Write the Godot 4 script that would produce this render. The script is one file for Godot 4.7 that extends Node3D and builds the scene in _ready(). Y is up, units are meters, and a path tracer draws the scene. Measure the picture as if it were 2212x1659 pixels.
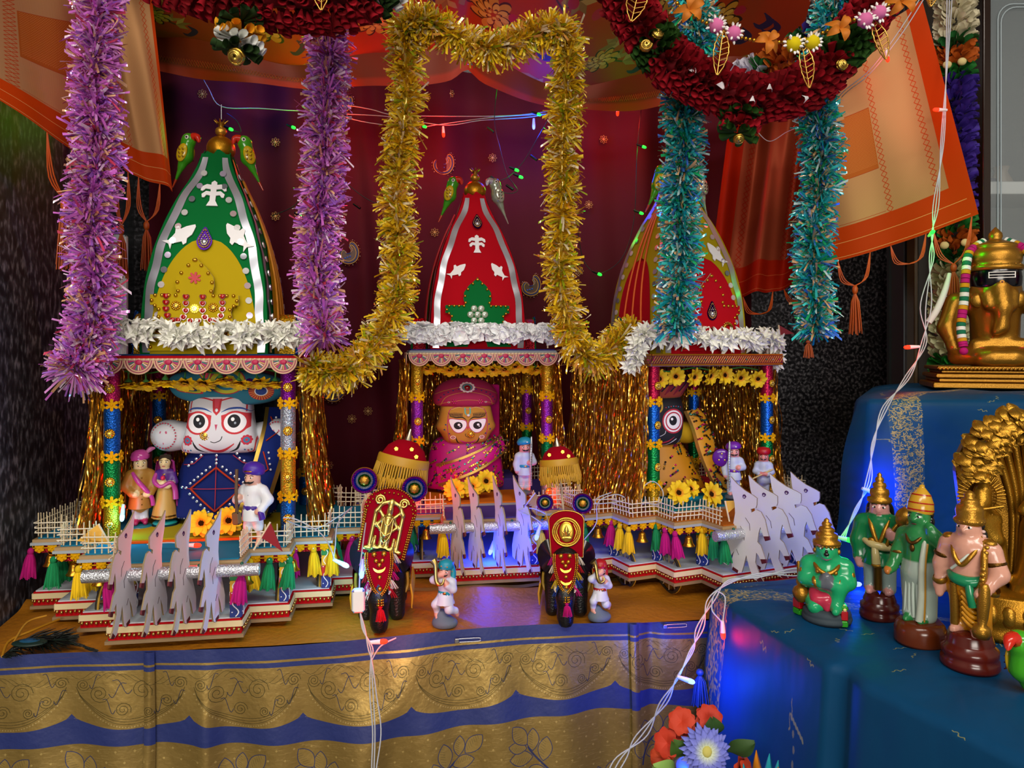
extends Node3D
# A festival display: three miniature temple chariots on a draped table, beside a satin-covered stand of painted figurines.
const F := 1600.0
const CX := 1106.0
const HY := 760.0
const T := 0.80
const EYE := 1.154
const YAW := 0.157
var names := {}
var cache := {}
var rng := RandomNumberGenerator.new()

# ---------- mesh builder ----------
class MB:
	var v := PackedVector3Array()
	var n := PackedVector3Array()
	var c := PackedColorArray()
	var uv := PackedVector2Array()
	var ix := PackedInt32Array()
	func add(p: Vector3, nn: Vector3, col: Color, t := Vector2.ZERO) -> int:
		v.append(p); n.append(nn); c.append(col); uv.append(t)
		return v.size() - 1
	func tri(a: int, b: int, d: int) -> void:
		var g := (v[d] - v[a]).cross(v[b] - v[a])
		if g.dot(n[a] + n[b] + n[d]) < 0.0:
			ix.append(a); ix.append(d); ix.append(b)
		else:
			ix.append(a); ix.append(b); ix.append(d)
	func flat(a: Vector3, b: Vector3, d: Vector3, col: Color, ta := Vector2.ZERO, tb := Vector2.ZERO, td := Vector2.ZERO) -> void:
		var g := (d - a).cross(b - a).normalized()
		var i := add(a, g, col, ta)
		add(b, g, col, tb); add(d, g, col, td)
		ix.append(i); ix.append(i + 1); ix.append(i + 2)
	func quad(a: Vector3, b: Vector3, d: Vector3, e: Vector3, col: Color) -> void:
		flat(a, b, d, col, Vector2(0, 0), Vector2(1, 0), Vector2(1, 1))
		flat(a, d, e, col, Vector2(0, 0), Vector2(1, 1), Vector2(0, 1))
	func xf(t: Transform3D, from := 0) -> MB:
		var nb := t.basis.inverse().transposed()
		for i in range(from, v.size()):
			v[i] = t * v[i]
			n[i] = (nb * n[i]).normalized()
		return self
	func join(o: MB, t := Transform3D()) -> MB:
		var b := v.size()
		var nb := t.basis.inverse().transposed()
		for i in o.v.size():
			v.append(t * o.v[i]); n.append((nb * o.n[i]).normalized())
		c.append_array(o.c); uv.append_array(o.uv)
		for i in o.ix:
			ix.append(i + b)
		return self
	func mesh() -> ArrayMesh:
		var a := []
		a.resize(Mesh.ARRAY_MAX)
		a[Mesh.ARRAY_VERTEX] = v; a[Mesh.ARRAY_NORMAL] = n; a[Mesh.ARRAY_COLOR] = c; a[Mesh.ARRAY_TEX_UV] = uv; a[Mesh.ARRAY_INDEX] = ix
		var m := ArrayMesh.new()
		m.add_surface_from_arrays(Mesh.PRIMITIVE_TRIANGLES, a)
		return m

func hx(s: String) -> Color:
	return Color(s).srgb_to_linear()

func at(px: float, py: float, d: float) -> Vector3:
	return Vector3((px - CX) / F * d, EYE - (py - HY) / F * d, -d)

func on(px: float, py: float, y: float) -> Vector3:
	return at(px, py, (EYE - y) * F / (py - HY))

func tab(u: float, y: float, w: float) -> Vector3:
	return Basis(Vector3.UP, YAW) * Vector3(u, 0, -w) + Vector3(0, T + y, 0)

func box(m: MB, ce: Vector3, s: Vector3, col: Color, b := Basis(), bev := 0.0) -> void:
	var h := s / 2
	bev = minf(bev, minf(h.x, minf(h.y, h.z)) * 0.9)
	for ax in 3:
		for sg in [-1.0, 1.0]:
			var n := Vector3.ZERO
			n[ax] = sg
			var i: int = (ax + 1) % 3
			var j: int = (ax + 2) % 3
			var q := []
			for k in [[-1, -1], [1, -1], [1, 1], [-1, 1]]:
				var p := Vector3.ZERO
				p[ax] = sg * h[ax]; p[i] = k[0] * (h[i] - bev); p[j] = k[1] * (h[j] - bev)
				q.append(m.add(ce + b * p, b * n, col, Vector2(k[0] * 0.5 + 0.5, k[1] * 0.5 + 0.5)))
			m.tri(q[0], q[1], q[2]); m.tri(q[0], q[2], q[3])
	if bev > 0.0:
		for ax in 3:
			var i: int = (ax + 1) % 3
			var j: int = (ax + 2) % 3
			for si in [-1.0, 1.0]:
				for sj in [-1.0, 1.0]:
					var ni := Vector3.ZERO
					var nj := Vector3.ZERO
					ni[i] = si; nj[j] = sj
					var q := []
					for k in [-1.0, 1.0]:
						var p := Vector3.ZERO
						p[ax] = k * (h[ax] - bev); p[i] = si * h[i]; p[j] = sj * (h[j] - bev)
						q.append(m.add(ce + b * p, b * ni, col))
						p[i] = si * (h[i] - bev); p[j] = sj * h[j]
						q.append(m.add(ce + b * p, b * nj, col))
					m.tri(q[0], q[1], q[2]); m.tri(q[1], q[3], q[2])

func frame(t: Vector3, ref: Vector3) -> Basis:
	var x := ref - t * ref.dot(t)
	if x.length() < 1e-5:
		x = t.cross(Vector3(0.31, 0.7, 0.64))
	x = x.normalized()
	return Basis(x, t, x.cross(t))

func tube(m: MB, pts: Array, rad, sides: int, col, caps := true, flatten := 1.0, phase := 0.0) -> void:
	var ref := Vector3(0.123, 0.05, 1)
	var prev := -1
	var np := pts.size()
	for i in np:
		var t: Vector3 = (pts[mini(i + 1, np - 1)] - pts[maxi(i - 1, 0)]).normalized()
		var b := frame(t, ref)
		ref = b.x
		var r: float = rad[i] if rad is Array else rad
		var cc: Color = col[i] if col is Array else col
		var base := m.v.size()
		for k in sides + 1:
			var a := TAU * k / sides + phase
			var d := b.x * cos(a) + b.z * sin(a) * flatten
			m.add(pts[i] + d * r, (b.x * cos(a) + b.z * sin(a) / flatten).normalized(), cc, Vector2(float(k) / sides, float(i) / maxf(1, np - 1)))
		if prev >= 0:
			for k in sides:
				m.tri(prev + k, prev + k + 1, base + k); m.tri(prev + k + 1, base + k + 1, base + k)
		prev = base
		if caps and (i == 0 or i == np - 1):
			var nn := -t if i == 0 else t
			var ce := m.add(pts[i], nn, cc)
			var first := m.v.size()
			for k in sides + 1:
				m.add(m.v[base + k], nn, cc)
			for k in sides:
				m.tri(ce, first + k, first + k + 1)

func rod(m: MB, a: Vector3, b: Vector3, r: float, col: Color, sides := 6, r2 := -1.0) -> void:
	tube(m, [a, b], [r, r if r2 < 0 else r2], sides, col)

func lathe(m: MB, prof: Array, sides: int, col, t := Transform3D(), wob := 0.0, lobes := 0) -> void:
	var from := m.v.size()
	var np := prof.size()
	for i in np:
		var d: Vector2 = prof[mini(i + 1, np - 1)] - prof[maxi(i - 1, 0)]
		var nr := Vector2(d.y, -d.x).normalized()
		var cc: Color = col[i] if col is Array else col
		for k in sides + 1:
			var a := TAU * k / sides
			var w := 1.0 + (wob * cos(a * lobes) if lobes else 0.0)
			m.add(Vector3(cos(a) * prof[i].x * w, prof[i].y, sin(a) * prof[i].x * w), Vector3(cos(a) * nr.x, nr.y, sin(a) * nr.x), cc, Vector2(float(k) / sides, float(i) / (np - 1)))
	for i in np - 1:
		for k in sides:
			var a := from + i * (sides + 1) + k
			m.tri(a, a + 1, a + sides + 1); m.tri(a + 1, a + sides + 2, a + sides + 1)
	m.xf(t, from)

func ball(m: MB, ce: Vector3, r, col: Color, seg := 10, b := Basis()) -> void:
	var rr: Vector3 = r if r is Vector3 else Vector3(r, r, r)
	var from := m.v.size()
	var rows := maxi(4, seg * 2 / 3)
	for i in rows + 1:
		var th := PI * i / rows
		for k in seg + 1:
			var a := TAU * k / seg
			var d := Vector3(sin(th) * cos(a), cos(th), sin(th) * sin(a))
			m.add(ce + b * (d * rr), (b * (d / rr)).normalized(), col, Vector2(float(k) / seg, float(i) / rows))
	for i in rows:
		for k in seg:
			var a := from + i * (seg + 1) + k
			m.tri(a, a + 1, a + seg + 1); m.tri(a + 1, a + seg + 2, a + seg + 1)

func sheet(m: MB, nu: int, nv: int, f: Callable, col := Color.WHITE) -> void:
	var from := m.v.size()
	for j in nv + 1:
		for i in nu + 1:
			m.add(f.call(float(i) / nu, float(j) / nv), Vector3.ZERO, col, Vector2(float(i) / nu, float(j) / nv))
	for j in nv + 1:
		for i in nu + 1:
			var k := from + j * (nu + 1) + i
			var dx := m.v[k + (1 if i < nu else 0)] - m.v[k - (1 if i > 0 else 0)]
			var dy := m.v[k + (nu + 1 if j < nv else 0)] - m.v[k - (nu + 1 if j > 0 else 0)]
			m.n[k] = dx.cross(dy).normalized()
	for j in nv:
		for i in nu:
			var a := from + j * (nu + 1) + i
			m.tri(a, a + 1, a + nu + 1); m.tri(a + 1, a + nu + 2, a + nu + 1)

func extrude(m: MB, poly: PackedVector2Array, z0: float, z1: float, col: Color, side_col = null, t := Transform3D()) -> void:
	var from := m.v.size()
	var idx := Geometry2D.triangulate_polygon(poly)
	for z in [z0, z1]:
		var nn := Vector3(0, 0, 1 if z == maxf(z0, z1) else -1)
		var b := m.v.size()
		for p in poly:
			m.add(Vector3(p.x, p.y, z), nn, col, p)
		for k in range(0, idx.size(), 3):
			m.tri(b + idx[k], b + idx[k + 1], b + idx[k + 2])
	var sc: Color = col if side_col == null else side_col
	var area := 0.0
	for i in poly.size():
		var p := poly[i]
		var q := poly[(i + 1) % poly.size()]
		area += p.x * q.y - q.x * p.y
	for i in poly.size():
		var p := poly[i]
		var q := poly[(i + 1) % poly.size()]
		var e := q - p
		var nn := Vector3(e.y, -e.x, 0).normalized() * signf(area)
		var a := m.add(Vector3(p.x, p.y, z0), nn, sc)
		m.add(Vector3(q.x, q.y, z0), nn, sc, Vector2(1, 0)); m.add(Vector3(q.x, q.y, z1), nn, sc, Vector2(1, 1)); m.add(Vector3(p.x, p.y, z1), nn, sc, Vector2(0, 1))
		m.tri(a, a + 1, a + 2); m.tri(a, a + 2, a + 3)
	m.xf(t, from)

func spline(p: Array, n: int) -> Array:
	var o := []
	for i in n + 1:
		var s := float(i) / n * (p.size() - 1)
		var k := mini(int(s), p.size() - 2)
		var f := s - k
		var a = p[maxi(k - 1, 0)]
		var d = p[mini(k + 2, p.size() - 1)]
		var b = p[k]
		var c = p[k + 1]
		o.append(0.5 * ((2.0 * b) + (c - a) * f + (2.0 * a - 5.0 * b + 4.0 * c - d) * f * f + (3.0 * b - a - 3.0 * c + d) * f * f * f))
	return o

func pv(s: String, k := 1.0) -> PackedVector2Array:
	var o := PackedVector2Array()
	for w in s.split(" ", false):
		var q := w.split(",")
		o.append(Vector2(float(q[0]), float(q[1])) * k)
	return o

func smooth2(p: PackedVector2Array, n: int) -> PackedVector2Array:
	var o := PackedVector2Array()
	var s := p.size()
	for i in s:
		for j in n:
			o.append(p[i].cubic_interpolate(p[(i + 1) % s], p[(i - 1 + s) % s], p[(i + 2) % s], float(j) / n))
	return o

func oval(cx: float, cy: float, rx: float, ry: float, n := 24, rot := 0.0) -> PackedVector2Array:
	var o := PackedVector2Array()
	for i in n:
		var a := TAU * i / n
		o.append(Vector2(cx, cy) + Vector2(cos(a) * rx, sin(a) * ry).rotated(rot))
	return o

func petals(n: int, r0: float, r1: float, per := 6) -> PackedVector2Array:
	var o := PackedVector2Array()
	for i in n * per:
		var a := TAU * i / (n * per)
		o.append(Vector2(cos(a), sin(a)) * lerpf(r0, r1, pow(absf(sin(a * n / 2.0)), 0.7)))
	return o

# ---------- nodes ----------

func numbered(nm: String) -> String:
	names[nm] = names.get(nm, -1) + 1
	return nm if names[nm] == 0 else "%s_%03d" % [nm, names[nm]]

func tag(o: Node, label := "", category := "", group := "", kind := "") -> Node:
	for k in [["label", label], ["category", category], ["group", group], ["kind", kind]]:
		if k[1]:
			o.set_meta(k[0], k[1])
	return o

func thing(nm: String, label: String, category: String, pos := Vector3.ZERO, yaw := 0.0, group := "") -> Node3D:
	var o := Node3D.new()
	o.name = numbered(nm)
	add_child(o)
	o.position = pos
	o.rotation.y = yaw
	tag(o, label, category, group)
	return o

func part(p: Node, nm: String, m, mat: Material, label := "", t := Transform3D()) -> MeshInstance3D:
	var o := MeshInstance3D.new()
	o.name = nm
	o.mesh = m if m is Mesh else m.mesh()
	o.material_override = mat
	o.transform = t
	p.add_child(o, true)
	if label:
		o.set_meta("label", label)
	return o

func solo(nm: String, m, mat: Material, label: String, category: String, t := Transform3D(), group := "", kind := "") -> MeshInstance3D:
	var o := MeshInstance3D.new()
	o.name = numbered(nm)
	o.mesh = m if m is Mesh else m.mesh()
	o.material_override = mat
	o.transform = t
	add_child(o)
	tag(o, label, category, group, kind)
	return o

func struct(nm: String, m: MB, mat: Material, label := "") -> MeshInstance3D:
	return solo(nm, m, mat, label, "", Transform3D(), "", "structure")

func PT(y: float, e: Vector3) -> Transform3D:
	var b := Basis.from_euler(e)
	return Transform3D(b, Vector3(0, y, 0) - b * Vector3(0, y, 0))

func TT(p: Vector3, e := Vector3.ZERO, s := 1.0) -> Transform3D:
	return Transform3D(Basis.from_euler(e).scaled(Vector3(s, s, s)), p)

# ---------- continuous figure: rounded bones blended into one surface ----------

func dist(bn: Array, p: Vector3) -> float:
	if bn[2] == 0.0:
		var q: Vector3 = p - bn[0]
		if bn.size() > 5:
			q = bn[5].inverse() * q
		var rr: Vector3 = bn[1]
		var l := (q / rr).length()
		if l < 1e-4:
			return -minf(rr.x, minf(rr.y, rr.z))
		return (l - 1.0) * q.length() / l if l > 0.3 else (l - 1.0) * minf(rr.x, minf(rr.y, rr.z))
	var ab: Vector3 = bn[1] - bn[0]
	var h := clampf((p - bn[0]).dot(ab) / maxf(ab.length_squared(), 1e-12), 0, 1)
	return p.distance_to(bn[0] + ab * h) - lerpf(bn[2], bn[3], h)

func skin(bones: Array, cell: float, k: float, mb: MB = null) -> MB:
	if mb == null:
		mb = MB.new()
	var lo := Vector3.INF
	var hi := -Vector3.INF
	var bb := []
	for bn in bones:
		var a: Vector3
		var b: Vector3
		if bn[2] == 0.0:
			var r: float = maxf(bn[1].x, maxf(bn[1].y, bn[1].z)) if bn.size() > 5 else 0.0
			var rv: Vector3 = Vector3(r, r, r) if r > 0 else bn[1]
			a = bn[0] - rv; b = bn[0] + rv
		else:
			var r: float = maxf(bn[2], bn[3])
			a = bn[0].min(bn[1]) - Vector3(r, r, r); b = bn[0].max(bn[1]) + Vector3(r, r, r)
		var e := k * 2.5 + cell * 1.5
		a -= Vector3(e, e, e); b += Vector3(e, e, e)
		bb.append([a, b])
		lo = lo.min(a); hi = hi.max(b)
	var nx := int((hi.x - lo.x) / cell) + 2
	var ny := int((hi.y - lo.y) / cell) + 2
	var nz := int((hi.z - lo.z) / cell) + 2
	var g := PackedFloat32Array()
	g.resize(nx * ny * nz)
	for bi in bones.size():
		var bn: Array = bones[bi]
		var a := Vector3i(((bb[bi][0] - lo) / cell).floor())
		var b := Vector3i(((bb[bi][1] - lo) / cell).ceil())
		for z in range(maxi(a.z, 0), mini(b.z + 1, nz)):
			for y in range(maxi(a.y, 0), mini(b.y + 1, ny)):
				var row := (z * ny + y) * nx
				for x in range(maxi(a.x, 0), mini(b.x + 1, nx)):
					var d := dist(bn, lo + Vector3(x, y, z) * cell)
					if d < k * 2.5 + cell * 1.8:
						g[row + x] += exp(-d / k)
	for i in g.size():
		g[i] = -log(maxf(g[i], 1e-6))
	var vid := {}
	var first := mb.v.size()
	var sx := 1
	var sy := nx
	var sz := nx * ny
	var offs := [0, sx, sy, sx + sy, sz, sx + sz, sy + sz, sx + sy + sz]
	var edges := [[0, 1], [2, 3], [4, 5], [6, 7], [0, 2], [1, 3], [4, 6], [5, 7], [0, 4], [1, 5], [2, 6], [3, 7]]
	for z in nz - 1:
		for y in ny - 1:
			var row := (z * ny + y) * nx
			for x in nx - 1:
				var i := row + x
				var s := g[i] < 0.0
				if (g[i + sx] < 0.0) == s and (g[i + sy] < 0.0) == s and (g[i + sx + sy] < 0.0) == s and (g[i + sz] < 0.0) == s and (g[i + sx + sz] < 0.0) == s and (g[i + sy + sz] < 0.0) == s and (g[i + sx + sy + sz] < 0.0) == s:
					continue
				var sum := Vector3.ZERO
				var cnt := 0
				for e in edges:
					var fa := g[i + offs[e[0]]]
					var fb := g[i + offs[e[1]]]
					if (fa < 0.0) != (fb < 0.0):
						var h := clampf(fa / (fa - fb), 0, 1)
						var pa := Vector3(e[0] & 1, (e[0] >> 1) & 1, e[0] >> 2)
						var pb := Vector3(e[1] & 1, (e[1] >> 1) & 1, e[1] >> 2)
						sum += pa.lerp(pb, h)
						cnt += 1
				var p := lo + (Vector3(x, y, z) + sum / cnt) * cell
				var best := 0
				var bd := 1e9
				for bi in bones.size():
					if bb[bi][0].x > p.x or bb[bi][0].y > p.y or bb[bi][0].z > p.z or bb[bi][1].x < p.x or bb[bi][1].y < p.y or bb[bi][1].z < p.z:
						continue
					var d := dist(bones[bi], p)
					if d < bd:
						bd = d; best = bi
				vid[i] = mb.add(p, Vector3.ZERO, bones[best][4])
	for i in vid:
		var x: int = i % nx
		var y: int = (i / nx) % ny
		var z: int = i / sz
		var s := g[i] < 0.0
		if y > 0 and z > 0 and (g[i + sx] < 0.0) != s:
			netquad(mb, vid, i, i - sy, i - sy - sz, i - sz, s)
		if x > 0 and z > 0 and (g[i + sy] < 0.0) != s:
			netquad(mb, vid, i, i - sz, i - sx - sz, i - sx, s)
		if x > 0 and y > 0 and (g[i + sz] < 0.0) != s:
			netquad(mb, vid, i, i - sx, i - sx - sy, i - sy, s)
	for i in range(first, mb.v.size()):
		mb.n[i] = mb.n[i].normalized()
	return mb

func netquad(mb: MB, vid: Dictionary, a: int, b: int, c: int, d: int, s: bool) -> void:
	if not (vid.has(a) and vid.has(b) and vid.has(c) and vid.has(d)):
		return
	var q := [vid[a], vid[b], vid[c], vid[d]]
	if not s:
		q = [vid[a], vid[d], vid[c], vid[b]]
	for t in [[0, 2, 1], [0, 3, 2]]:
		var i: int = q[t[0]]
		var j: int = q[t[1]]
		var l: int = q[t[2]]
		var nn := (mb.v[l] - mb.v[i]).cross(mb.v[j] - mb.v[i])
		mb.n[i] += nn; mb.n[j] += nn; mb.n[l] += nn
		mb.ix.append(i); mb.ix.append(j); mb.ix.append(l)

# ---------- painting of printed cloth ----------
class Art:
	var im: Image
	var w: int
	var h: int
	func _init(ww: int, hh: int, col: Color) -> void:
		w = ww; h = hh
		im = Image.create(ww, hh, false, Image.FORMAT_RGBA8)
		im.fill(col)
	func poly(p: PackedVector2Array, col: Color) -> void:
		var lo := 1e9
		var hi := -1e9
		for q in p:
			lo = minf(lo, q.y); hi = maxf(hi, q.y)
		for y in range(maxi(0, int(lo * h)), mini(h, int(hi * h) + 2)):
			var yy := (y + 0.5) / h
			var xs := []
			for i in p.size():
				var a := p[i]
				var b := p[(i + 1) % p.size()]
				if (a.y <= yy) != (b.y <= yy):
					xs.append(a.x + (b.x - a.x) * (yy - a.y) / (b.y - a.y))
			xs.sort()
			for k in range(0, xs.size() - 1, 2):
				var x0 := int(xs[k] * w + 0.5)
				var x1 := int(xs[k + 1] * w + 0.5)
				if x1 > x0:
					im.fill_rect(Rect2i(x0, y, x1 - x0, 1), col)
	func oval(cx: float, cy: float, rx: float, ry: float, col: Color, rot := 0.0) -> void:
		var o := PackedVector2Array()
		for i in 28:
			var a := TAU * i / 28
			o.append(Vector2(cx, cy) + Vector2(cos(a) * rx, sin(a) * ry).rotated(rot))
		poly(o, col)
	func line(p: PackedVector2Array, wd: float, col: Color, taper := false) -> void:
		var asp := float(w) / h
		for i in p.size() - 1:
			var wa := wd
			var a := p[i]
			var b := p[i + 1]
			if taper:
				wa = wd * maxf(0.25, sin(PI * (i + 0.5) / (p.size() - 1)))
			var d := Vector2((b.x - a.x) * asp, b.y - a.y)
			if d.length() < 1e-7:
				continue
			d = d.normalized()
			var nn := Vector2(-d.y / asp, d.x) * wa * 0.5
			var e := Vector2(d.x / asp, d.y) * wa * 0.25
			poly(PackedVector2Array([a - e + nn, b + e + nn, b + e - nn, a - e - nn]), col)
	func curve(p: PackedVector2Array, wd: float, col: Color, taper := false) -> void:
		var o := PackedVector2Array()
		for i in p.size() - 1:
			for j in 8:
				o.append(p[i].cubic_interpolate(p[i + 1], p[maxi(i - 1, 0)], p[mini(i + 2, p.size() - 1)], j / 8.0))
		o.append(p[p.size() - 1])
		line(o, wd, col, taper)
	func tex() -> ImageTexture:
		im.generate_mipmaps()
		return ImageTexture.create_from_image(im)

func noise_tex(freq: float, oct: int, ramp: Array, sz := 512, sd := 1, kind := FastNoiseLite.TYPE_SIMPLEX_SMOOTH, bump := 0.0) -> NoiseTexture2D:
	var f := FastNoiseLite.new()
	f.noise_type = kind
	f.frequency = freq; f.seed = sd
	f.fractal_octaves = oct
	var t := NoiseTexture2D.new()
	t.width = sz; t.height = sz
	t.seamless = true
	t.noise = f
	if bump > 0.0:
		t.as_normal_map = true
		t.bump_strength = bump
	if ramp.size():
		var g := Gradient.new()
		g.offsets = PackedFloat32Array(ramp.map(func(r): return r[0]))
		g.colors = PackedColorArray(ramp.map(func(r): return r[1]))
		t.color_ramp = g
	return t

func mat(rough: float, metal := 0.0, spec := 0.5, col := Color.WHITE) -> StandardMaterial3D:
	var m := StandardMaterial3D.new()
	m.vertex_color_use_as_albedo = true
	m.albedo_color = col
	m.roughness = rough
	m.metallic = metal
	m.metallic_specular = spec
	m.cull_mode = BaseMaterial3D.CULL_DISABLED
	return m

func bumped(m: StandardMaterial3D, t: Texture2D, scale: float, strength: float) -> StandardMaterial3D:
	m.normal_enabled = true
	m.normal_texture = t
	m.normal_scale = strength
	m.uv1_triplanar = true
	m.uv1_scale = Vector3(scale, scale, scale)
	return m
var M := {}

func _ready() -> void:
	var cam := Camera3D.new()
	cam.name = "camera"
	cam.projection = Camera3D.PROJECTION_FRUSTUM
	cam.near = 0.05
	cam.far = 20.0
	cam.size = 0.05 * 1659.0 / F
	cam.frustum_offset = Vector2(0, -(829.5 - HY) / F * 0.05)
	cam.position = Vector3(0, EYE, 0)
	add_child(cam)
	cam.current = true
	var we := WorldEnvironment.new()
	we.name = "world"
	var en := Environment.new()
	en.background_mode = Environment.BG_COLOR
	en.background_color = Color(0.05, 0.055, 0.065)
	en.tonemap_mode = Environment.TONE_MAPPER_LINEAR
	en.tonemap_exposure = 1.06
	en.sdfgi_enabled = true
	en.ssao_enabled = true
	en.ssil_enabled = true
	we.environment = en
	add_child(we)
	# the room's two ceiling panels, behind and above the camera
	room_lamp(Vector3(-0.5, 2.62, 0.75), Vector2(1.2, 0.4), 2.6, -PI / 2, "left ceiling panel lamp behind the camera")
	room_lamp(Vector3(0.9, 2.62, 0.75), Vector2(1.2, 0.4), 3.2, -PI / 2, "right ceiling panel lamp behind the camera")
	room_lamp(Vector3(-0.1, 1.35, 2.24), Vector2(1.4, 0.5), 3.6, 0.0, "added fill panel on the wall behind the camera")  # added low panel: front fill for the idols, foil and canopy underside
	make_materials()
	shell()
	cloths()
	chariots()
	idols()
	garlands()
	tinsels()
	foil_curtains()
	horses()
	elephants()
	small_figures()
	stand_figures()
	trinkets()
	lights_strings()

func room_lamp(p: Vector3, s: Vector2, e: float, tilt: float, label: String) -> void:
	var o := thing("panel_lamp", "white " + label, "lamp", p)
	o.rotation.x = tilt + PI / 2
	var m := MB.new()
	box(m, Vector3(0, 0.03, 0), Vector3(s.x + 0.04, 0.05, s.y + 0.04), Color(0.8, 0.8, 0.8), Basis(), 0.008)
	part(o, "housing", m, mat(0.5))
	var g := MB.new()
	box(g, Vector3(0, 0.002, 0), Vector3(s.x, 0.006, s.y), Color.WHITE)
	var gm := mat(0.4)
	gm.emission_enabled = true
	gm.emission = Color(1, 0.97, 0.92)
	gm.emission_energy_multiplier = 0.6
	part(o, "diffuser", g, gm)
	var l := AreaLight3D.new()
	l.name = "panel_light"
	l.area_size = s
	l.light_color = Color(1.0, 0.965, 0.92)
	l.light_energy = e
	l.shadow_enabled = true
	l.area_range = 8.0
	l.area_attenuation = 2.0
	l.position = Vector3(0, -0.006, 0)
	l.rotation = Vector3(-PI / 2, 0, 0)
	o.add_child(l)

func make_materials() -> void:
	var crumple := noise_tex(0.06, 3, [], 512, 5, FastNoiseLite.TYPE_CELLULAR, 8.0)
	M.matte = mat(0.75)
	M.paint = mat(0.42)
	M.gloss = mat(0.2)
	M.paper = mat(0.7)
	M.wood = mat(0.6)
	M.felt = mat(0.95, 0.0, 0.2)
	M.cloth = mat(0.8, 0.0, 0.3)
	M.velvet = mat(0.9, 0.0, 0.2)
	M.silk = mat(0.5, 0.0, 0.5)
	M.gold = mat(0.28, 0.95, 0.5)
	M.gold_rough = bumped(mat(0.34, 0.8, 0.5), noise_tex(0.08, 3, [], 256, 8, FastNoiseLite.TYPE_SIMPLEX, 4.0), 30.0, 0.3)
	M.holo = bumped(mat(0.25, 0.75, 0.6), crumple, 14.0, 1.0)
	M.tinsel = mat(0.14, 0.15, 1.0)
	M.foil = mat(0.27, 0.9, 0.6)
	M.plastic = mat(0.35)
	M.foam = mat(0.55, 0.0, 0.6)
	M.petal = mat(0.7)
	M.gem = mat(0.06, 0.0, 0.6)

func texmat(t: Texture2D, rough: float, metal := 0.0) -> StandardMaterial3D:
	var m := mat(rough, metal)
	m.albedo_texture = t
	return m

# ---------- the room ----------

func shell() -> void:
	var plaster := mat(0.9)
	var w := Color(0.38, 0.37, 0.35)
	var m := MB.new()
	box(m, Vector3(0.1, -0.05, 0.1), Vector3(4.2, 0.1, 4.6), hx("8c8378"))
	var fl := mat(0.35)
	fl.albedo_texture = noise_tex(0.01, 4, [[0.0, Color("b8b0a4")], [1.0, Color("8f877c")]], 512, 12)
	fl.uv1_triplanar = true
	struct("floor", m, fl)
	m = MB.new()
	box(m, Vector3(0.1, 2.75, 0.1), Vector3(4.2, 0.1, 4.6), Color(0.55, 0.54, 0.52))
	struct("ceiling", m, plaster)
	m = MB.new()
	box(m, Vector3(-1.95, 1.35, 0.1), Vector3(0.1, 2.8, 4.6), w)
	struct("wall_left", m, plaster)
	m = MB.new()
	box(m, Vector3(2.15, 1.35, 0.1), Vector3(0.1, 2.8, 4.6), w)
	struct("wall_right", m, plaster)
	m = MB.new()
	box(m, Vector3(0.1, 1.35, 2.35), Vector3(4.2, 2.8, 0.1), w)
	struct("wall_front", m, plaster)
	var gr := mat(0.3, 0.0, 0.5)
	gr.albedo_texture = noise_tex(0.035, 5, [[0.0, Color("101013")], [0.4, Color("1d1c20")], [0.53, Color("3a383d")], [0.66, Color("626065")], [1.0, Color("a5a4a8")]], 1024, 21)
	gr.uv1_triplanar = true
	gr.uv1_scale = Vector3(2.6, 2.6, 2.6)
	var b := Basis(Vector3.UP, YAW)
	m = MB.new()
	box(m, tab(0.35, 0.5, 1.74), Vector3(2.3, 2.68, 0.1), Color.WHITE, b)
	struct("wall_back", m, gr)
	m = MB.new()
	box(m, tab(-0.56, 0.5, 1.12), Vector3(0.11, 2.68, 0.46), Color.WHITE, b, 0.012)
	var g2: StandardMaterial3D = gr.duplicate()
	g2.uv1_scale = Vector3(3.0, 1.3, 3.0)
	g2.albedo_texture = noise_tex(0.03, 5, [[0.0, Color("17161b")], [0.4, Color("2a2930")], [0.55, Color("45444c")], [0.7, Color("74737c")], [1.0, Color("a9a8b0")]], 1024, 23)
	g2.roughness = 0.45
	struct("wall_pillar", m, g2, "rough dark granite pillar edging the niche")
	m = MB.new()
	box(m, tab(-0.60, 0.5, 1.53), Vector3(0.1, 2.68, 0.36), hx("3a3d40"), b)
	var gm := bumped(mat(0.22), noise_tex(0.02, 3, [], 256, 31, FastNoiseLite.TYPE_SIMPLEX, 2.0), 2.0, 0.2)
	struct("wall_side", m, gm, "smooth grey tiled side of the niche")
	m = MB.new()
	box(m, tab(-0.515, 0.20, 1.50), Vector3(0.03, 0.75, 0.012), hx("c9ccd0"), b, 0.003)
	box(m, tab(-0.515, 0.20, 1.494), Vector3(0.018, 0.75, 0.006), hx("dfe2e6"), b, 0.002)
	struct("trim_1", m, M.plastic, "white casing strip in the corner of the niche")
	m = MB.new()
	var p := at(1995, 700, 1.52)
	box(m, Vector3(p.x, 1.3, p.z), Vector3(0.055, 2.6, 0.05), hx("2c1d14"), Basis(), 0.004)
	box(m, Vector3(p.x - 0.031, 1.3, p.z + 0.015), Vector3(0.008, 2.6, 0.03), hx("6b5436"), Basis(), 0.002)
	struct("trim_2", m, M.gloss, "dark brown wooden post beside the granite")
	m = MB.new()
	p = at(1957, 700, 1.60)
	box(m, Vector3(p.x, 1.3, p.z), Vector3(0.007, 2.6, 0.01), hx("a9b6bd"), Basis(), 0.002)
	struct("trim_3", m, M.gold, "thin polished metal strip on the granite")
	cabinet()
	table_and_stand()

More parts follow.
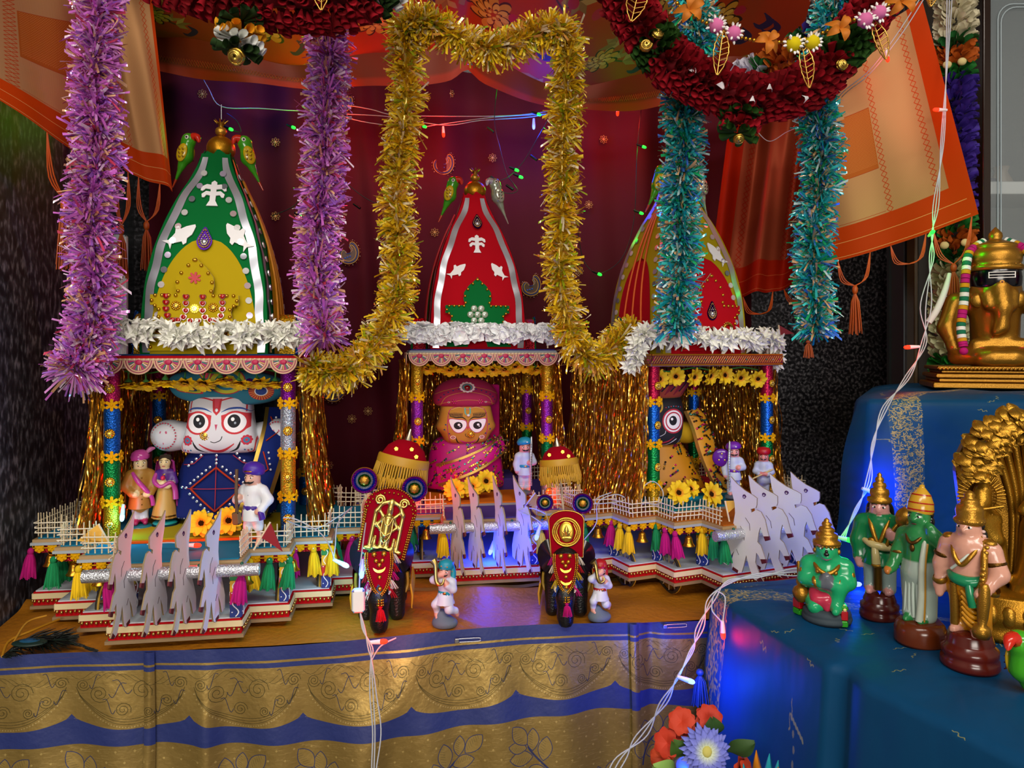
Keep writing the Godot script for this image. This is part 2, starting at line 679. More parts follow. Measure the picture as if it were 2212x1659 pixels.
func cabinet() -> void:
	var o := thing("display_cabinet", "dark framed glass display cabinet with grey shelves at the right edge", "cabinet", Vector3(at(2112, 700, 1.42).x, 0, -1.42))
	var m := MB.new()
	box(m, Vector3(0.006, 1.3, 0), Vector3(0.016, 2.6, 0.04), hx("2a1a14"), Basis(), 0.003)
	part(o, "door_frame", m, M.gloss)
	m = MB.new()
	box(m, Vector3(0.22, 1.3, -0.32), Vector3(0.46, 2.6, 0.01), hx("3c4648"))
	part(o, "back_panel", m, M.matte)
	m = MB.new()
	box(m, Vector3(0.0, 1.3, -0.17), Vector3(0.008, 2.6, 0.3), hx("4a4f50"))
	part(o, "side_panel", m, M.matte)
	for y in [EYE + 0.318, EYE - 0.10]:
		m = MB.new()
		box(m, Vector3(0.24, y, -0.16), Vector3(0.46, 0.026, 0.29), hx("c2c9c8"), Basis(), 0.003)
		part(o, "shelf", m, M.paint)
	m = MB.new()
	box(m, Vector3(0.24, EYE + 0.10, -0.05), Vector3(0.45, 0.37, 0.006), hx("1d2224"))
	part(o, "drawer_front", m, M.paint)
	var gl := StandardMaterial3D.new()
	gl.transparency = BaseMaterial3D.TRANSPARENCY_ALPHA
	gl.albedo_color = Color(0.85, 0.9, 0.92, 0.12)
	gl.roughness = 0.03
	m = MB.new()
	box(m, Vector3(0.24, 1.3, 0.0), Vector3(0.46, 2.6, 0.005), Color.WHITE)
	part(o, "glass_pane", m, gl)
	m = MB.new()
	for k in [0.0, 0.006]:
		var x0: float = 0.036 + k
		var y1: float = EYE + 0.665 - k
		var pts := [Vector3(x0, 0.4, 0.004), Vector3(x0, y1 - 0.03, 0.004)]
		for i in 6:
			var a := PI - (i + 1) * PI / 12
			pts.append(Vector3(x0 + 0.03 + cos(a) * 0.03, y1 - 0.03 + sin(a) * 0.03, 0.004))
		pts.append(Vector3(0.45, y1, 0.004))
		tube(m, pts, 0.0014, 5, hx("a9b9bf"))
	part(o, "etched_line", m, M.paint)
	var sx := [0.06, 0.13, 0.19, 0.26]
	for i in 4:
		m = MB.new()
		lathe(m, [Vector2(0, 0), Vector2(0.018, 0.002), Vector2(0.024, 0.02), Vector2(0.012, 0.045), Vector2(0.016, 0.055), Vector2(0.0, 0.056)], 14, hx(["54595b", "7c7468", "3f4446", "6c6f66"][i]))
		solo("vase", m, M.paint, "small %s vase on the shelf behind the cabinet glass" % ["grey", "tan", "charcoal", "olive grey"][i], "vase", Transform3D(Basis(), o.position + Vector3(sx[i], EYE + 0.331, -0.1 - 0.03 * (i % 2))), "vases behind the cabinet glass")
	m = MB.new()
	var pts := spline([Vector3(0.02, 0, 0), Vector3(0.0, 0.06, 0), Vector3(0.025, 0.10, 0), Vector3(0.0, 0.15, 0), Vector3(0.02, 0.19, 0), Vector3(0.03, 0.16, 0)], 24)
	tube(m, pts, 0.008, 8, hx("16203a"))
	lathe(m, [Vector2(0, -0.002), Vector2(0.03, 0), Vector2(0.03, 0.008), Vector2(0, 0.01)], 16, hx("16203a"), Transform3D(Basis(), Vector3(0.02, 0, 0)))
	solo("swan_ornament", m, M.gloss, "dark blue curved ornament standing behind the cabinet glass", "ornament", Transform3D(Basis(), o.position + Vector3(0.02, EYE + 0.333, -0.06)))

func table_and_stand() -> void:
	var b := Basis(Vector3.UP, YAW)
	var o := thing("display_table", "wooden table under the ochre cloth and the blue sari", "table", tab(0, 0, 1.3) - Vector3(0, T, 0), YAW)
	var m := MB.new()
	box(m, Vector3(0.05, T - 0.016, 0), Vector3(1.02, 0.024, 0.66), hx("6b4a2e"), Basis(), 0.004)
	part(o, "table_top", m, M.wood)
	for x in [-0.42, 0.52]:
		for z in [-0.3, 0.3]:
			m = MB.new()
			box(m, Vector3(x, (T - 0.03) / 2, z), Vector3(0.04, T - 0.03, 0.04), hx("6b4a2e"), Basis(), 0.004)
			part(o, "leg", m, M.wood)
	o = thing("display_stand", "two stacked wooden risers under the blue satin", "stand", Vector3(0.62, 0, -0.80))
	m = MB.new()
	box(m, Vector3(0.10, T / 2 + 0.01, -0.02), Vector3(0.60, T + 0.02, 0.36), hx("7a5a3a"), Basis(), 0.004)
	part(o, "lower_riser", m, M.wood)
	m = MB.new()
	box(m, Vector3(0.25, T / 2 + 0.14, -0.38), Vector3(0.30, T + 0.28, 0.28), hx("7a5a3a"), Basis(), 0.004)
	part(o, "upper_riser", m, M.wood)

# ---------- hanging and laid cloths ----------
const BLUE := "1b2a66"
const ZARI := "a58a4c"

func sari_skirt_texture() -> Array:
	var a := Art.new(1536, 1536, Color(BLUE))
	var k := Art.new(1536, 1536, Color(0, 0.55, 0))
	var gold := Color(ZARI)
	var g2 := Color("8c743c")
	var met := Color(0.75, 0.42, 0)
	var rect := func(y0: float, y1: float, c: Color, mm: Color):
		a.poly(PackedVector2Array([Vector2(0, y0), Vector2(1, y0), Vector2(1, y1), Vector2(0, y1)]), c)
		k.poly(PackedVector2Array([Vector2(0, y0), Vector2(1, y0), Vector2(1, y1), Vector2(0, y1)]), mm)
	rect.call(0.060, 0.070, gold, met)
	rect.call(0.092, 0.30, gold, met)
	rect.call(0.435, 1.0, g2, Color(0.6, 0.5, 0))
	for s in 2:
		var p := PackedVector2Array([Vector2(s * 0.5, 0.29)])
		for i in 25:
			var x := i / 24.0
			p.append(Vector2(s * 0.5 + x * 0.5, 0.30 + 0.062 * sqrt(maxf(0, sin(PI * x)))))
		p.append(Vector2(s * 0.5 + 0.5, 0.29))
		a.poly(p, gold); k.poly(p, met)
	var ln := Color("5d522f")
	var bl := Color("3a3f5a")
	var r := RandomNumberGenerator.new()
	r.seed = 5
	for i in 2600:
		var y := r.randf_range(0.10, 1.0)
		if y > 0.33 and y < 0.435:
			continue
		var x := r.randf()
		a.im.fill_rect(Rect2i(int(x * 1536), int(y * 1536), int(r.randf_range(8, 60)), 1), Color("8d7640") if r.randf() < 0.5 else Color("bfa568"))
	for s in 2:
		var ox := s * 0.5
		for e in 3:
			var q := PackedVector2Array()
			for i in 30:
				var x := i / 29.0
				q.append(Vector2(ox + 0.02 + x * 0.46, 0.17 + (0.172 - 0.012 * e) * pow(maxf(0, sin(PI * x)), 0.6) - 0.0))
			a.line(q, 0.0022, ln)
		for i in 40:
			var x := (i + 0.5) / 40.0
			a.oval(ox + 0.015 + x * 0.47, 0.176 + 0.178 * pow(maxf(0, sin(PI * x)), 0.6), 0.003, 0.003, Color("c9b274"))
		for sc in [[0.12, 0.20, 0.045, 1.0], [0.30, 0.185, 0.05, -1.0], [0.40, 0.235, 0.032, 1.0], [0.22, 0.275, 0.034, -1.0], [0.05, 0.16, 0.03, 1.0], [0.33, 0.28, 0.025, 1.0], [0.46, 0.15, 0.03, -1.0]]:
			var q := PackedVector2Array()
			for i in 26:
				var t := i / 25.0
				var an: float = t * 2.2 * TAU * sc[3] + s * 0.4
				q.append(Vector2(ox + sc[0], sc[1]) + Vector2(cos(an), sin(an)) * sc[2] * (1.0 - 0.85 * t))
			a.line(q, 0.0028, ln)
			q = PackedVector2Array()
			for i in 12:
				var t := i / 11.0
				q.append(Vector2(ox + sc[0] + sc[2] * sc[3] * (0.9 + 1.6 * t), sc[1] - 0.06 * t * t + 0.02 * sin(t * 7)))
			a.line(q, 0.0028, bl)
		for i in 9:
			var q := PackedVector2Array()
			for j in 9:
				var t := j / 8.0
				q.append(Vector2(ox + 0.05 * i + t * 0.09, 0.112 + 0.02 * sin(t * 4 + i) + 0.004 * i))
			a.line(q, 0.0018, ln)
	for i in 13:
		for j in 12:
			var x := (i + 0.5 * (j % 2)) / 13.0
			var y := 0.46 + j * 0.047
			a.poly(PackedVector2Array([Vector2(x, y - 0.006), Vector2(x + 0.006, y), Vector2(x, y + 0.006), Vector2(x - 0.006, y)]), Color("b39a5a"))
	for sp in [[0.14, 0.66, 0.9], [0.62, 0.65, 2.3], [0.36, 0.90, 0.7], [0.88, 0.91, 1.2]]:
		var c := Vector2(sp[0], sp[1])
		var st := PackedVector2Array()
		for i in 9:
			st.append(c + Vector2(cos(sp[2]), -sin(sp[2])) * (i - 2) * 0.022 + Vector2(0.0015, 0.001) * (i - 4) * (i - 4))
		a.line(st, 0.009, Color("3b3f63"))
		for l in [[1, 1.0, 0.9], [2, -0.9, 1.0], [4, 0.8, 1.0], [5, -0.75, 0.9], [7, 0.6, 0.8], [8, -0.1, 1.0]]:
			var base: Vector2 = st[l[0]]
			var ld: Vector2 = Vector2(cos(sp[2] + l[1]), -sin(sp[2] + l[1]))
			var lf := PackedVector2Array()
			for j in 23:
				var t := j / 22.0
				var u := t * 2 if t < 0.5 else 2 - t * 2
				var sg := 1.0 if t < 0.5 else -1.0
				lf.append(base + ld * (0.012 + u * 0.115 * l[2]) + ld.orthogonal() * sg * 0.034 * l[2] * pow(sin(PI * u), 0.8))
			a.poly(lf, Color("9b8246"))
			for j in 7:
				var q: Vector2 = base + ld * (0.03 + j * 0.012) * l[2]
				a.line(PackedVector2Array([q, q + ld * 0.012 + ld.orthogonal() * 0.022 * l[2]]), 0.0014, Color("6a5f3c"))
			a.line(lf, 0.0034, Color("39406a"))
	rect.call(0.372, 0.435, Color(BLUE), Color(0, 0.55, 0))
	return [a.tex(), k.tex()]

func satin_texture(band: float) -> ImageTexture:
	var a := Art.new(1024, 1024, Color("023c62"))
	var r := RandomNumberGenerator.new()
	r.seed = 9
	if band > 0.0:
		a.poly(PackedVector2Array([Vector2(0.0, 0), Vector2(band, 0), Vector2(band, 1), Vector2(0.0, 1)]), Color("1d4a6c"))
		for i in 2400:
			var x := r.randf() * band * 0.97
			var y := r.randf()
			var l := r.randf_range(0.004, 0.012)
			var dr: float = [0.0, 0.8, -0.8, 1.57][r.randi() % 4]
			var d := Vector2(cos(dr), sin(dr)) * l
			a.line(PackedVector2Array([Vector2(x, y), Vector2(minf(x + d.x, band), y + d.y)]), 0.0024, Color("a8925c") if r.randf() < 0.7 else Color("7c7250"))
	for i in 46:
		var c := Vector2(r.randf_range(band, 1.0), r.randf())
		var an := r.randf() * TAU
		var q := PackedVector2Array()
		for j in 8:
			q.append(c + Vector2(j * 0.0035, 0.004 * sin(j * 1.7)).rotated(an))
		a.line(q, 0.0022, Color("7d7a56"))
	for i in 5:
		var c := Vector2(band + 0.06 + r.randf() * 0.5, r.randf())
		for j in 16:
			var p := c + Vector2(0.012 * sin(j * 0.7), 0.011 * j)
			a.oval(p.x, p.y, 0.004, 0.003, Color("6f7460"))
			if j % 4 == 0:
				for l in 6:
					a.oval(p.x + 0.008 * l, p.y - 0.004 * l * (0.5 if j % 8 else -0.5), 0.005, 0.002, Color("7f8260"), 0.4)
	return a.tex()

func orange_sari_texture() -> Array:
	var a := Art.new(1024, 1024, Color("b08052"))
	var k := Art.new(1024, 1024, Color(0.35, 0.55, 0))
	var zari := Color("b98c60")
	var deep := Color("b83a04")
	for i in 512:
		if i % 2 == 0:
			a.im.fill_rect(Rect2i(i * 2, 0, 2, 1024), zari)
	var y0 := 0.33
	var y1 := 0.62
	a.poly(PackedVector2Array([Vector2(0, y0), Vector2(0.44, y0), Vector2(0.44, y1), Vector2(0, y1)]), Color("ab5a20"))
	for i in 44:
		for j in 40:
			a.im.fill_rect(Rect2i(int((i + 0.5 * (j % 2)) * 10.1), int(y0 * 1024) + j * 7, 4, 3), Color("c9864a"))
	for yy in [y0, y1, 0.83]:
		a.im.fill_rect(Rect2i(0, int(yy * 1024), 450, 2), Color("9c2c10"))
	for x0 in [0.47, 0.80]:
		for j in 30:
			var y: float = j / 30.0 * 0.84
			var q := PackedVector2Array([Vector2(x0, y), Vector2(x0 + 0.022, y + 0.014), Vector2(x0, y + 0.028), Vector2(x0 - 0.022, y + 0.014), Vector2(x0, y)])
			a.line(q, 0.0035, Color("b63a14"))
	a.poly(PackedVector2Array([Vector2(0.87, 0), Vector2(1, 0), Vector2(1, 1), Vector2(0.87, 1)]), deep)
	k.poly(PackedVector2Array([Vector2(0.87, 0), Vector2(1, 0), Vector2(1, 1), Vector2(0.87, 1)]), Color(0.0, 0.6, 0))
	a.poly(PackedVector2Array([Vector2(0, 0.84), Vector2(1, 0.84), Vector2(1, 1), Vector2(0, 1)]), deep)
	k.poly(PackedVector2Array([Vector2(0, 0.84), Vector2(1, 0.84), Vector2(1, 1), Vector2(0, 1)]), Color(0.0, 0.6, 0))
	for yy in [0.915, 0.985]:
		a.im.fill_rect(Rect2i(0, int(yy * 1024), 980, 3), Color("d79a5c"))
	return [a.tex(), k.tex()]

func brocade_texture() -> ImageTexture:
	var a := Art.new(1024, 1024, Color("a8330a"))
	var r := RandomNumberGenerator.new()
	r.seed = 14
	for i in 10:
		var c := Vector2(r.randf(), r.randf())
		var an := r.randf() * TAU
		var q := PackedVector2Array()
		for j in 7:
			an += r.randf_range(-0.9, 0.9)
			q.append(c)
			c += Vector2(cos(an), sin(an)) * 0.06
		a.curve(q, 0.012, Color("4a3514"))
		for p in q:
			var la := r.randf() * TAU
			for l in 3:
				var d := Vector2(cos(la + l * 0.8), sin(la + l * 0.8))
				a.poly(PackedVector2Array([p, p + d * 0.04 + d.orthogonal() * 0.018, p + d * 0.085, p + d * 0.04 - d.orthogonal() * 0.018]), [Color("9a7338"), Color("8a6230"), Color("b08a4a")][l])
	for f in [[0.2, 0.22], [0.72, 0.30], [0.42, 0.62], [0.88, 0.78], [0.12, 0.82], [0.6, 0.93]]:
		var rr := r.randf_range(0.085, 0.12)
		for ring in [[1.0, "2e140c", 9], [0.92, "c98a2c", 9], [0.66, "2e140c", 8], [0.6, "d8a548", 8], [0.34, "3a1a10", 7], [0.28, "b86a20", 7]]:
			for j in ring[2]:
				var an: float = TAU * j / ring[2] + ring[0]
				a.oval(f[0] + cos(an) * rr * ring[0] * 0.66, f[1] + sin(an) * rr * ring[0] * 0.66, rr * ring[0] * 0.34, rr * ring[0] * 0.2, Color(ring[1]), an)
		for j in 5:
			a.oval(f[0] + 0.02 * cos(j * 1.26), f[1] + 0.02 * sin(j * 1.26), 0.008, 0.008, Color("e0b050"))
	for i in 8:
		var c := Vector2(r.randf(), r.randf())
		a.curve(PackedVector2Array([c, c + Vector2(0.03, -0.05), c + Vector2(0.0, -0.1), c + Vector2(-0.03, -0.08)]), 0.035, Color("2a1a44"), true)
		a.oval(r.randf(), r.randf(), 0.025, 0.03, Color("b0183a"))
	return a.tex()

func tassel(m: MB, top: Vector3, l: float, r: float, col: Color, n := 26, sway := Vector3.ZERO) -> void:
	var g := RandomNumberGenerator.new()
	g.seed = int(absf(top.x * 9173 + top.y * 733)) + n
	ball(m, top - Vector3(0, l * 0.08, 0), Vector3(r * 0.42, l * 0.1, r * 0.42), col, 8)
	for i in n:
		var a := TAU * i / n * 2.4
		var q := sqrt((i + 0.5) / n)
		var e := top + Vector3(cos(a) * r * q, -l * g.randf_range(0.9, 1.0), sin(a) * r * q) + sway
		tube(m, [top - Vector3(0, l * 0.12, 0), top + Vector3(cos(a) * r * q * 0.55, -l * 0.32, sin(a) * r * q * 0.55) + sway * 0.3, e], [r * 0.07, r * 0.12, r * 0.06], 4, col * g.randf_range(0.85, 1.1), false)

func cloths() -> void:
	var tx := sari_skirt_texture()
	var o := thing("sari_skirt", "blue sari with gold zari scallops and leaf sprays pinned along the table front", "sari", Vector3.ZERO)
	var m := MB.new()
	var L := 1.12
	var f := func(s: float, t: float) -> Vector3:
		var u := -0.5 + L * s
		var y := -0.42 * t
		var fold := 0.006 * sin(u * 37 + 1.0) * t + 0.010 * sin(u * 13.0) * t + 0.004 * sin(u * 71 + y * 9) * minf(1, t * 4)
		fold += 0.012 * exp(-pow((u - 0.02 - y * 0.4) / 0.03, 2)) * minf(1, t * 5) + 0.008 * exp(-pow((u + 0.22) / 0.012, 2)) * minf(1, t * 5) - 0.006 * exp(-pow((u - 0.33) / 0.01, 2))
		var swell := 0.008 * sin(u * 7 + 0.6) * minf(1, t * 3.5)
		return tab(u, 0.003 + y - 0.006 * sin(u * 9 + 2) * minf(1, t * 6) + 0.004 * sin(u * 11), 0.926 - fold - swell - 0.02 * t)
	sheet(m, 220, 60, f)
	for i in m.v.size():
		m.uv[i] = Vector2(m.uv[i].x * L / 0.26, m.uv[i].y * 0.42 / 0.26)
	var sm := texmat(tx[0], 1.0)
	sm.metallic = 1.0
	sm.metallic_texture = tx[1]
	sm.metallic_texture_channel = BaseMaterial3D.TEXTURE_CHANNEL_RED
	sm.roughness_texture = tx[1]
	sm.roughness_texture_channel = BaseMaterial3D.TEXTURE_CHANNEL_GREEN
	sm.normal_enabled = true
	sm.normal_texture = noise_tex(0.09, 4, [], 512, 44, FastNoiseLite.TYPE_VALUE, 5.0)
	sm.normal_scale = 0.14
	part(o, "woven_panel", m, sm)
	for u in [-0.29, 0.30]:
		m = MB.new()
		sheet(m, 3, 30, func(s: float, t: float) -> Vector3: return f.call((u + 0.5 + s * 0.012) / L, t) + tab(0, 0, -0.004 - 0.003 * sin(PI * s)) - tab(0, 0, 0))
		for i in m.v.size():
			m.uv[i] = Vector2((u + 0.5) / 0.26 + m.uv[i].x * 0.05, m.uv[i].y * 0.42 / 0.26)
		part(o, "pleat", m, sm)
	for q in [Vector2(0.09, -0.006), Vector2(0.36, -0.004)]:
		var s := MB.new()
		var e := tab(q.x, q.y, 0.917)
		var ax := Basis(Vector3.UP, YAW).x
		var up := Vector3.UP
		tube(s, spline([e - ax * 0.013, e + ax * 0.013, e + ax * 0.015 + up * 0.002, e + ax * 0.013 + up * 0.004, e - ax * 0.012 + up * 0.004, e - ax * 0.016 + up * 0.002], 20), 0.0007, 5, hx("c9ccd2"))
		box(s, e - ax * 0.014 + up * 0.002, Vector3(0.006, 0.006, 0.003), hx("b9bcc2"), Basis(Vector3.UP, YAW), 0.001)
		solo("safety_pin", s, M.gold, "steel safety pin in the blue sari border %s" % ["right of the larger elephant", "at the corner beside the satin stand"][0 if q.x < 0.2 else 1], "safety pin", Transform3D(), "safety pins in the sari border")
	m = MB.new()
	sheet(m, 150, 90, func(s: float, t: float) -> Vector3:
		var u := -0.5 + 1.12 * s
		var w := 0.926 + t * 0.72
		var y := 0.0035 + 0.0022 * sin(u * 21 + w * 34) + 0.0018 * sin(u * 47 - w * 22 + 1) + 0.005 * exp(-pow((w - 1.08 + 0.06 * u) / 0.012, 2)) + 0.004 * exp(-pow((w - 1.16 - 0.1 * u) / 0.016, 2))
		y += 0.003 * exp(-pow((u + w - 1.05) / 0.01, 2))
		return tab(u, y * minf(1, t * 12 + 0.2), w))
	var oc := bumped(mat(0.5, 0.15, 0.5, Color("a8690f")), noise_tex(0.05, 4, [], 512, 51, FastNoiseLite.TYPE_SIMPLEX, 4.0), 3.0, 0.3)
	o = thing("ochre_cloth", "ochre yellow silk cloth spread over the table top", "tablecloth")
	part(o, "cloth", m, oc)
	m = MB.new()
	sheet(m, 40, 3, func(s: float, t: float) -> Vector3: return tab(-0.05 + 0.42 * s, 0.0068 + 0.0022 * sin(s * 20), 1.085 + 0.014 * t + 0.004 * sin(s * 9)))
	part(o, "zari_border", m, mat(0.35, 0.6, 0.5, Color("b99a52")))
	satin()
	backdrop()
	canopy()
	orange_saris()

func draped(path: Array, top: float, bottom: float, inner: Vector3, flare: float, folds: Callable, cols: int) -> MB:
	var pl := PackedFloat32Array([0.0])
	for i in range(1, path.size()):
		pl.append(pl[i - 1] + path[i].distance_to(path[i - 1]))
	var total := pl[pl.size() - 1]
	var m := MB.new()
	sheet(m, cols, 64, func(s: float, t: float) -> Vector3:
		var d := s * total
		var k := 0
		while k < pl.size() - 2 and pl[k + 1] < d:
			k += 1
		var p: Vector3 = path[k].lerp(path[k + 1], (d - pl[k]) / (pl[k + 1] - pl[k]))
		var a: Vector3 = path[maxi(0, int(k) - 1)]
		var e: Vector3 = path[mini(path.size() - 1, k + 2)]
		var tg := (e - a).normalized()
		var out := Vector3(tg.z, 0, -tg.x)
		if out.dot(p - inner) < 0:
			out = -out
		var R := 0.012
		if t < 0.4:
			var q := inner.lerp(p, t / 0.4)
			q.y = top + 0.0015 * sin(q.x * 60 + q.z * 41) * sin(q.z * 33) - 0.006 * pow(t / 0.4, 14)
			return q
		if t < 0.46:
			var an := (t - 0.4) / 0.06 * PI / 2
			return Vector3(p.x, top, p.z) + out * R * sin(an) - Vector3(0, R * (1 - cos(an)) + 0.006, 0)
		var h := (t - 0.46) / 0.54
		var y := top - 0.006 - R - h * (top - R - bottom)
		var fo: float = folds.call(d, h)
		return Vector3(p.x, y, p.z) + out * (R + flare * h + fo))
	for i in m.v.size():
		m.uv[i] = Vector2(m.uv[i].x * total / 0.5, m.uv[i].y * 1.1)
	return m

func satin() -> void:
	var yl := T + 0.06
	var n1 := mat(0.55, 0.0, 0.3)
	n1.albedo_texture = satin_texture(0.09)
	n1.normal_enabled = true
	n1.normal_texture = noise_tex(0.015, 3, [], 512, 61, FastNoiseLite.TYPE_SIMPLEX, 3.0)
	n1.normal_scale = 0.35
	var o := thing("satin_drape", "peacock blue satin with gold brocade border draped over the stepped stand", "drape")
	var P := func(px: float, py: float) -> Vector3: return on(px, py, yl)
	var path := []
	path.append_array([Vector3(0.75, yl, -0.985), Vector3(0.42, yl, -0.985)])
	var e0: Vector3 = P.call(1553, 1257)
	var k1: Vector3 = P.call(1612, 1300)
	var e2: Vector3 = P.call(1820, 1424)
	path.append_array([e0 + Vector3(0.015, 0, -0.01), e0 + Vector3(0, 0, 0.004), e0.lerp(k1, 0.5), k1 + Vector3(-0.004, 0, -0.012), k1, k1.lerp(e2, 0.08), k1.lerp(e2, 0.5), e2.lerp(k1, 0.06), e2 + Vector3(0.012, 0, 0), e2 + Vector3(0.012, 0, 0.03)])
	path.append_array([P.call(2212, 1607), Vector3(0.46, yl, -0.42), Vector3(0.52, yl, -0.38), Vector3(0.98, yl, -0.38)])
	var m := draped(path, yl, 0.02, Vector3(0.56, yl, -0.78), 0.07, func(d: float, h: float) -> float:
		return h * (0.022 * sin(d * 24 + 0.8) + 0.012 * sin(d * 55 + 2 * h)) , 260)
	part(o, "lower_step_cover", m, n1)
	var yu := T + 0.298
	var q := [Vector3(1.0, yu, -1.36), Vector3(0.70, yu, -1.36), Vector3(0.655, yu, -1.33), Vector3(0.492, yu, -1.035), Vector3(0.482, yu, -1.005), Vector3(0.495, yu, -0.992), Vector3(0.56, yu, -0.985), Vector3(0.75, yu, -0.98), Vector3(1.0, yu, -0.98)]
	m = draped(q, yu, T + 0.058, Vector3(0.76, yu, -1.15), 0.012, func(d: float, h: float) -> float:
		var nearc := exp(-pow((d - 0.735) / 0.05, 2))
		return h * (0.010 * sin(d * 28) + 0.006 * sin(d * 61)) + 0.045 * nearc * pow(h, 3) + 0.012 * nearc * sin(h * 5), 200)
	for i in m.v.size():
		m.uv[i].x -= 1.485
	part(o, "upper_step_cover", m, n1)
	var s := MB.new()
	tassel(s, on(1512, 1446, T + 0.005).lerp(at(1512, 1446, 0.92), 1.0), 0.045, 0.012, hx("123b78"), 30)
	part(o, "thread_fringe", s, M.silk)

func backdrop() -> void:
	var o := thing("maroon_backdrop", "dark maroon cloth with sequinned paisleys hanging behind the chariots", "curtain")
	var W := 1.615
	var pos := func(u: float, y: float) -> Vector3:
		var fold := 0.012 * sin(u * 26 + 0.5 * sin(y * 4)) + 0.007 * sin(u * 57 + 2.0 * y) + 0.02 * exp(-pow((u - 0.02 + 0.10 * y) / 0.02, 2))
		return tab(u, y, W - fold)
	var m := MB.new()
	sheet(m, 180, 40, func(s: float, t: float) -> Vector3: return pos.call(-0.50 + 1.32 * s, 0.97 - 0.98 * t))
	var bm := mat(0.75, 0.0, 0.3, Color("4a0819"))
	part(o, "cloth", m, bm)
	var put := func(px: float, py: float) -> Vector3:
		var d := 1.6
		for i in 12:
			var q := at(px, py, d)
			var l := Basis(Vector3.UP, -YAW) * q
			d += (W - 0.008 + l.z) * 0.97
		return at(px, py, d)
	var bs := Basis(Vector3.UP, YAW)
	var pm := MB.new()
	var out := smooth2(pv("-20,-4 -14,-17 2,-22 17,-14 22,3 17,18 8,25 3,19 8,10 5,2 -4,0 -8,6 -16,6", 0.001), 5)
	extrude(pm, out, 0, 0.0012, hx("4a2413"))
	for sc in [[1.0, "b98a3e", 0.0009], [0.86, "27357c", 0.0011], [0.74, "c59a4a", 0.0008]]:
		var pts := []
		for p in out:
			pts.append(Vector3(p.x * sc[0] + 0.0004, p.y * sc[0], 0.0018))
		pts.append(pts[0])
		tube(pm, pts, sc[2], 5, hx(sc[1]), false)
	for i in range(0, out.size(), 2):
		ball(pm, Vector3(out[i].x * 1.16, out[i].y * 1.16, 0.001), 0.0009, hx("e6dfd0") if i % 6 == 0 else hx("a8823c"), 5)
	for i in 3:
		ball(pm, Vector3(-0.006 + 0.005 * i, -0.010 + 0.002 * i, 0.0015), Vector3(0.0022, 0.0022, 0.0012), hx("2d58b8"), 6)
	var pmesh := pm.mesh()
	for p in [[752, 548, 0.0], [957, 355, 0.3], [1146, 618, 0.1], [720, 845, 0.5], [735, 222, 0.8], [1180, 335, 2.8], [1320, 780, 1.0]]:
		part(o, "paisley_motif", pmesh, M.paint, "", Transform3D(bs * Basis(Vector3.BACK, -p[2]), put.call(p[0], p[1])))
	var fm := MB.new()
	for i in 8:
		var a := TAU * i / 8
		var c := Vector3(cos(a), sin(a), 0) * 0.0058
		var pts := []
		for j in 9:
			var b := TAU * j / 8
			pts.append(c + (Vector3(cos(a), sin(a), 0) * cos(b) * 0.0036 + Vector3(-sin(a), cos(a), 0) * sin(b) * 0.0018))
		tube(fm, pts, 0.0005, 4, hx("b58a48"), false)
	ball(fm, Vector3(0, 0, 0.0005), Vector3(0.002, 0.002, 0.001), hx("d8b878"), 6)
	var fmesh := fm.mesh()
	for p in [[437, 203], [595, 307], [595, 467], [1064, 341], [972, 202], [1272, 442], [1304, 301], [1169, 478], [939, 502], [1252, 585], [795, 888], [735, 690], [710, 1005], [760, 905], [1090, 190]]:
		part(o, "flower_motif", fmesh, M.paint, "", Transform3D(bs, put.call(p[0], p[1])))

func canopy() -> void:
	var o := thing("brocade_canopy", "orange floral brocade canopy sagging overhead with a plain orange hem", "canopy")
	var hem := func(s: float) -> Vector3:
		var px := lerpf(250, 1700, s)
		var py := 150.0 + 40.0 * s
		py += 28 * sin(clampf((px - 325) / 690, 0, 1) * PI) if px < 1010 else 62 * sin(clampf((px - 1010) / 560, 0, 1) * PI)
		py -= 18 * exp(-pow((px - 1008) / 22, 2))
		return at(px, py, 1.40 + 0.14 * s)
	var up := func(s: float) -> Vector3:
		return hem.call(s) + Vector3(0, 0.052 + 0.012 * sin(s * 17), 0.02 - 0.015 * sin(s * 31))
	var bt := brocade_texture()
	var m := MB.new()
	sheet(m, 120, 60, func(s: float, t: float) -> Vector3:
		var a: Vector3 = up.call(s)
		var px := lerpf(120, 2010, s)
		var b := at(px, -330, 0.80)
		b.y = EYE + 0.80
		var q := a.lerp(b, t)
		q.y -= 0.05 * sin(PI * t) * (0.6 + 0.5 * sin(s * 11)) - 0.012 * sin(s * 43 + t * 6) * sin(PI * t)
		return q)
	for i in m.v.size():
		m.uv[i] *= Vector2(3.1, 1.7)
	var bm := texmat(bt, 0.6)
	part(o, "brocade", m, bm)
	m = MB.new()
	sheet(m, 120, 10, func(s: float, t: float) -> Vector3: return up.call(s).lerp(hem.call(s), t) + Vector3(0, 0, 0.008 * sin(s * 38) * t))
	for i in m.v.size():
		m.c[i] = hx("8a2f0c") if m.uv[i].y < 0.75 else hx("b8340c")
	part(o, "orange_hem", m, mat(0.5, 0.2))
	for rg in [[0.05, 0.30], [0.66, 0.86]]:
		m = MB.new()
		for k in 2:
			var pts := []
			for i in 61:
				var s: float = lerpf(rg[0], rg[1], i / 60.0)
				var tt := 0.62 + (0.08 if (i + k) % 2 else -0.08)
				pts.append(up.call(s).lerp(hem.call(s), tt) + Vector3(0, 0, 0.008 * sin(s * 38) * tt + 0.0015))
			tube(m, pts, 0.0007, 4, hx("d0561c"), false)
		part(o, "zigzag_trim", m, M.silk)

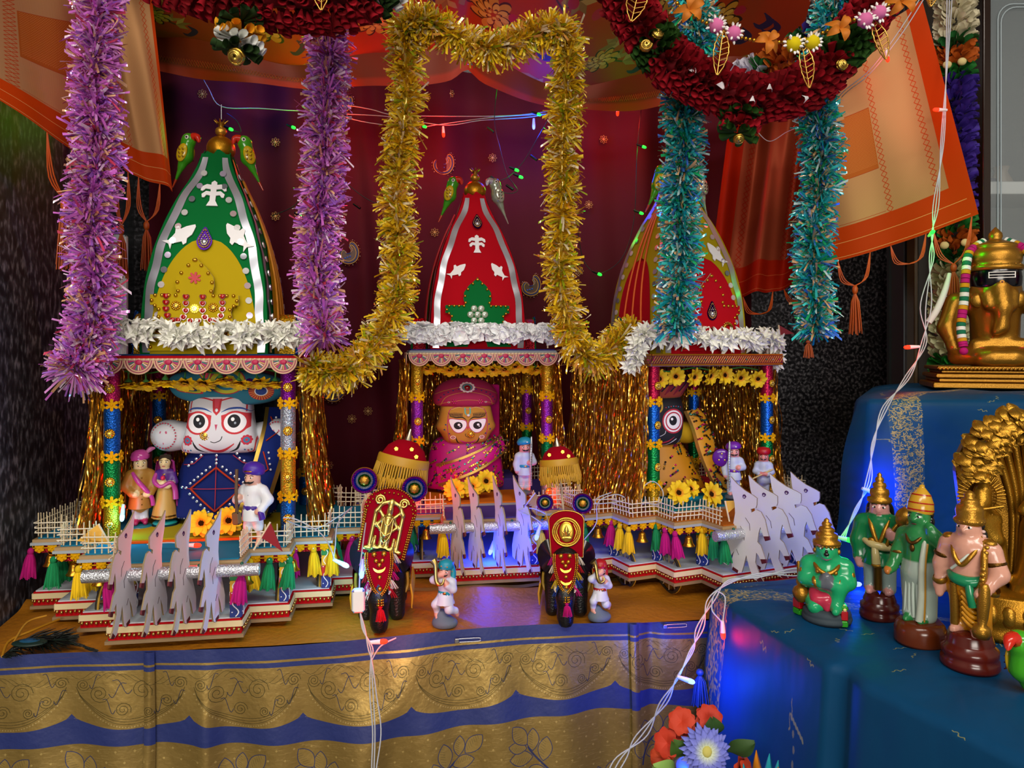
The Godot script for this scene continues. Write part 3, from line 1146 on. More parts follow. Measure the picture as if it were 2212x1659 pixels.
func orange_saris() -> void:
	var tx := orange_sari_texture()
	var om := texmat(tx[0], 1.0)
	om.metallic_specular = 0.2
	om.metallic = 1.0
	om.metallic_texture = tx[1]
	om.metallic_texture_channel = BaseMaterial3D.TEXTURE_CHANNEL_RED
	om.roughness_texture = tx[1]
	om.roughness_texture_channel = BaseMaterial3D.TEXTURE_CHANNEL_GREEN
	var quad_sari := func(nm: String, label: String, tl: Vector3, tr: Vector3, bl: Vector3, br: Vector3, amp: float, fr: float, fringe: Array, flip: bool, u0 := 0.0, u1 := 1.0, shade_tint := Color.WHITE) -> Node3D:
		var o := thing(nm, label, "sari")
		var nrm := (tr - tl).cross(tl - bl).normalized()
		if nrm.z < 0:
			nrm = -nrm
		var pos := func(s: float, t: float) -> Vector3:
			var p: Vector3 = tl.lerp(tr, s).lerp(bl.lerp(br, s), t)
			return p + nrm * (amp * sin(s * fr + t * 1.3) + amp * 0.3 * sin(s * fr * 2.3 + 1 - t * 2.0)) + Vector3(0, -0.006 * sin(PI * s), 0)
		var m := MB.new()
		sheet(m, 90, 60, pos)
		for i in m.v.size():
			var x := lerpf(u0, u1, m.uv[i].x)
			m.uv[i] = Vector2(1 - x if flip else x, m.uv[i].y)
		var tm := om
		if shade_tint != Color.WHITE:
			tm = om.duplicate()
			tm.albedo_color = shade_tint
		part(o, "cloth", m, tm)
		for k in fringe.size():
			var s: float = fringe[k][0]
			var fm := MB.new()
			var a: Vector3 = pos.call(s - 0.12, 1.0)
			var c: Vector3 = pos.call(s + 0.12, 1.0)
			var kn: Vector3 = pos.call(s, 1.0) + Vector3(0, -fringe[k][1], 0.004)
			for q in 3:
				var w := Vector3(0.003 * (q - 1), 0.002 * q, 0)
				tube(fm, spline([a, a.lerp(kn, 0.5) + Vector3(-0.006, -0.014, 0) + w, kn], 8), 0.0011, 4, hx("b84a10"), false)
				tube(fm, spline([c, c.lerp(kn, 0.5) + Vector3(0.006, -0.012, 0) - w, kn], 8), 0.0011, 4, hx("c4540f"), false)
			if fringe[k][2] > 0:
				tassel(fm, kn, fringe[k][2], 0.012, hx("b9500f"), 26)
			part(o, "fringe_tassel", fm, M.silk)
		return o
	quad_sari.call("orange_sari", "orange and gold sari end hanging beside the flower column", at(1745, 130, 1.25), at(1992, 0, 1.18), at(1798, 566, 1.30), at(2112, 462, 1.17), 0.006, 6.0, [[0.16, 0.05, 0.085], [0.55, 0.04, 0.0], [0.84, 0.065, 0.075]], false)
	quad_sari.call("orange_sari", "orange sari corner with long tassels over the granite pillar", at(-110, -90, 0.78), at(220, -110, 1.05), at(-140, 112, 0.78), at(262, 392, 1.08), 0.006, 7.0, [[0.62, 0.07, 0.095]], true, 0.3, 1.0)
	quad_sari.call("orange_sari", "narrow folded orange sari end behind the left pink tinsel", at(155, -60, 1.16), at(316, -20, 1.26), at(228, 330, 1.20), at(374, 414, 1.30), 0.012, 8.0, [[0.25, 0.10, 0.09], [0.62, 0.07, 0.085]], false, 0.1, 0.9)
	quad_sari.call("orange_sari", "red and copper pleated sari end, colour darkened as shade, beside the third tower", at(1580, 225, 1.55), at(1850, 190, 1.50), at(1525, 655, 1.50), at(1800, 590, 1.45), 0.022, 17.0, [[0.42, 0.045, 0.0], [0.75, 0.04, 0.05]], true, 0.0, 0.9, Color(0.82, 0.52, 0.5))  # redder cloth, with the shade of the saris in front put into its colour

# ---------- the temple chariots ----------
const TOW := [0.0835, 0.083, 0.081, 0.077, 0.070, 0.060, 0.047, 0.031, 0.0195]
const TH := 0.292

func tw(h: float) -> float:
	var s := clampf(h / TH, 0, 1) * 8.0
	var k := mini(int(s), 7)
	var a: float = TOW[maxi(0, k - 1)]
	var b: float = TOW[k]
	var c: float = TOW[k + 1]
	var d: float = TOW[mini(8, k + 2)]
	return cubic_interpolate(b, c, a, d, s - k)

func face(side: int, x: float, h: float, lift := 0.0) -> Vector3:
	var w := tw(h)
	var s := clampf(x / maxf(w, 0.001), -1.2, 1.2)
	return Basis(Vector3.UP, side * PI / 2) * Vector3(x, h, w * (1.0 + 0.05 * (1 - s * s)) + lift)

func onface(m: MB, side: int, x0: float, h0: float, from: int) -> void:
	for i in range(from, m.v.size()):
		var p := m.v[i]
		var e := face(side, x0 + p.x, h0 + p.y + 0.002) - face(side, x0 + p.x, h0 + p.y - 0.002)
		var up := e.normalized()
		var rt := Basis(Vector3.UP, side * PI / 2).x
		var nn := rt.cross(up).normalized()
		m.v[i] = face(side, x0 + p.x, h0 + p.y) + nn * p.z
		var q := m.n[i]
		m.n[i] = (rt * q.x + up * q.y + nn * q.z).normalized()

func decal(poly: PackedVector2Array, side: int, x0: float, h0: float, col: Color, lift := 0.0015, thick := 0.0015) -> MB:
	var m := MB.new()
	extrude(m, poly, lift, lift + thick, col)
	onface(m, side, x0, h0, 0)
	return m

func mir(p: PackedVector2Array) -> PackedVector2Array:
	var o := PackedVector2Array()
	for q in p:
		o.append(Vector2(-q.x, q.y))
	return o

func half(s: String, k := 0.001) -> PackedVector2Array:
	var r := pv(s, k)
	var o := r.duplicate()
	for i in range(r.size() - 1, -1, -1):
		if absf(r[i].x) > 1e-6:
			o.append(Vector2(-r[i].x, r[i].y))
	return o

func slab(m: MB, poly: PackedVector2Array, y0: float, y1: float, col: Color, side_col = null) -> void:
	extrude(m, poly, -y1, -y0, col, side_col, Transform3D(Basis(Vector3(1, 0, 0), Vector3(0, 0, 1), Vector3(0, -1, 0)), Vector3.ZERO))

func plan(grow := 0.0) -> PackedVector2Array:
	var o := PackedVector2Array()
	var st := [0.075, 0.124, 0.172, 0.22]
	var q := []
	for i in 4:
		q.append(Vector2(st[i] + grow, st[3 - i] + grow))
		if i < 3:
			q.append(Vector2(st[i] + grow, st[2 - i] + grow))
	for k in 4:
		for i in 7:
			var p: Vector2 = q[i]
			if k % 2:
				p = q[6 - i]
			o.append(Vector2(p.x * (1 if k < 2 else -1), p.y * (1 if k == 0 or k == 3 else -1)))
	return o

func jewel_drop(m: MB, s := 1.0) -> void:
	var o := smooth2(pv("0,15 -5.5,6 -9,-3 -6,-11 0,-14 6,-11 9,-3 5.5,6", 0.001 * s), 3)
	extrude(m, o, 0, 0.0012, hx("2c1450"))
	for i in range(0, o.size(), 1):
		ball(m, Vector3(o[i].x * 0.74, o[i].y * 0.76, 0.0016), 0.0011 * s, hx("d8b068"), 5)
	for i in range(0, o.size(), 2):
		ball(m, Vector3(o[i].x * 0.42, o[i].y * 0.42 - 0.002 * s, 0.0018), 0.0011 * s, hx("f2ead2"), 5)
	ball(m, Vector3(0, -0.004 * s, 0.002), Vector3(0.0032, 0.0032, 0.002) * s, hx("dfe6ee"), 8)

func button_mesh() -> ArrayMesh:
	if not cache.has("button"):
		var m := MB.new()
		for i in 12:
			var a := TAU * i / 12
			ball(m, Vector3(cos(a), sin(a), 0.1) * 0.0052, Vector3(0.0016, 0.0016, 0.0012), hx("d9a62e"), 5)
		ball(m, Vector3.ZERO, Vector3(0.005, 0.005, 0.0026), hx("e0b23c"), 10)
		for i in 7:
			var a := TAU * i / 7
			ball(m, Vector3(cos(a) * 0.0026, sin(a) * 0.0026, 0.0024), 0.0009, hx("fff0b0"), 5)
		cache.button = m.mesh()
	return cache.button

func lace_flower(m: MB, t: Transform3D, r: float, col: Color) -> void:
	extrude(m, petals(6, r * 0.42, r, 4), -0.0006, 0.0009, col, null, t)
	ball(m, t * Vector3(0, 0, 0.001), r * 0.2, col * 1.15, 5)

func tassel_mesh(col: String) -> ArrayMesh:
	if not cache.has("tassel" + col):
		var m := MB.new()
		var c := hx(col)
		ball(m, Vector3(0, -0.004, 0), Vector3(0.0042, 0.0052, 0.0042), c, 10)
		tube(m, [Vector3(0.0036, -0.0078, 0), Vector3(0, -0.0078, 0.0036), Vector3(-0.0036, -0.0078, 0), Vector3(0, -0.0078, -0.0036), Vector3(0.0036, -0.0078, 0)], 0.0007, 5, c * 1.1, false)
		var prof := [Vector2(0.0032, -0.0075), Vector2(0.0055, -0.014), Vector2(0.0068, -0.022), Vector2(0.0084, -0.036)]
		for i in 34:
			var a := TAU * i / 34
			var pts := []
			for p in prof:
				pts.append(Vector3(cos(a) * p.x, p.y, sin(a) * p.x))
			var e := 0.0015 * sin(i * 7.3)
			pts[3] = pts[3] + Vector3(cos(a) * e, -0.002 - e, sin(a) * e)
			tube(m, pts, [0.0006, 0.0009, 0.0011, 0.0008], 4, c * (0.9 + 0.2 * (i % 3)), false)
		lathe(m, prof.map(func(p): return Vector2(p.x * 0.9, p.y)), 12, c)
		ball(m, Vector3(0, -0.001, 0.0044), 0.0009, hx("f0f0f0"), 5)
		cache["tassel" + col] = m.mesh()
	return cache["tassel" + col]

func bell_mesh() -> ArrayMesh:
	if not cache.has("bell"):
		var m := MB.new()
		var c := hx("c08a2c")
		lathe(m, [Vector2(0.0, -0.004), Vector2(0.0035, -0.0045), Vector2(0.0052, -0.007), Vector2(0.006, -0.012), Vector2(0.0072, -0.0155), Vector2(0.0094, -0.0178), Vector2(0.0094, -0.0187), Vector2(0.0082, -0.0178), Vector2(0.005, -0.010)], 18, c)
		ball(m, Vector3(0, -0.0185, 0), 0.0022, c, 7)
		var ring := []
		for i in 13:
			ring.append(Vector3(cos(TAU * i / 12) * 0.0028, -0.0015 + sin(TAU * i / 12) * 0.0028, 0))
		tube(m, ring, 0.0006, 5, c, false)
		cache.bell = m.mesh()
	return cache.bell

func chariot(nm: String, label: String, pos: Vector3, yaw: float, k: float, c: Dictionary) -> Node3D:
	var o := thing(nm, label, "chariot", pos, yaw, "miniature temple chariots on the table")
	o.scale = Vector3(k, k * c.get("ky", 1.0), k)
	var y0: float = c.lift
	var P := plan()
	var m := MB.new()
	slab(m, plan(0.003), y0 - 0.004, y0, hx("8d7350"))
	part(o, "card_board", m, M.paper)
	m = MB.new()
	slab(m, P, y0, y0 + 0.018, hx("b3121a"), hx("b3121a"))
	part(o, "red_edge", m, M.velvet)
	m = MB.new()
	slab(m, plan(-0.002), y0 + 0.018, y0 + 0.0195, hx("c3ccd2"))
	part(o, "foam_top", m, M.foam)
	m = MB.new()
	var beads := MB.new()
	var bead := MB.new()
	ball(bead, Vector3.ZERO, 0.0022, hx("c8a05a"), 6)
	var n := P.size()
	for i in n:
		var a := P[i]
		var b := P[(i + 1) % n]
		var d := b - a
		var mid := (a + b) / 2
		var bs := Basis(Vector3.UP, -atan2(d.y, d.x))
		var out := Vector2(d.y, -d.x).normalized()
		if out.dot(mid) < 0:
			out = -out
		box(m, Vector3(mid.x + out.x * 0.0012, y0 + 0.0125, mid.y + out.y * 0.0012), Vector3(d.length() + 0.002, 0.0075, 0.0014), hx("d9c79a"), bs, 0.0004)
		var cnt := int(d.length() / 0.0052)
		for j in cnt:
			var p := a.lerp(b, (j + 0.5) / cnt) + out * 0.0022
			beads.join(bead, Transform3D(Basis(), Vector3(p.x, y0 + 0.0066 - 0.0008 * (j % 2), p.y)))
	part(o, "cream_ribbon", m, M.cloth)
	tag(part(o, "bead_trim", beads, M.gold), "", "", "", "stuff")
	var dy := y0 + 0.081
	m = MB.new()
	slab(m, plan(0.003), dy, dy + 0.0035, hx("9ea6ac"))
	slab(m, plan(0.001), dy + 0.0035, dy + 0.0075, hx("a6875a"))
	part(o, "deck_board", m, M.foam)
	m = MB.new()
	slab(m, plan(-0.004), dy + 0.0075, dy + 0.0092, hx(c.felt))
	part(o, "deck_felt", m, M.felt)
	m = MB.new()
	slab(m, plan(-0.002), dy - 0.011, dy, hx(c.band))
	part(o, "deck_band", m, M.holo)
	var lace := MB.new()
	for i in n:
		var a := P[i]
		var b := P[(i + 1) % n]
		var d := b - a
		var mid := (a + b) / 2
		var out := Vector2(d.y, -d.x).normalized()
		if out.dot(mid) < 0:
			out = -out
		var bs := Basis(Vector3(out.y, 0, -out.x), Vector3.UP, Vector3(out.x, 0, out.y))
		var cnt := maxi(2, int(d.length() / 0.0125))
		var wire := []
		for j in cnt:
			var p := a.lerp(b, (j + 0.5) / cnt)
			lace_flower(lace, Transform3D(bs, Vector3(p.x + out.x * 0.001, dy - 0.004, p.y + out.y * 0.001)), 0.0066, hx("d9a012"))
		for j in 2:
			wire.append(Vector3([a, b][j].x + out.x * 0.0008, dy - 0.004, [a, b][j].y + out.y * 0.0008))
		tube(lace, wire, 0.0008, 5, hx("d9a012"))
	tag(part(o, "flower_lace", lace, M.felt), "", "", "", "stuff")
	var col := MB.new()
	var hs := [0.0195, 0.036, 0.050, 0.064, 0.0815]
	var cc := ["1c2f78", "b5161c", "d8a41a", "157a3a"]
	for i in 4:
		box(col, Vector3(0, (hs[i] + hs[i + 1]) / 2, 0), Vector3(0.0105, hs[i + 1] - hs[i], 0.0105), hx(cc[i]), Basis(), 0.0006)
	var scroll := MB.new()
	for f in 4:
		var pts := []
		for i in 29:
			var t := i / 28.0
			pts.append(Basis(Vector3.UP, f * PI / 2) * Vector3(0.0026 * sin(t * 17.0), 0.021 + t * 0.056, 0.0054))
		tube(scroll, pts, 0.0006, 5, hx("f4f0ea"), false)
		for i in 5:
			ball(scroll, Basis(Vector3.UP, f * PI / 2) * Vector3(0.003 * (1 if i % 2 else -1), 0.026 + i * 0.0115, 0.0053), 0.0008, hx("f4f0ea"), 5)
	var colm := col.mesh()
	var scm := scroll.mesh()
	for i in n:
		if i % 2 == 0:
			var p := P[i]
			var f := Vector2(signf(p.x), signf(p.y)) * 0.0065
			var big := 1.35 if absf(p.x) < 0.08 and p.y > 0 else 1.1
			var ci := part(o, "column", colm, M.paint, "", Transform3D(Basis().scaled(Vector3(big, 1, big)), Vector3(p.x - f.x, y0, p.y - f.y)))
			part(ci, "painted_scroll", scm, M.paint)
	for i in 3:
		m = MB.new()
		rod(m, Vector3([-0.07, 0.05, 0.1][i], y0 + 0.019, [0.06, 0.02, 0.09][i]), Vector3([-0.055, 0.045, 0.1][i], dy, [0.05, 0.03, 0.08][i]), 0.003, hx(["0f5a34", "9a9ea6", "0f5a34"][i]), 8)
		part(o, "prop_rod", m, M.holo)
	var wm := MB.new()
	var rim := []
	for i in 25:
		rim.append(Vector3(0, sin(TAU * i / 24) * 0.029, cos(TAU * i / 24) * 0.029))
	tube(wm, rim, 0.0026, 6, hx("2c2214"), false)
	tube(wm, rim.map(func(p): return p * 1.05 + Vector3(0.0016, 0, 0)), 0.0016, 5, hx("b78f22"), false)
	rod(wm, Vector3(-0.006, 0, 0), Vector3(0.006, 0, 0), 0.005, hx("7a5c2c"), 10)
	var wmesh := wm.mesh()
	var sp := MB.new()
	rod(sp, Vector3.ZERO, Vector3(0, 0.028, 0), 0.0011, hx("9a8560"), 5)
	var spm := sp.mesh()
	for w in [[-0.155, 0.085], [-0.108, 0.135], [0.108, 0.135], [0.155, 0.085], [-0.155, -0.085], [0.155, -0.085]]:
		var wh := part(o, "wheel", wmesh, M.wood, "", Transform3D(Basis(), Vector3(w[0], 0.031 / k, w[1])))
		for i in 10:
			part(wh, "spoke", spm, M.wood, "", Transform3D(Basis(Vector3.RIGHT, TAU * i / 10), Vector3.ZERO))
	var pk := MB.new()
	rod(pk, Vector3.ZERO, Vector3(0, 0.027, 0), 0.0009, hx("d8c6a0"), 6, 0.0008)
	ball(pk, Vector3(0, 0.027, 0), Vector3(0.0009, 0.0012, 0.0009), hx("d8c6a0"), 6)
	var pkm := pk.mesh()
	var r := RandomNumberGenerator.new()
	r.seed = c.seed
	for i in n:
		var a := P[i] * 0.975
		var b := P[(i + 1) % n] * 0.975
		var mid := (a + b) / 2
		if mid.y < -0.16 or (absf(mid.x) < 0.03 and mid.y > 0):
			continue
		var d := b - a
		var fe := Node3D.new()
		fe.name = "fence"
		o.add_child(fe, true)
		fe.position = Vector3(mid.x, dy + 0.009, mid.y)
		fe.rotation = Vector3(r.randf_range(-0.1, 0.1), -atan2(d.y, d.x) + r.randf_range(-0.08, 0.08), r.randf_range(-0.03, 0.03))
		var l := d.length()
		var rl := MB.new()
		for y in [0.0065, 0.0135, 0.0205]:
			rod(rl, Vector3(-l * 0.5 - 0.004, y + r.randf_range(-0.001, 0.001), 0.0012), Vector3(l * 0.5 + r.randf_range(0.001, 0.007), y + r.randf_range(-0.001, 0.001), 0.0012), 0.00085, hx("e6dcc4"), 6)
		part(fe, "rails", rl, M.wood)
		var cnt := int(l / 0.0075)
		for j in cnt:
			part(fe, "picket", pkm, M.wood, "", Transform3D(Basis.from_euler(Vector3(0, 0, r.randf_range(-0.05, 0.05))).scaled(Vector3(1, r.randf_range(0.9, 1.12), 1)), Vector3(lerpf(-l * 0.5, l * 0.5, (j + 0.5) / cnt), 0, 0)))
	var tc := ["1a7a48", "a8176a", "d9b21c"]
	var q := 0
	for i in n:
		var p := P[i]
		if p.y < -0.1:
			continue
		var s := p * 1.012
		part(o, "tassel", tassel_mesh(tc[(i + int(c.seed)) % 3]), M.cloth, "", Transform3D(Basis.from_euler(Vector3(r.randf_range(-0.12, 0.12), r.randf() * 6, r.randf_range(-0.15, 0.15))), Vector3(s.x, dy - 0.004, s.y)))
		var e := P[(i + 1) % n]
		if e.y > -0.1 and (p - e).length() < 0.1:
			s = p.lerp(e, 0.5) * 1.012
			if q % 2 == 0:
				part(o, "bell", bell_mesh(), M.gold, "", Transform3D(Basis(Vector3.UP, r.randf() * 3), Vector3(s.x, dy - 0.009, s.y)))
			else:
				part(o, "tassel", tassel_mesh(tc[(i + 1 + int(c.seed)) % 3]), M.cloth, "", Transform3D(Basis.from_euler(Vector3(r.randf_range(-0.1, 0.1), 0, r.randf_range(-0.1, 0.1))), Vector3(s.x, dy - 0.004, s.y)))
			q += 1
	m = MB.new()
	box(m, Vector3(0, dy + 0.012, 0.055), Vector3(0.20, 0.006, 0.14), hx(c.mat), Basis(), 0.002)
	part(o, "felt_mat", m, M.felt)
	m = MB.new()
	box(m, Vector3(0, dy + 0.0108, 0.1265), Vector3(0.20, 0.004, 0.003), hx(c.mat_edge), Basis(), 0.001)
	part(o, "mat_edge", m, M.felt)
	m = MB.new()
	box(m, Vector3(0, dy + 0.024, -0.03), Vector3(0.15, 0.022, 0.1), hx(c.seat), Basis(), 0.003)
	part(o, "seat_block", m, M.felt)
	if c.has("panel"):
		m = MB.new()
		box(m, Vector3(0.045, dy + 0.115, -0.088), Vector3(0.09, 0.16, 0.002), hx(c.panel), Basis(), 0.0008)
		part(o, "mirror_card", m, mat(0.08, 0.9))
	m = MB.new()
	rod(m, Vector3(-0.098, dy - 0.001, 0.232), Vector3(0.098, dy - 0.001, 0.232), 0.0075, hx("c9ccd2"), 18)
	var yoke := part(o, "yoke_tube", m, M.holo)
	for i in 4:
		m = MB.new()
		ball(m, Vector3(-0.066 + i * 0.048, dy + 0.0068, 0.2325), 0.0022, hx("12503a"), 8)
		part(yoke, "pin_head", m, M.gloss)
	var ph := 0.229
	var cor := [[-1, 1, c.post_l], [1, 1, c.post_r], [-1, -1, c.post_l], [1, -1, c.post_r]]
	for e in cor:
		var po := Node3D.new()
		po.name = "post"
		o.add_child(po, true)
		po.position = Vector3(e[0] * 0.113, dy + 0.008, e[1] * 0.1)
		var bands: Array = e[2]
		var h := ph
		for bi in bands.size():
			var hb: float = ph * c.split[bi]
			m = MB.new()
			lathe(m, [Vector2(0.0098, h - hb), Vector2(0.0102, h - hb + 0.001), Vector2(0.0102, h - 0.001), Vector2(0.0098, h)], 20, hx(bands[bi]))
			part(po, "foil_band", m, M.holo)
			h -= hb
			if bi < bands.size() - 1:
				var fl := MB.new()
				for i in 5:
					var a := TAU * i / 5 + 0.3
					lace_flower(fl, Transform3D(Basis(Vector3.UP, a), Basis(Vector3.UP, a) * Vector3(0, h, 0.0112)), 0.0085, hx("e0a414"))
				part(po, "flower_trim", fl, M.felt)
			part(po, "gold_button", button_mesh(), M.gold, "", Transform3D(Basis(Vector3.UP, 0.15), Vector3(0.001, h + hb * 0.45, 0.0108)))
		m = MB.new()
		lathe(m, [Vector2(0.0, 0), Vector2(0.0095, 0), Vector2(0.0095, ph), Vector2(0, ph)], 14, hx("b08a30"))
		part(po, "core", m, M.holo)
	var ry := dy + 0.008 + ph
	m = MB.new()
	box(m, Vector3(0, ry + 0.004, 0), Vector3(0.252, 0.008, 0.232), hx("caa9a0"), Basis(), 0.001)
	box(m, Vector3(0, ry + 0.0125, 0), Vector3(0.256, 0.009, 0.236), hx(c.roof), Basis(), 0.002)
	part(o, "roof_board", m, M.velvet)
	m = MB.new()
	box(m, Vector3(0, ry + 0.0178, 0), Vector3(0.248, 0.002, 0.228), hx(c.roof_top), Basis(), 0.0006)
	part(o, "roof_felt", m, M.felt)
	for sd in [[0, 0.128, 0.119], [1, 0.119, 0.129], [3, 0.119, 0.129]]:
		var bs := Basis(Vector3.UP, sd[0] * PI / 2)
		var wv: float = sd[1]
		if c.lace:
			m = MB.new()
			box(m, Vector3(0, ry + 0.0118, sd[2] + 0.0008), Vector3(wv * 2, 0.003, 0.0016), hx("c9a98a"), Basis(), 0.0005)
			for i in 44:
				ball(m, Vector3(lerpf(-wv, wv, (i + 0.5) / 44), ry + 0.0118, sd[2] + 0.0016), Vector3(0.0022, 0.0018, 0.001), hx("d9bf9a"), 5)
			var tr := part(o, "lace_band", m.xf(Transform3D(bs, Vector3.ZERO)), M.cloth)
			var cnt := 7
			for i in cnt:
				var x := lerpf(-wv, wv, (i + 0.5) / cnt)
				var R := wv / cnt * 0.98
				m = MB.new()
				var disc := PackedVector2Array()
				for j in 15:
					var a := PI + PI * j / 14
					disc.append(Vector2(cos(a) * R, sin(a) * R * 0.95))
				extrude(m, disc, 0.0004, 0.0012, hx("9a3f5c"))
				for j in 13:
					var a := PI + PI * (j + 0.5) / 13
					rod(m, Vector3(cos(a) * R * 0.34, sin(a) * R * 0.34, 0.0016), Vector3(cos(a) * R * 0.72, sin(a) * R * 0.72, 0.0016), 0.0007, hx(["d8b25a", "c23a7a", "1f8a7a", "e8dcc0"][(j + i) % 4]), 5)
				for rr in [0.8, 0.98]:
					var pts := []
					for j in 17:
						var a := PI + PI * j / 16
						pts.append(Vector3(cos(a) * R * rr, sin(a) * R * rr, 0.0012))
					tube(m, pts, 0.0010, 5, hx("d6b08c"), false)
				ball(m, Vector3(0, -R * 0.12, 0.0014), Vector3(R * 0.26, R * 0.2, 0.001), hx("b5174a"), 7)
				part(tr, "lace_scallop", m, M.silk, "", Transform3D(bs, bs * Vector3(x, ry + 0.0105, sd[2] + 0.001)))
		else:
			m = MB.new()
			for i in 2:
				box(m, Vector3(0, ry + 0.0025 + i * 0.0155, sd[2] + 0.001), Vector3(wv * 2, 0.003, 0.002), hx("b07a24"), Basis(), 0.0006)
			box(m, Vector3(0, ry + 0.0102, sd[2] + 0.0006), Vector3(wv * 2, 0.0125, 0.0012), hx("8a3f52"))
			for i in 56:
				var x := lerpf(-wv, wv, (i + 0.5) / 56)
				rod(m, Vector3(x - 0.004, ry + 0.005, sd[2] + 0.0016), Vector3(x + 0.004, ry + 0.0155, sd[2] + 0.0016), 0.0007, hx("c99a48"), 5)
				if i % 3 == 0:
					ball(m, Vector3(x, ry + 0.0102, sd[2] + 0.002), 0.0013, hx(["e03a8a", "1f9a8a", "e8e0e0"][(i / 3) % 3]), 6)
			part(o, "braid_trim", m.xf(Transform3D(bs, Vector3.ZERO)), M.gold_rough)
	tower(o, ry + 0.019, c)
	return o

func tower(o: Node3D, y: float, c: Dictionary) -> void:
	var to := Node3D.new()
	to.name = "tower"
	o.add_child(to)
	to.position = Vector3(c.get("tx", 0.0), y, 0)
	to.scale.y = c.get("tk", 1.0)
	for side in 4:
		var m := MB.new()
		sheet(m, 10, 40, func(s: float, t: float) -> Vector3:
			var h := t * TH
			return face(side, (s * 2 - 1) * tw(h), h), hx(c.tower))
		part(to, "felt_side", m, M.felt)
		if side == 2:
			continue
		for sg in [-1.0, 1.0]:
			m = MB.new()
			sheet(m, 2, 44, func(s: float, t: float) -> Vector3:
				var h := 0.002 + t * (TH - 0.008)
				var w := tw(h)
				var q := w - 0.004 - 0.011 * s * clampf(w / 0.03, 0.4, 1.0) + 0.001 * sin(h * 90)
				return face(side, sg * q, h, 0.0012 + 0.0006 * sin(h * 140 + s)), hx("b9bdc6"))
			part(to, "silver_ribbon", m, mat(0.3, 0.7))
			if c.discs:
				for i in 13:
					var h := 0.012 + i * 0.0206
					var x: float = sg * (tw(h) - 0.0225 * clampf(tw(h) / 0.04, 0.55, 1.0))
					var dm := decal(oval(0, 0, 0.0045, 0.0045, 10), side, x, h, hx(["f4f4f2", "f0f0ee", "c9bfd8", "e2c8cc", "8a8f96"][(i * 3 + side + int(sg)) % 5]))
					part(to, "mirror_disc", dm, mat(0.12, 0.55))
		if side != 0:
			m = MB.new()
			var hm := 0.165
			sheet(m, 8, 20, func(s: float, t: float) -> Vector3:
				return face(side, (s * 2 - 1) * 0.052 * pow(maxf(0, 1 - pow(t, 2.6)), 0.5), t * hm, 0.0016), hx(c.panel2))
			part(to, "arched_panel", m, M.felt)
			for i in 3:
				m = MB.new()
				var pts := []
				for j in 16:
					var h := lerpf(TH * 0.88, 0.03 - 0.02 * (i % 2), j / 15.0)
					pts.append(face(side, lerpf(0.004 * (i - 1), (i - 1) * 0.03, j / 15.0), h, 0.003))
				tube(m, pts, 0.0018, 6, hx(c.cord), false)
				part(to, "hanging_cord", m, M.silk)
			m = MB.new()
			var bs := Basis(Vector3.UP, side * PI / 2)
			var arch := PackedVector2Array([Vector2(-0.021, 0), Vector2(0.021, 0)])
			for j in 13:
				arch.append(Vector2(cos(PI * j / 12) * 0.019, 0.045 + sin(PI * j / 12) * 0.014))
			extrude(m, arch, 0.078, 0.112, hx(c.niche), null, Transform3D(bs, Vector3.ZERO))
			var ni := part(to, "shrine_niche", m, M.holo)
			m = MB.new()
			extrude(m, half("0,62 4,58 7,50 6,46 20,46 20,40 14,40 17,0", 0.001), 0.112, 0.115, hx(c.plaque2), null, Transform3D(bs, Vector3.ZERO))
			part(ni, "plaque", m, M.felt)
			m = MB.new()
			var ol := half("0,62 4,58 7,50 6,46 20,46 20,40 14,40 17,0", 0.001)
			for j in ol.size():
				var a := ol[j]
				var b := ol[(j + 1) % ol.size()]
				for l in 3:
					var p := a.lerp(b, l / 3.0)
					ball(m, bs * Vector3(p.x, p.y, 0.1155), 0.0018, hx("1c3a8a"), 5)
			part(ni, "glitter_edge", m, M.holo)
	var fish := pv("-23,3 -22,0 -18,-3 -12,-7 -4,-8 0,-13 5,-13 4,-8 12,-5 16,-3 22,-9 20,-1 25,7 17,3 10,5 5,7 0,14 -4,13 -4,8 -12,7 -18,5", 0.001)
	var lily := half("0,27 4,23 4,17 8,17 14,13 19,6 17,14 11,21 4,22 4,14 6,9 14,3 17,-3 15,4 9,10 4,9 4,-6 9,-14 0,-14", 0.001)
	lily = half("0,26 4,23 4,19 10,20 17,16 18,10 15,9 11,13 4,12 4,8 10,9 16,4 15,-1 12,-1 9,3 4,2 4,-6 8,-14 0,-14", 0.001)
	var rot2 := func(p: PackedVector2Array, a: float, k: float) -> PackedVector2Array:
		var q := PackedVector2Array()
		for v in p:
			q.append(v.rotated(a) * k)
		return q
	var wh := hx("f2f2f4")
	part(to, "paper_lily", decal(rot2.call(lily, 0.0, c.ek), 0, c.ex, c.ey, wh), M.paper)
	part(to, "paper_fish", decal(rot2.call(mir(fish), 0.6, c.fk), 0, -c.fx + c.ex, c.fy, wh), M.paper)
	part(to, "paper_fish", decal(rot2.call(fish, -0.8, c.fk), 0, c.fx + c.ex, c.fy, wh), M.paper)
	var jd := MB.new()
	if c.jd[2] > 0:
		jewel_drop(jd, c.jd[2])
		for i in jd.v.size():
			jd.v[i].z += 0.005
		onface(jd, 0, c.jd[0], c.jd[1], 0)
		part(to, "drop_jewel", jd, M.gold)
	if c.has("arch"):
		var m := MB.new()
		sheet(m, 16, 26, func(s: float, t: float) -> Vector3:
			return face(0, (s * 2 - 1) * 0.070 * pow(maxf(0, 1 - pow(t, 2.2)), 0.52), t * 0.162, 0.0018), hx(c.arch))
		part(to, "ogee_panel", m, M.felt)
	var gk: float = c.gk
	var outl := half("14,0 14,4 10,18 6,27 0,36", 0.001 * gk)
	var shape := PackedVector2Array()
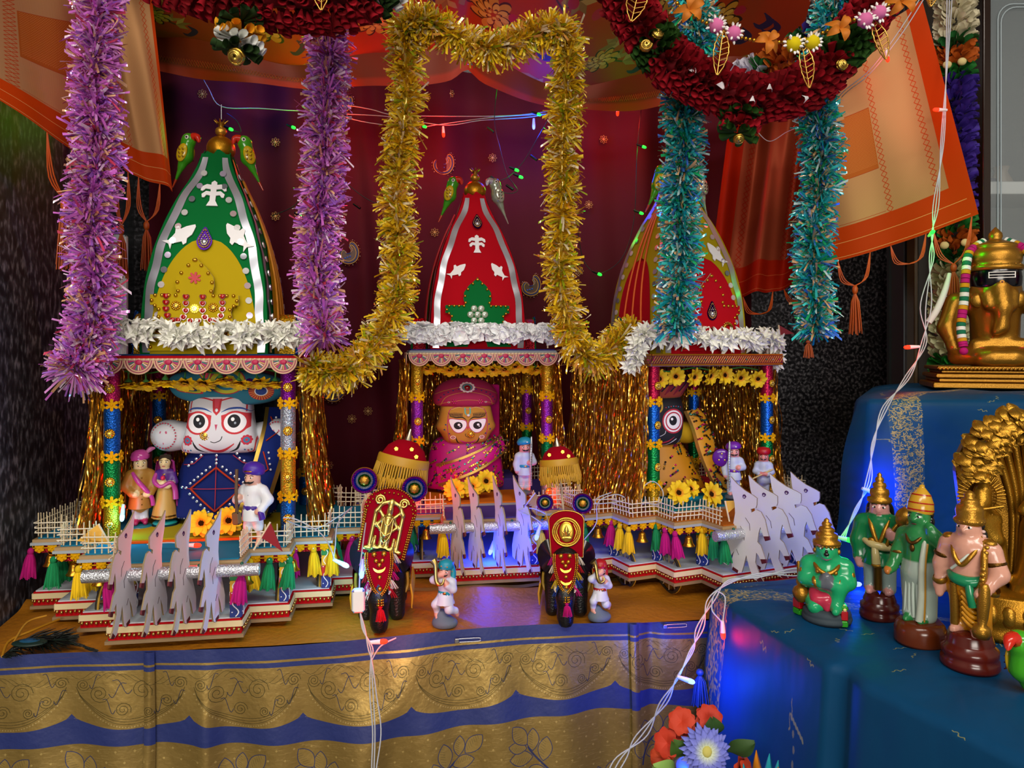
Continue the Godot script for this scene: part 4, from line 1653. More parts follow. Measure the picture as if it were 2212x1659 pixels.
	var right := pv("18,0 60,0 56,12 47,52 49,62 57,62 57,76 22,76 25,88 24,100 15,113 6,121 0,128", 0.001 * gk)
	var inner := pv("0,41 8,30 13,18", 0.001 * gk)
	for i in range(inner.size() - 1, 0, -1):
		pass
	shape.append_array(right)
	for i in range(right.size() - 2, -1, -1):
		shape.append(Vector2(-right[i].x, right[i].y))
	shape.append_array(PackedVector2Array([Vector2(-inner[2].x, inner[2].y), Vector2(-inner[1].x, inner[1].y), inner[0], inner[1], inner[2]]))
	var pl := MB.new()
	var z: float = c.gz
	extrude(pl, shape, z, z + 0.003, hx(c.gate), hx("c8b898"))
	var tl := Transform3D(Basis(Vector3.RIGHT, -0.03), Vector3(c.gx, 0.004, 0.0845))
	var gp := part(to, "gate_plaque", pl.xf(tl), M.felt)
	var gb := MB.new()
	ball(gb, Vector3.ZERO, 0.0026, hx("d8a83a"), 8)
	var gbm := gb.mesh()
	for sg in [-1.0, 1.0]:
		for i in right.size() - 1:
			if i == 0:
				continue
			var a := right[i]
			var b := right[i + 1]
			var cnt := maxi(1, int((b - a).length() / 0.0085))
			for j in cnt:
				var p := a.lerp(b, (j + 0.5) / cnt)
				part(gp, "gold_bead", gbm, M.gold, "", Transform3D(Basis(), tl * Vector3(sg * (p.x - 0.0022), p.y - 0.001, z + 0.0035)))
	var gem := MB.new()
	var heart := smooth2(pv("0,-4 4,0 4,3 2,4 0,3 -2,4 -4,3 -4,0", 0.001), 2)
	var put := func(nm: String, mm, mt: Material, x: float, yy: float, dz := 0.003, rot := 0.0) -> void:
		part(gp, nm, mm, mt, "", tl * Transform3D(Basis(Vector3.BACK, rot), Vector3(x, yy, z + dz)))
	if c.style == 0:
		extrude(gem, heart, 0, 0.0024, hx("7a0a08"))
		ball(gem, Vector3(0, 0.0005, 0.0022), Vector3(0.0034, 0.0032, 0.0014), hx("a8120c"), 8)
		var gm := gem.mesh()
		for sg in [-1.0, 1.0]:
			for p in [[37, 75], [37, 66], [37, 57], [35, 48], [28, 42], [21, 42], [14, 46], [11, 55], [11, 65], [11, 74]]:
				put.call("heart_gem", gm, M.gem, sg * p[0] * 0.00098, p[1] * 0.00098)
		for x in [-5, 5]:
			put.call("heart_gem", gm, M.gem, x * 0.001, 0.040)
		put.call("gold_rosette", button_mesh(), M.gold, -0.024, 0.061)
		put.call("gold_rosette", button_mesh(), M.gold, 0.024, 0.059)
		put.call("silver_rosette", button_mesh(), mat(0.2, 0.6, 0.5, Color(1.6, 1.9, 2.6)), 0.0, 0.057, 0.003, 0.0)
		var st := MB.new()
		extrude(st, petals(7, 0.0035, 0.0085, 4), 0, 0.0015, hx("c01824"))
		put.call("red_star", st, M.paint, 0.0, 0.099)
		var lf := MB.new()
		extrude(lf, pv("-10,-3 -6,3 0,6 4,5 6,7 9,2 10,-2 5,-5 -2,-5", 0.0011), 0, 0.0012, hx("d8a650"))
		rod(lf, Vector3(-0.012, -0.003, 0.0015), Vector3(0.009, 0.002, 0.0015), 0.0007, hx("8a2a2a"), 5)
		put.call("gold_leaf", lf, M.gold, -0.038, 0.022, 0.003, -0.6)
		put.call("gold_leaf", lf, M.gold, 0.036, 0.018, 0.003, 0.5)
	elif c.style == 1:
		ball(gem, Vector3(0, 0, 0.001), Vector3(0.0062, 0.0062, 0.003), hx("c9d6c2"), 9)
		var gm := gem.mesh()
		var pmat := mat(0.1, 0.5, 0.9)
		for i in 7:
			var a := TAU * i / 6
			put.call("crystal_gem", gm, pmat, 0.0 if i == 6 else cos(a) * 0.0125, (0.058 if i == 6 else 0.058 + sin(a) * 0.0125))
	else:
		var rg := MB.new()
		var pts := []
		for i in 17:
			pts.append(Vector3(cos(TAU * i / 16), sin(TAU * i / 16), 0.15) * 0.0075)
		tube(rg, pts, 0.0026, 7, hx("b58a34"), false)
		for i in 16:
			ball(rg, Vector3(cos(TAU * i / 16), sin(TAU * i / 16), 0.1) * 0.0102, 0.0014, hx("d8b460"), 5)
		put.call("gold_ring", rg, M.gold, -0.031, 0.040)
		put.call("gold_ring", rg, M.gold, 0.031, 0.038)
		var j2 := MB.new()
		jewel_drop(j2, 1.1)
		put.call("drop_jewel", j2, M.gold, 0.0, 0.066)
	var fi := Node3D.new()
	fi.name = "finial"
	to.add_child(fi)
	fi.position = Vector3(0.003, TH + 0.012, 0)
	var m := MB.new()
	ball(m, Vector3.ZERO, Vector3(0.0205, 0.0195, 0.0205), hx("b9831c"), 20)
	part(fi, "foil_ball", m, M.gold_rough)
	m = MB.new()
	ball(m, Vector3(0, 0.026, 0), Vector3(0.0085, 0.0075, 0.0085), hx("c79a3c"), 12)
	part(fi, "small_ball", m, M.gold_rough)
	m = MB.new()
	lathe(m, [Vector2(0.003, 0.031), Vector2(0.0035, 0.035), Vector2(0.006, 0.039)], 10, hx("c79a3c"))
	for i in 8:
		var a := TAU * i / 8
		tube(m, [Vector3(cos(a) * 0.005, 0.038, sin(a) * 0.005), Vector3(cos(a) * 0.010, 0.043, sin(a) * 0.010)], [0.0018, 0.0004], 5, hx("c79a3c"))
	part(fi, "spiked_cup", m, M.gold)
	m = MB.new()
	for i in 4:
		var bs := Basis(Vector3.UP, i * PI / 2)
		extrude(m, pv("-20,-6 -12,4 -3,0 3,8 12,2 20,-6", 0.001), 0.018, 0.0195, hx(c.tower), null, Transform3D(bs, Vector3(0, TH, 0)))
	part(to, "felt_cap", m, M.felt)

func parrot(label: String, p: Vector3, yaw: float, k: float, silver := false) -> void:
	var o := thing("toy_parrot", label, "parrot", p, yaw, "toy parrots on the chariot towers")
	o.scale = Vector3(k, k, k)
	var g := hx("b9c9b4") if silver else hx("3f9a1e")
	var paint: Material = mat(0.2, 0.6) if silver else M.gloss
	var body := skin([[Vector3(0, 0.052, 0.003), Vector3(0, 0.050, 0.004), 0.0125, 0.0115, g], [Vector3(0, 0.044, 0), Vector3(0, 0.022, -0.004), 0.0115, 0.014, g], [Vector3(0, 0.022, -0.004), Vector3(0, 0.004, -0.012), 0.011, 0.006, g], [Vector3(0, 0.006, -0.011), Vector3(0, -0.022, -0.024), 0.006, 0.0022, g]], 0.0022, 0.002)
	part(o, "body", body, paint)
	var m := MB.new()
	tube(m, spline([Vector3(0, 0.056, 0.011), Vector3(0, 0.056, 0.020), Vector3(0, 0.046, 0.023)], 8), [0.008, 0.0085, 0.008, 0.0075, 0.0065, 0.0055, 0.0042, 0.003, 0.0012], 10, hx("e3d9e2") if silver else hx("c02a1c"))
	part(o, "beak", m, paint)
	for s in [-1.0, 1.0]:
		m = MB.new()
		ball(m, Vector3(s * 0.0118, 0.054, 0.006), Vector3(0.0016, 0.004, 0.004), hx("f0efe0"), 10)
		ball(m, Vector3(s * 0.0130, 0.054, 0.0062), Vector3(0.001, 0.0022, 0.0022), hx("101018"), 8)
		part(o, "eye", m, M.gloss)
		m = MB.new()
		ball(m, Vector3(s * 0.0118, 0.026, -0.004), Vector3(0.0042, 0.0175, 0.0105), hx("c9cdb8") if silver else hx("cfae1c"), 14, Basis(Vector3.RIGHT, 0.3))
		var w := part(o, "wing", m, paint)
		m = MB.new()
		for i in 3:
			for j in 2:
				tube(m, [Vector3(s * 0.016, 0.034 - i * 0.007, -0.008 + j * 0.007), Vector3(s * 0.0164, 0.030 - i * 0.007, -0.007 + j * 0.007), Vector3(s * 0.016, 0.031 - i * 0.007, -0.004 + j * 0.007)], 0.0007, 4, hx("6a2410"), false)
		part(w, "feather_mark", m, paint)
	m = MB.new()
	tube(m, [Vector3(0, -0.021, -0.0235), Vector3(0, -0.036, -0.031)], [0.0026, 0.0012], 6, hx("b8b0a8") if silver else hx("b0381c"))
	part(o, "tail_tip", m, paint)

func blossom_mesh(kind: int) -> ArrayMesh:
	var key := "blossom%d" % kind
	if not cache.has(key):
		var m := MB.new()
		var r := RandomNumberGenerator.new()
		r.seed = 40 + kind
		var round := kind >= 3
		for ring in 2:
			for i in 6:
				var a := TAU * (i + 0.5 * ring) / 6 + r.randf_range(-0.2, 0.2)
				var el := r.randf_range(0.05, 0.35) + ring * 0.6
				var L := r.randf_range(0.0165, 0.021) * (0.85 if round else 1.0)
				var W := 0.0072 if round else 0.0037
				var bs := Basis(Vector3.UP, a) * Basis(Vector3.RIGHT, -el)
				sheet(m, 4, 6, func(s: float, t: float) -> Vector3:
					var w := W * (pow(sin(PI * clampf(t * 0.92 + 0.06, 0, 1)), 0.6) if round else sin(PI * pow(t, 0.75)) + 0.08)
					var x := (s * 2 - 1)
					return bs * Vector3(x * w, 0.0035 * sin(t * 2.6) + 0.0022 * x * x - 0.002 * t * t, t * L), hx("f3f3ea") if not round else hx("eef0f2"))
		ball(m, Vector3(0, 0.001, 0), 0.003, hx("dfe6c4"), 7)
		cache[key] = m.mesh()
	return cache[key]

func white_garland(label: String, path: Array, kind: int, cnt: int, sd: int) -> void:
	var o := thing("white_flower_garland", label, "garland", Vector3.ZERO)
	var m := MB.new()
	tube(m, path, 0.003, 6, hx("dfe4d6"), false)
	part(o, "cord", m, M.cloth)
	var r := RandomNumberGenerator.new()
	r.seed = sd
	var n := path.size() - 1
	for i in cnt:
		var s := (i + r.randf_range(0.2, 0.8)) / cnt * n
		var k := mini(int(s), n - 1)
		var p: Vector3 = path[k].lerp(path[k + 1], s - k)
		var a := r.randf_range(-0.5, 2.2) if i % 3 else r.randf_range(1.0, 2.0)
		var out := Basis(Vector3.UP, r.randf_range(-0.7, 0.7) + YAW) * Vector3(0, cos(a) * 0.9 + 0.25, sin(a) + 0.15).normalized()
		part(o, "blossom", blossom_mesh(kind + r.randi() % 3), M.petal, "", Transform3D(frame(out, Vector3(r.randf(), 0.2, r.randf())).scaled(Vector3.ONE * r.randf_range(0.98, 1.22)), p + out * 0.006))

func daisy_mesh(kind: int) -> Array:
	var key := "daisy%d" % kind
	if not cache.has(key):
		var m := MB.new()
		var r := RandomNumberGenerator.new()
		r.seed = 70 + kind
		for ring in 2:
			for i in 9:
				var a := TAU * (i + 0.5 * ring) / 9
				var bs := Basis(Vector3.UP, a) * Basis(Vector3.RIGHT, -0.12 - 0.3 * ring + r.randf_range(-0.1, 0.1))
				var from := m.v.size()
				sheet(m, 4, 6, func(s: float, t: float) -> Vector3:
					var x := s * 2 - 1
					return bs * Vector3(x * 0.0052 * (pow(sin(PI * clampf(t * 0.88 + 0.08, 0, 1)), 0.7)), 0.001 * ring + 0.003 * sin(t * 2.4) - 0.003 * t + 0.001 * x * x, 0.004 + t * 0.0155), hx("e8c20c"))
				for j in range(from, m.v.size()):
					if m.uv[j].y < 0.3:
						m.c[j] = hx("d88a0a")
		var h := MB.new()
		lathe(h, [Vector2(0, 0.003), Vector2(0.003, 0.0042), Vector2(0.0052, 0.0028), Vector2(0.006, 0.0)], 14, hx("2a160c"), Transform3D(), 0.06, 7)
		for i in 16:
			var a := i * 2.4
			ball(h, Vector3(cos(a), 0, sin(a)) * 0.0045 * sqrt(i / 16.0) + Vector3(0, 0.0036, 0), 0.0008, hx("3a2010"), 4)
		var st := MB.new()
		rod(st, Vector3(0, -0.001, 0), Vector3(0, -0.014, 0), 0.0012, hx("3a7a34"), 6)
		lathe(st, [Vector2(0.0012, -0.006), Vector2(0.0045, -0.002), Vector2(0.005, 0.0005)], 8, hx("3a7a34"))
		cache[key] = [m.mesh(), h.mesh(), st.mesh()]
	return cache[key]

func daisy(o: Node3D, t: Transform3D, kind: int, sub := true) -> void:
	var d := daisy_mesh(kind)
	var f := part(o, "flower", d[0], M.petal, "", t)
	part(f, "flower_heart", d[1], M.felt)
	part(f, "calyx", d[2], M.matte)

func sunflower(label: String, p: Vector3, n: Vector3, k: float, grp: String) -> void:
	var o := thing("silk_sunflower", label, "flower", p, 0.0, grp)
	var d := daisy_mesh(0)
	var t := Transform3D(frame(n.normalized(), Vector3(1, 0.3, 0.2)).scaled(Vector3.ONE * k), Vector3.ZERO)
	part(o, "petals", d[0], M.petal, "", t)
	part(o, "flower_heart", d[1], M.felt, "", t)
	part(o, "calyx", d[2], M.matte, "", t)

func pennant(label: String, a: Vector3, b: Vector3, dir: Vector3, l: float, w: float, col: String) -> void:
	var o := thing("paper_pennant", label, "flag", a, 0.0, "paper pennants on the chariots")
	var m := MB.new()
	rod(m, Vector3.ZERO, b - a, 0.0013, hx("dcc9a2"), 6)
	part(o, "stick", m, M.wood)
	m = MB.new()
	var up := (b - a).normalized()
	var e := b - a
	var nn := up.cross(dir).normalized() * 0.0006
	var p := [e, e - up * w, e - up * w * 0.5 + dir * l]
	for s in [-1.0, 1.0]:
		m.flat(p[0] + nn * s, p[1] + nn * s, p[2] + nn * s, hx(col))
		if s > 0:
			var j := m.ix.size()
			var q := m.ix[j - 1]
			m.ix[j - 1] = m.ix[j - 2]; m.ix[j - 2] = q
			for i in 3:
				m.n[m.n.size() - 1 - i] *= -1.0
	for i in 3:
		m.quad(p[i] - nn, p[i] + nn, p[(i + 1) % 3] + nn, p[(i + 1) % 3] - nn, hx(col))
	part(o, "flag", m, M.paper)
var CH := []

func chariots() -> void:
	var g := ["b0186a", "1560c0", "0c8a44", "c79a20"]
	var c1 := {"lift": 0.014, "felt": "1d6f8f", "band": "b01822", "seed": 1, "mat": "9c8a1c", "mat_edge": "d0561a", "seat": "16406a", "panel": "50585e", "post_l": ["b0185a", "1560c0", "0c8a44", "b8951c"], "post_r": ["7a1490", "a8b0bc", "c79a20", "1560b0"], "split": [0.21, 0.30, 0.26, 0.23], "roof": "a3101c", "roof_top": "1c3a6a", "lace": true, "tower": "0f6b34", "discs": true, "panel2": "b59c16", "cord": "d68c1a", "niche": "d0a41c", "plaque2": "1c4a9a", "arch": "b59c16", "gate": "b59c16", "gx": -0.010, "gz": 0.010, "gk": 1.0, "style": 0, "ex": 0.003, "ey": 0.222, "ek": 0.98, "fx": 0.037, "fy": 0.164, "fk": 1.02, "jd": [-0.002, 0.158, 1.15]}
	var c2 := {"lift": 0.014, "felt": "4a3c8a", "band": "1c6ab0", "seed": 2, "mat": "b8641c", "mat_edge": "8a8a90", "seat": "3a2c6a", "post_l": ["c79a20", "9a2cb4", "0c8a44", "a8b0bc"], "post_r": ["c79a20", "9a2cb4", "0c8a44", "a8b0bc"], "split": [0.25, 0.30, 0.28, 0.17], "roof": "8a8f98", "roof_top": "2c2c7a", "lace": true, "tower": "b0121e", "discs": false, "panel2": "0d6a34", "cord": "b0121e", "niche": "b0122a", "plaque2": "0d6a34", "gate": "0d6a34", "gx": -0.002, "gz": 0.004, "gk": 0.98, "style": 1, "ex": 0.0, "ey": 0.188, "ek": 0.86, "fx": 0.036, "fy": 0.142, "fk": 0.80, "jd": [0.002, 0.235, 1.0], "tx": -0.006, "ky": 1.075, "tk": 0.90}
	var c3 := {"lift": 0.028, "felt": "a0561c", "band": "7a1450", "seed": 3, "mat": "1d6f7c", "mat_edge": "8a7050", "seat": "8a1a20", "post_l": ["b01440", "1560c0", "0c8a44", "b8951c"], "post_r": ["b01440", "1560c0", "0c8a44", "b8951c"], "split": [0.24, 0.29, 0.28, 0.19], "roof": "8a5a1c", "roof_top": "a8322a", "lace": false, "tower": "a8951a", "discs": true, "panel2": "a3101e", "cord": "d65a14", "niche": "0d5a3a", "plaque2": "0d5a44", "arch": "b0121e", "gate": "b0121e", "gx": 0.004, "gz": 0.009, "gk": 1.0, "style": 2, "ex": -0.004, "ey": 0.222, "ek": 0.95, "fx": 0.037, "fy": 0.168, "fk": 1.0, "jd": [0.0, 0.262, 0.5]}
	var o := chariot("temple_chariot", "temple chariot with green tower and yellow gateway, foremost of the three", tab(-0.258, 0, 1.155), YAW, 1.0, c1)
	CH.append(o)
	o = chariot("temple_chariot", "temple chariot with red tower and green gateway", tab(0.143, 0, 1.304), YAW, 0.95, c2)
	CH.append(o)
	o = chariot("temple_chariot", "temple chariot with mustard yellow tower and red gateway", Vector3(0.275, T, -1.245), 0.40, 0.96, c3)
	CH.append(o)
	for e in [[0, "green toy parrot facing right at the green tower's top", "green toy parrot facing left at the green tower's top"], [1, "green toy parrot on the red tower's top", "silvery painted toy parrot on the red tower's top"], [2, "green toy parrot on the mustard tower's top", "pale blue glittered toy parrot behind the teal tinsel on the mustard tower"]]:
		var ch: Node3D = CH[e[0]]
		for s in 2:
			var sg := -1.0 if s == 0 else 1.0
			var p: Vector3 = ch.transform * Vector3(sg * 0.041 - (0.006 if e[0] == 1 else 0.0), 0.338 + 0.019 + ch_lift(e[0]) - 0.014 + 0.266 * (0.9 if e[0] == 1 else 1.0), 0.012)
			parrot(e[1 + s], p, ch.rotation.y - sg * 1.25, 0.78, s == 1 and e[0] > 0)
	var L := func(i: int, p: Array) -> Array: return p.map(func(q): return CH[i].transform * q)
	var r1 := 0.373
	white_garland("white silk jasmine garland with pointed petals under the green tower", spline(L.call(0, [Vector3(-0.13, r1, 0.06), Vector3(-0.12, r1 + 0.004, 0.106), Vector3(-0.06, r1 + 0.002, 0.108), Vector3(0, r1, 0.109), Vector3(0.06, r1, 0.108), Vector3(0.118, r1, 0.106), Vector3(0.125, r1 - 0.002, 0.07)]), 40), 0, 62, 11)
	white_garland("white silk garland of round petals under the red tower", spline(L.call(1, [Vector3(-0.122, r1, 0.07), Vector3(-0.118, r1, 0.104), Vector3(-0.05, r1, 0.107), Vector3(0.05, r1, 0.107), Vector3(0.115, r1, 0.104), Vector3(0.12, r1, 0.07)]), 40), 3, 66, 12)
	white_garland("white silk jasmine garland falling over both ends of the mustard tower's roof", spline(L.call(2, [Vector3(-0.142, r1 - 0.030, 0.078), Vector3(-0.136, r1 - 0.004, 0.088), Vector3(-0.125, r1 + 0.018, 0.098), Vector3(-0.06, r1 + 0.014, 0.104), Vector3(0.0, r1 + 0.014, 0.106), Vector3(0.06, r1 + 0.013, 0.107), Vector3(0.115, r1 + 0.012, 0.104), Vector3(0.136, r1, 0.09), Vector3(0.138, r1 - 0.03, 0.085)]), 40), 0, 58, 13)
	for e in [[0, 9, 0.316, 0.2], [1, 11, 0.322, 0.5], [2, 7, 0.328, 1.4]]:
		var ch: Node3D = CH[e[0]]
		var s := thing("yellow_flower_string", "string of yellow silk flowers hanging under the %s tower's roof" % ["green", "red", "mustard"][e[0]], "garland")
		var m := MB.new()
		var pts := []
		for i in 13:
			pts.append(ch.transform * Vector3(lerpf(-0.1, 0.1, i / 12.0), e[2] + 0.012 - 0.003 * sin(i * 1.1), 0.092))
		tube(m, pts, 0.0012, 5, hx("3a7a34"))
		part(s, "string", m, M.cloth)
		var r := RandomNumberGenerator.new()
		r.seed = 90 + e[0]
		for i in e[1]:
			var p: Vector3 = ch.transform * Vector3(lerpf(-0.095, 0.095, float(i) / (e[1] - 1)), e[2] + r.randf_range(-0.004, 0.004), 0.094 + r.randf_range(-0.006, 0.006))
			var tilt: float = e[3] + r.randf_range(-0.25, 0.25)
			var dn := Basis(Vector3.UP, ch.rotation.y + r.randf_range(-0.5, 0.5)) * Vector3(r.randf_range(-0.25, 0.25), -cos(tilt), sin(tilt)).normalized()
			daisy(s, Transform3D(frame(dn, Vector3(1, 0, 0.2)).scaled(Vector3.ONE * (0.92 if e[0] == 0 else 0.82)), p), 0)
	var sf := func(i: int, x: float, y: float, z: float, n: Vector3, k: float, l: String) -> void:
		sunflower(l, CH[i].transform * Vector3(x, y, z), Basis(Vector3.UP, CH[i].rotation.y) * n, k, "silk sunflowers at the idols' feet")
	sf.call(0, 0.006, 0.127, 0.122, Vector3(-0.1, 0.25, 1), 0.95, "yellow silk sunflower lying before the blue skirted idol, left of the pair")
	sf.call(0, 0.040, 0.129, 0.122, Vector3(0.1, 0.3, 1), 1.0, "pale lit silk sunflower before the blue skirted idol, beside the white soldier")
	sf.call(1, -0.050, 0.127, 0.108, Vector3(0, 0.35, 1), 0.98, "yellow silk sunflower before the pink skirted idol, leftmost of three")
	sf.call(1, -0.020, 0.131, 0.106, Vector3(0.1, 0.3, 1), 0.92, "yellow silk sunflower before the pink skirted idol, middle of three")
	sf.call(1, 0.005, 0.138, 0.098, Vector3(0.2, 0.25, 1), 1.0, "yellow silk sunflower before the pink skirted idol, nearest the blue turbaned soldier")
	sf.call(2, -0.072, 0.146, 0.108, Vector3(-0.2, 0.3, 1), 1.0, "yellow silk sunflower beside the green and gold post of the mustard chariot")
	sf.call(2, -0.042, 0.148, 0.098, Vector3(0.2, 0.5, 1), 0.8, "small folded silk sunflower between two larger ones in the mustard chariot")
	sf.call(2, -0.018, 0.141, 0.118, Vector3(0.15, 0.35, 1), 1.05, "large yellow silk sunflower before the black idol")
	pennant("tan paper pennant at the right end of the green tower's roof", at(612, 750, 1.03), at(636, 690, 1.03), Vector3(1, 0.1, 0.2).normalized(), 0.022, 0.026, "b59a6a")
	pennant("gold paper pennant at the right end of the red tower's roof", at(1183, 752, 1.22), at(1183, 700, 1.22), Vector3(1, 0.05, 0.1).normalized(), 0.026, 0.014, "9a7a3c")
	pennant("dark red paper pennant behind the teal tinsel on the mustard roof", at(1417, 745, 1.12), at(1409, 692, 1.12), Vector3(1, 0, 0.1).normalized(), 0.03, 0.016, "7a1420")
	pennant("dark red paper pennant at the right corner of the mustard roof", at(1687, 752, 1.19), at(1682, 702, 1.19), Vector3(1, -0.25, 0).normalized(), 0.025, 0.016, "7a1420")
	pennant("yellow paper pennant leaning at the front left of the green chariot's deck", at(252, 1202, 0.93), at(212, 1132, 0.93), Vector3(-0.55, -0.1, 0.3).normalized(), 0.03, 0.03, "d8a83c")
	pennant("dark red paper pennant leaning at the front right of the green chariot's deck", at(548, 1188, 0.92), at(584, 1128, 0.92), Vector3(0.75, -0.9, 0.1).normalized(), 0.034, 0.022, "8a1420")
	pennant("gold paper pennant behind the right elephant's parasol", at(1130, 1098, 1.10), at(1156, 1064, 1.10), Vector3(0.8, -0.6, 0.1).normalized(), 0.024, 0.020, "b58a2c")
	pennant("yellow paper pennant by the first paper horse of the mustard chariot", at(1578, 1138, 1.05), at(1566, 1082, 1.05), Vector3(1, 0.42, 0).normalized(), 0.024, 0.018, "d8a02c")
	pennant("orange paper pennant behind the paper horses of the mustard chariot", at(1760, 1120, 1.12), at(1764, 1076, 1.12), Vector3(-1, -0.1, 0.1).normalized(), 0.03, 0.018, "c8641c")

func ch_lift(i: int) -> float:
	return [0.014, 0.014, 0.028][i]

# ---------- the cloth idols ----------

func cushion(m: MB, rows: Array, sides: int, col: Color, ex := 0.75) -> void:
	var from := m.v.size()
	var lo: float = rows[rows.size() - 1][0]
	var hi: float = rows[0][0]
	var wm := 0.0
	for r in rows:
		wm = maxf(wm, r[1])
	for r in rows:
		for k in sides + 1:
			var a := TAU * k / sides
			var x: float = signf(cos(a)) * pow(absf(cos(a)), ex) * r[1]
			var z: float = signf(sin(a)) * pow(absf(sin(a)), ex) * r[2]
			m.add(Vector3(x, r[0], z + r[3]), Vector3.ZERO, col, Vector2((x / wm + 1) / 2, (hi - r[0]) / (hi - lo)))
	var n := sides + 1
	for i in rows.size():
		for k in n:
			var j := from + i * n + k
			var dx := m.v[from + i * n + (k + 1) % sides] - m.v[from + i * n + (k - 1 + sides) % sides]
			var dy := m.v[from + mini(i + 1, rows.size() - 1) * n + k] - m.v[from + maxi(i - 1, 0) * n + k]
			m.n[j] = dx.cross(dy).normalized()
			if m.n[j].dot(Vector3(m.v[j].x, 0, m.v[j].z - rows[i][3])) < 0:
				m.n[j] *= -1.0
	for i in rows.size() - 1:
		for k in sides:
			var a := from + i * n + k
			m.tri(a, a + 1, a + n); m.tri(a + 1, a + n + 1, a + n)

func rowsof(a: Array, n: int) -> Array:
	var pts := spline(a.map(func(r): return Vector4(r[0], r[1], r[2], r[3])), n)
	return pts.map(func(v): return [v.x, maxf(v.y, 0.0005), maxf(v.z, 0.0005), v.w])

func ringpoly(cx: float, cy: float, rx: float, ry: float) -> PackedVector2Array:
	return oval(cx, cy, rx, ry, 30)

func flower_print(a: Art, x: float, y: float, r: float, c1: String, c2: String, asp := 1.0) -> void:
	for i in 9:
		var t := TAU * i / 9
		a.oval(x + cos(t) * r * 0.7, y + sin(t) * r * 0.7 * asp, r * 0.3, r * 0.3 * asp, Color(c1))
	a.oval(x, y, r * 0.55, r * 0.55 * asp, Color(c2))
	a.oval(x, y, r * 0.25, r * 0.25 * asp, Color(c1))

func face_white() -> ImageTexture:
	var a := Art.new(768, 640, Color("d9dce2"))
	var red := Color("c8323c")
	var ink := Color("15181e")
	for i in 44:
		a.oval((i + 0.5) / 44.0, 0.035, 0.006, 0.010, red)
	a.curve(PackedVector2Array([Vector2(0.16, 0.30), Vector2(0.18, 0.11), Vector2(0.30, 0.085), Vector2(0.43, 0.12), Vector2(0.5, 0.15), Vector2(0.57, 0.12), Vector2(0.70, 0.085), Vector2(0.84, 0.11), Vector2(0.86, 0.30)]), 0.022, red)
	a.poly(PackedVector2Array([Vector2(0.44, 0.10), Vector2(0.56, 0.10), Vector2(0.545, 0.30), Vector2(0.5, 0.36), Vector2(0.455, 0.30)]), red)
	a.poly(PackedVector2Array([Vector2(0.465, 0.10), Vector2(0.535, 0.10), Vector2(0.52, 0.24), Vector2(0.48, 0.24)]), Color("d9485a"))
	for s in [0.0, 1.0]:
		var f := func(x: float) -> float: return x if s == 0.0 else 1.0 - x
		a.curve(PackedVector2Array([Vector2(f.call(0.10), 0.31), Vector2(f.call(0.20), 0.25), Vector2(f.call(0.34), 0.255), Vector2(f.call(0.44), 0.31)]), 0.03, Color("2a4fa0"), true)
		a.poly(PackedVector2Array([Vector2(f.call(0.10), 0.34), Vector2(f.call(0.26), 0.29), Vector2(f.call(0.44), 0.36), Vector2(f.call(0.43), 0.5), Vector2(f.call(0.25), 0.66), Vector2(f.call(0.09), 0.55)]), red)
		a.oval(f.call(0.27), 0.475, 0.165, 0.185, red)
		a.oval(f.call(0.27), 0.475, 0.135, 0.155, Color("eef0f4"))
		a.oval(f.call(0.285) if s == 0.0 else 0.72, 0.45, 0.078, 0.105, ink)
		a.oval((0.268 if s == 0.0 else 0.705), 0.42, 0.022, 0.03, Color("f6f8fa"))
		a.oval((0.30 if s == 0.0 else 0.735), 0.48, 0.014, 0.02, Color("9aa6b4"))
		flower_print(a, f.call(0.13), 0.755, 0.07, "c8324a", "3a7fa8", 1.2)
		a.curve(PackedVector2Array([Vector2(f.call(0.20), 0.76), Vector2(f.call(0.22), 0.83), Vector2(f.call(0.26), 0.90), Vector2(f.call(0.36), 0.955)]), 0.032, ink, true)
		a.curve(PackedVector2Array([Vector2(f.call(0.06), 0.42), Vector2(f.call(0.03), 0.66), Vector2(f.call(0.05), 0.92), Vector2(f.call(0.13), 0.97)]), 0.016, red)
		for i in 3:
			a.oval(f.call(0.08 + 0.04 * i), 0.915 + 0.012 * (i % 2), 0.012, 0.014, red if i % 2 else Color("3a6fa0"))
	a.poly(PackedVector2Array([Vector2(0.482, 0.50), Vector2(0.518, 0.50), Vector2(0.5, 0.60)]), Color("c04a6a"))
	a.curve(PackedVector2Array([Vector2(0.43, 0.77), Vector2(0.48, 0.785), Vector2(0.55, 0.75), Vector2(0.575, 0.69)]), 0.012, ink)
	var mouth := PackedVector2Array()
	for i in 15:
		mouth.append(Vector2(0.28 + 0.44 * i / 14.0, 0.80 + 0.115 * sin(PI * i / 14.0)))
	for i in 15:
		mouth.append(Vector2(0.72 - 0.44 * i / 14.0, 0.82 + 0.145 * sin(PI * i / 14.0)))
	a.poly(mouth, red)
	return a.tex()

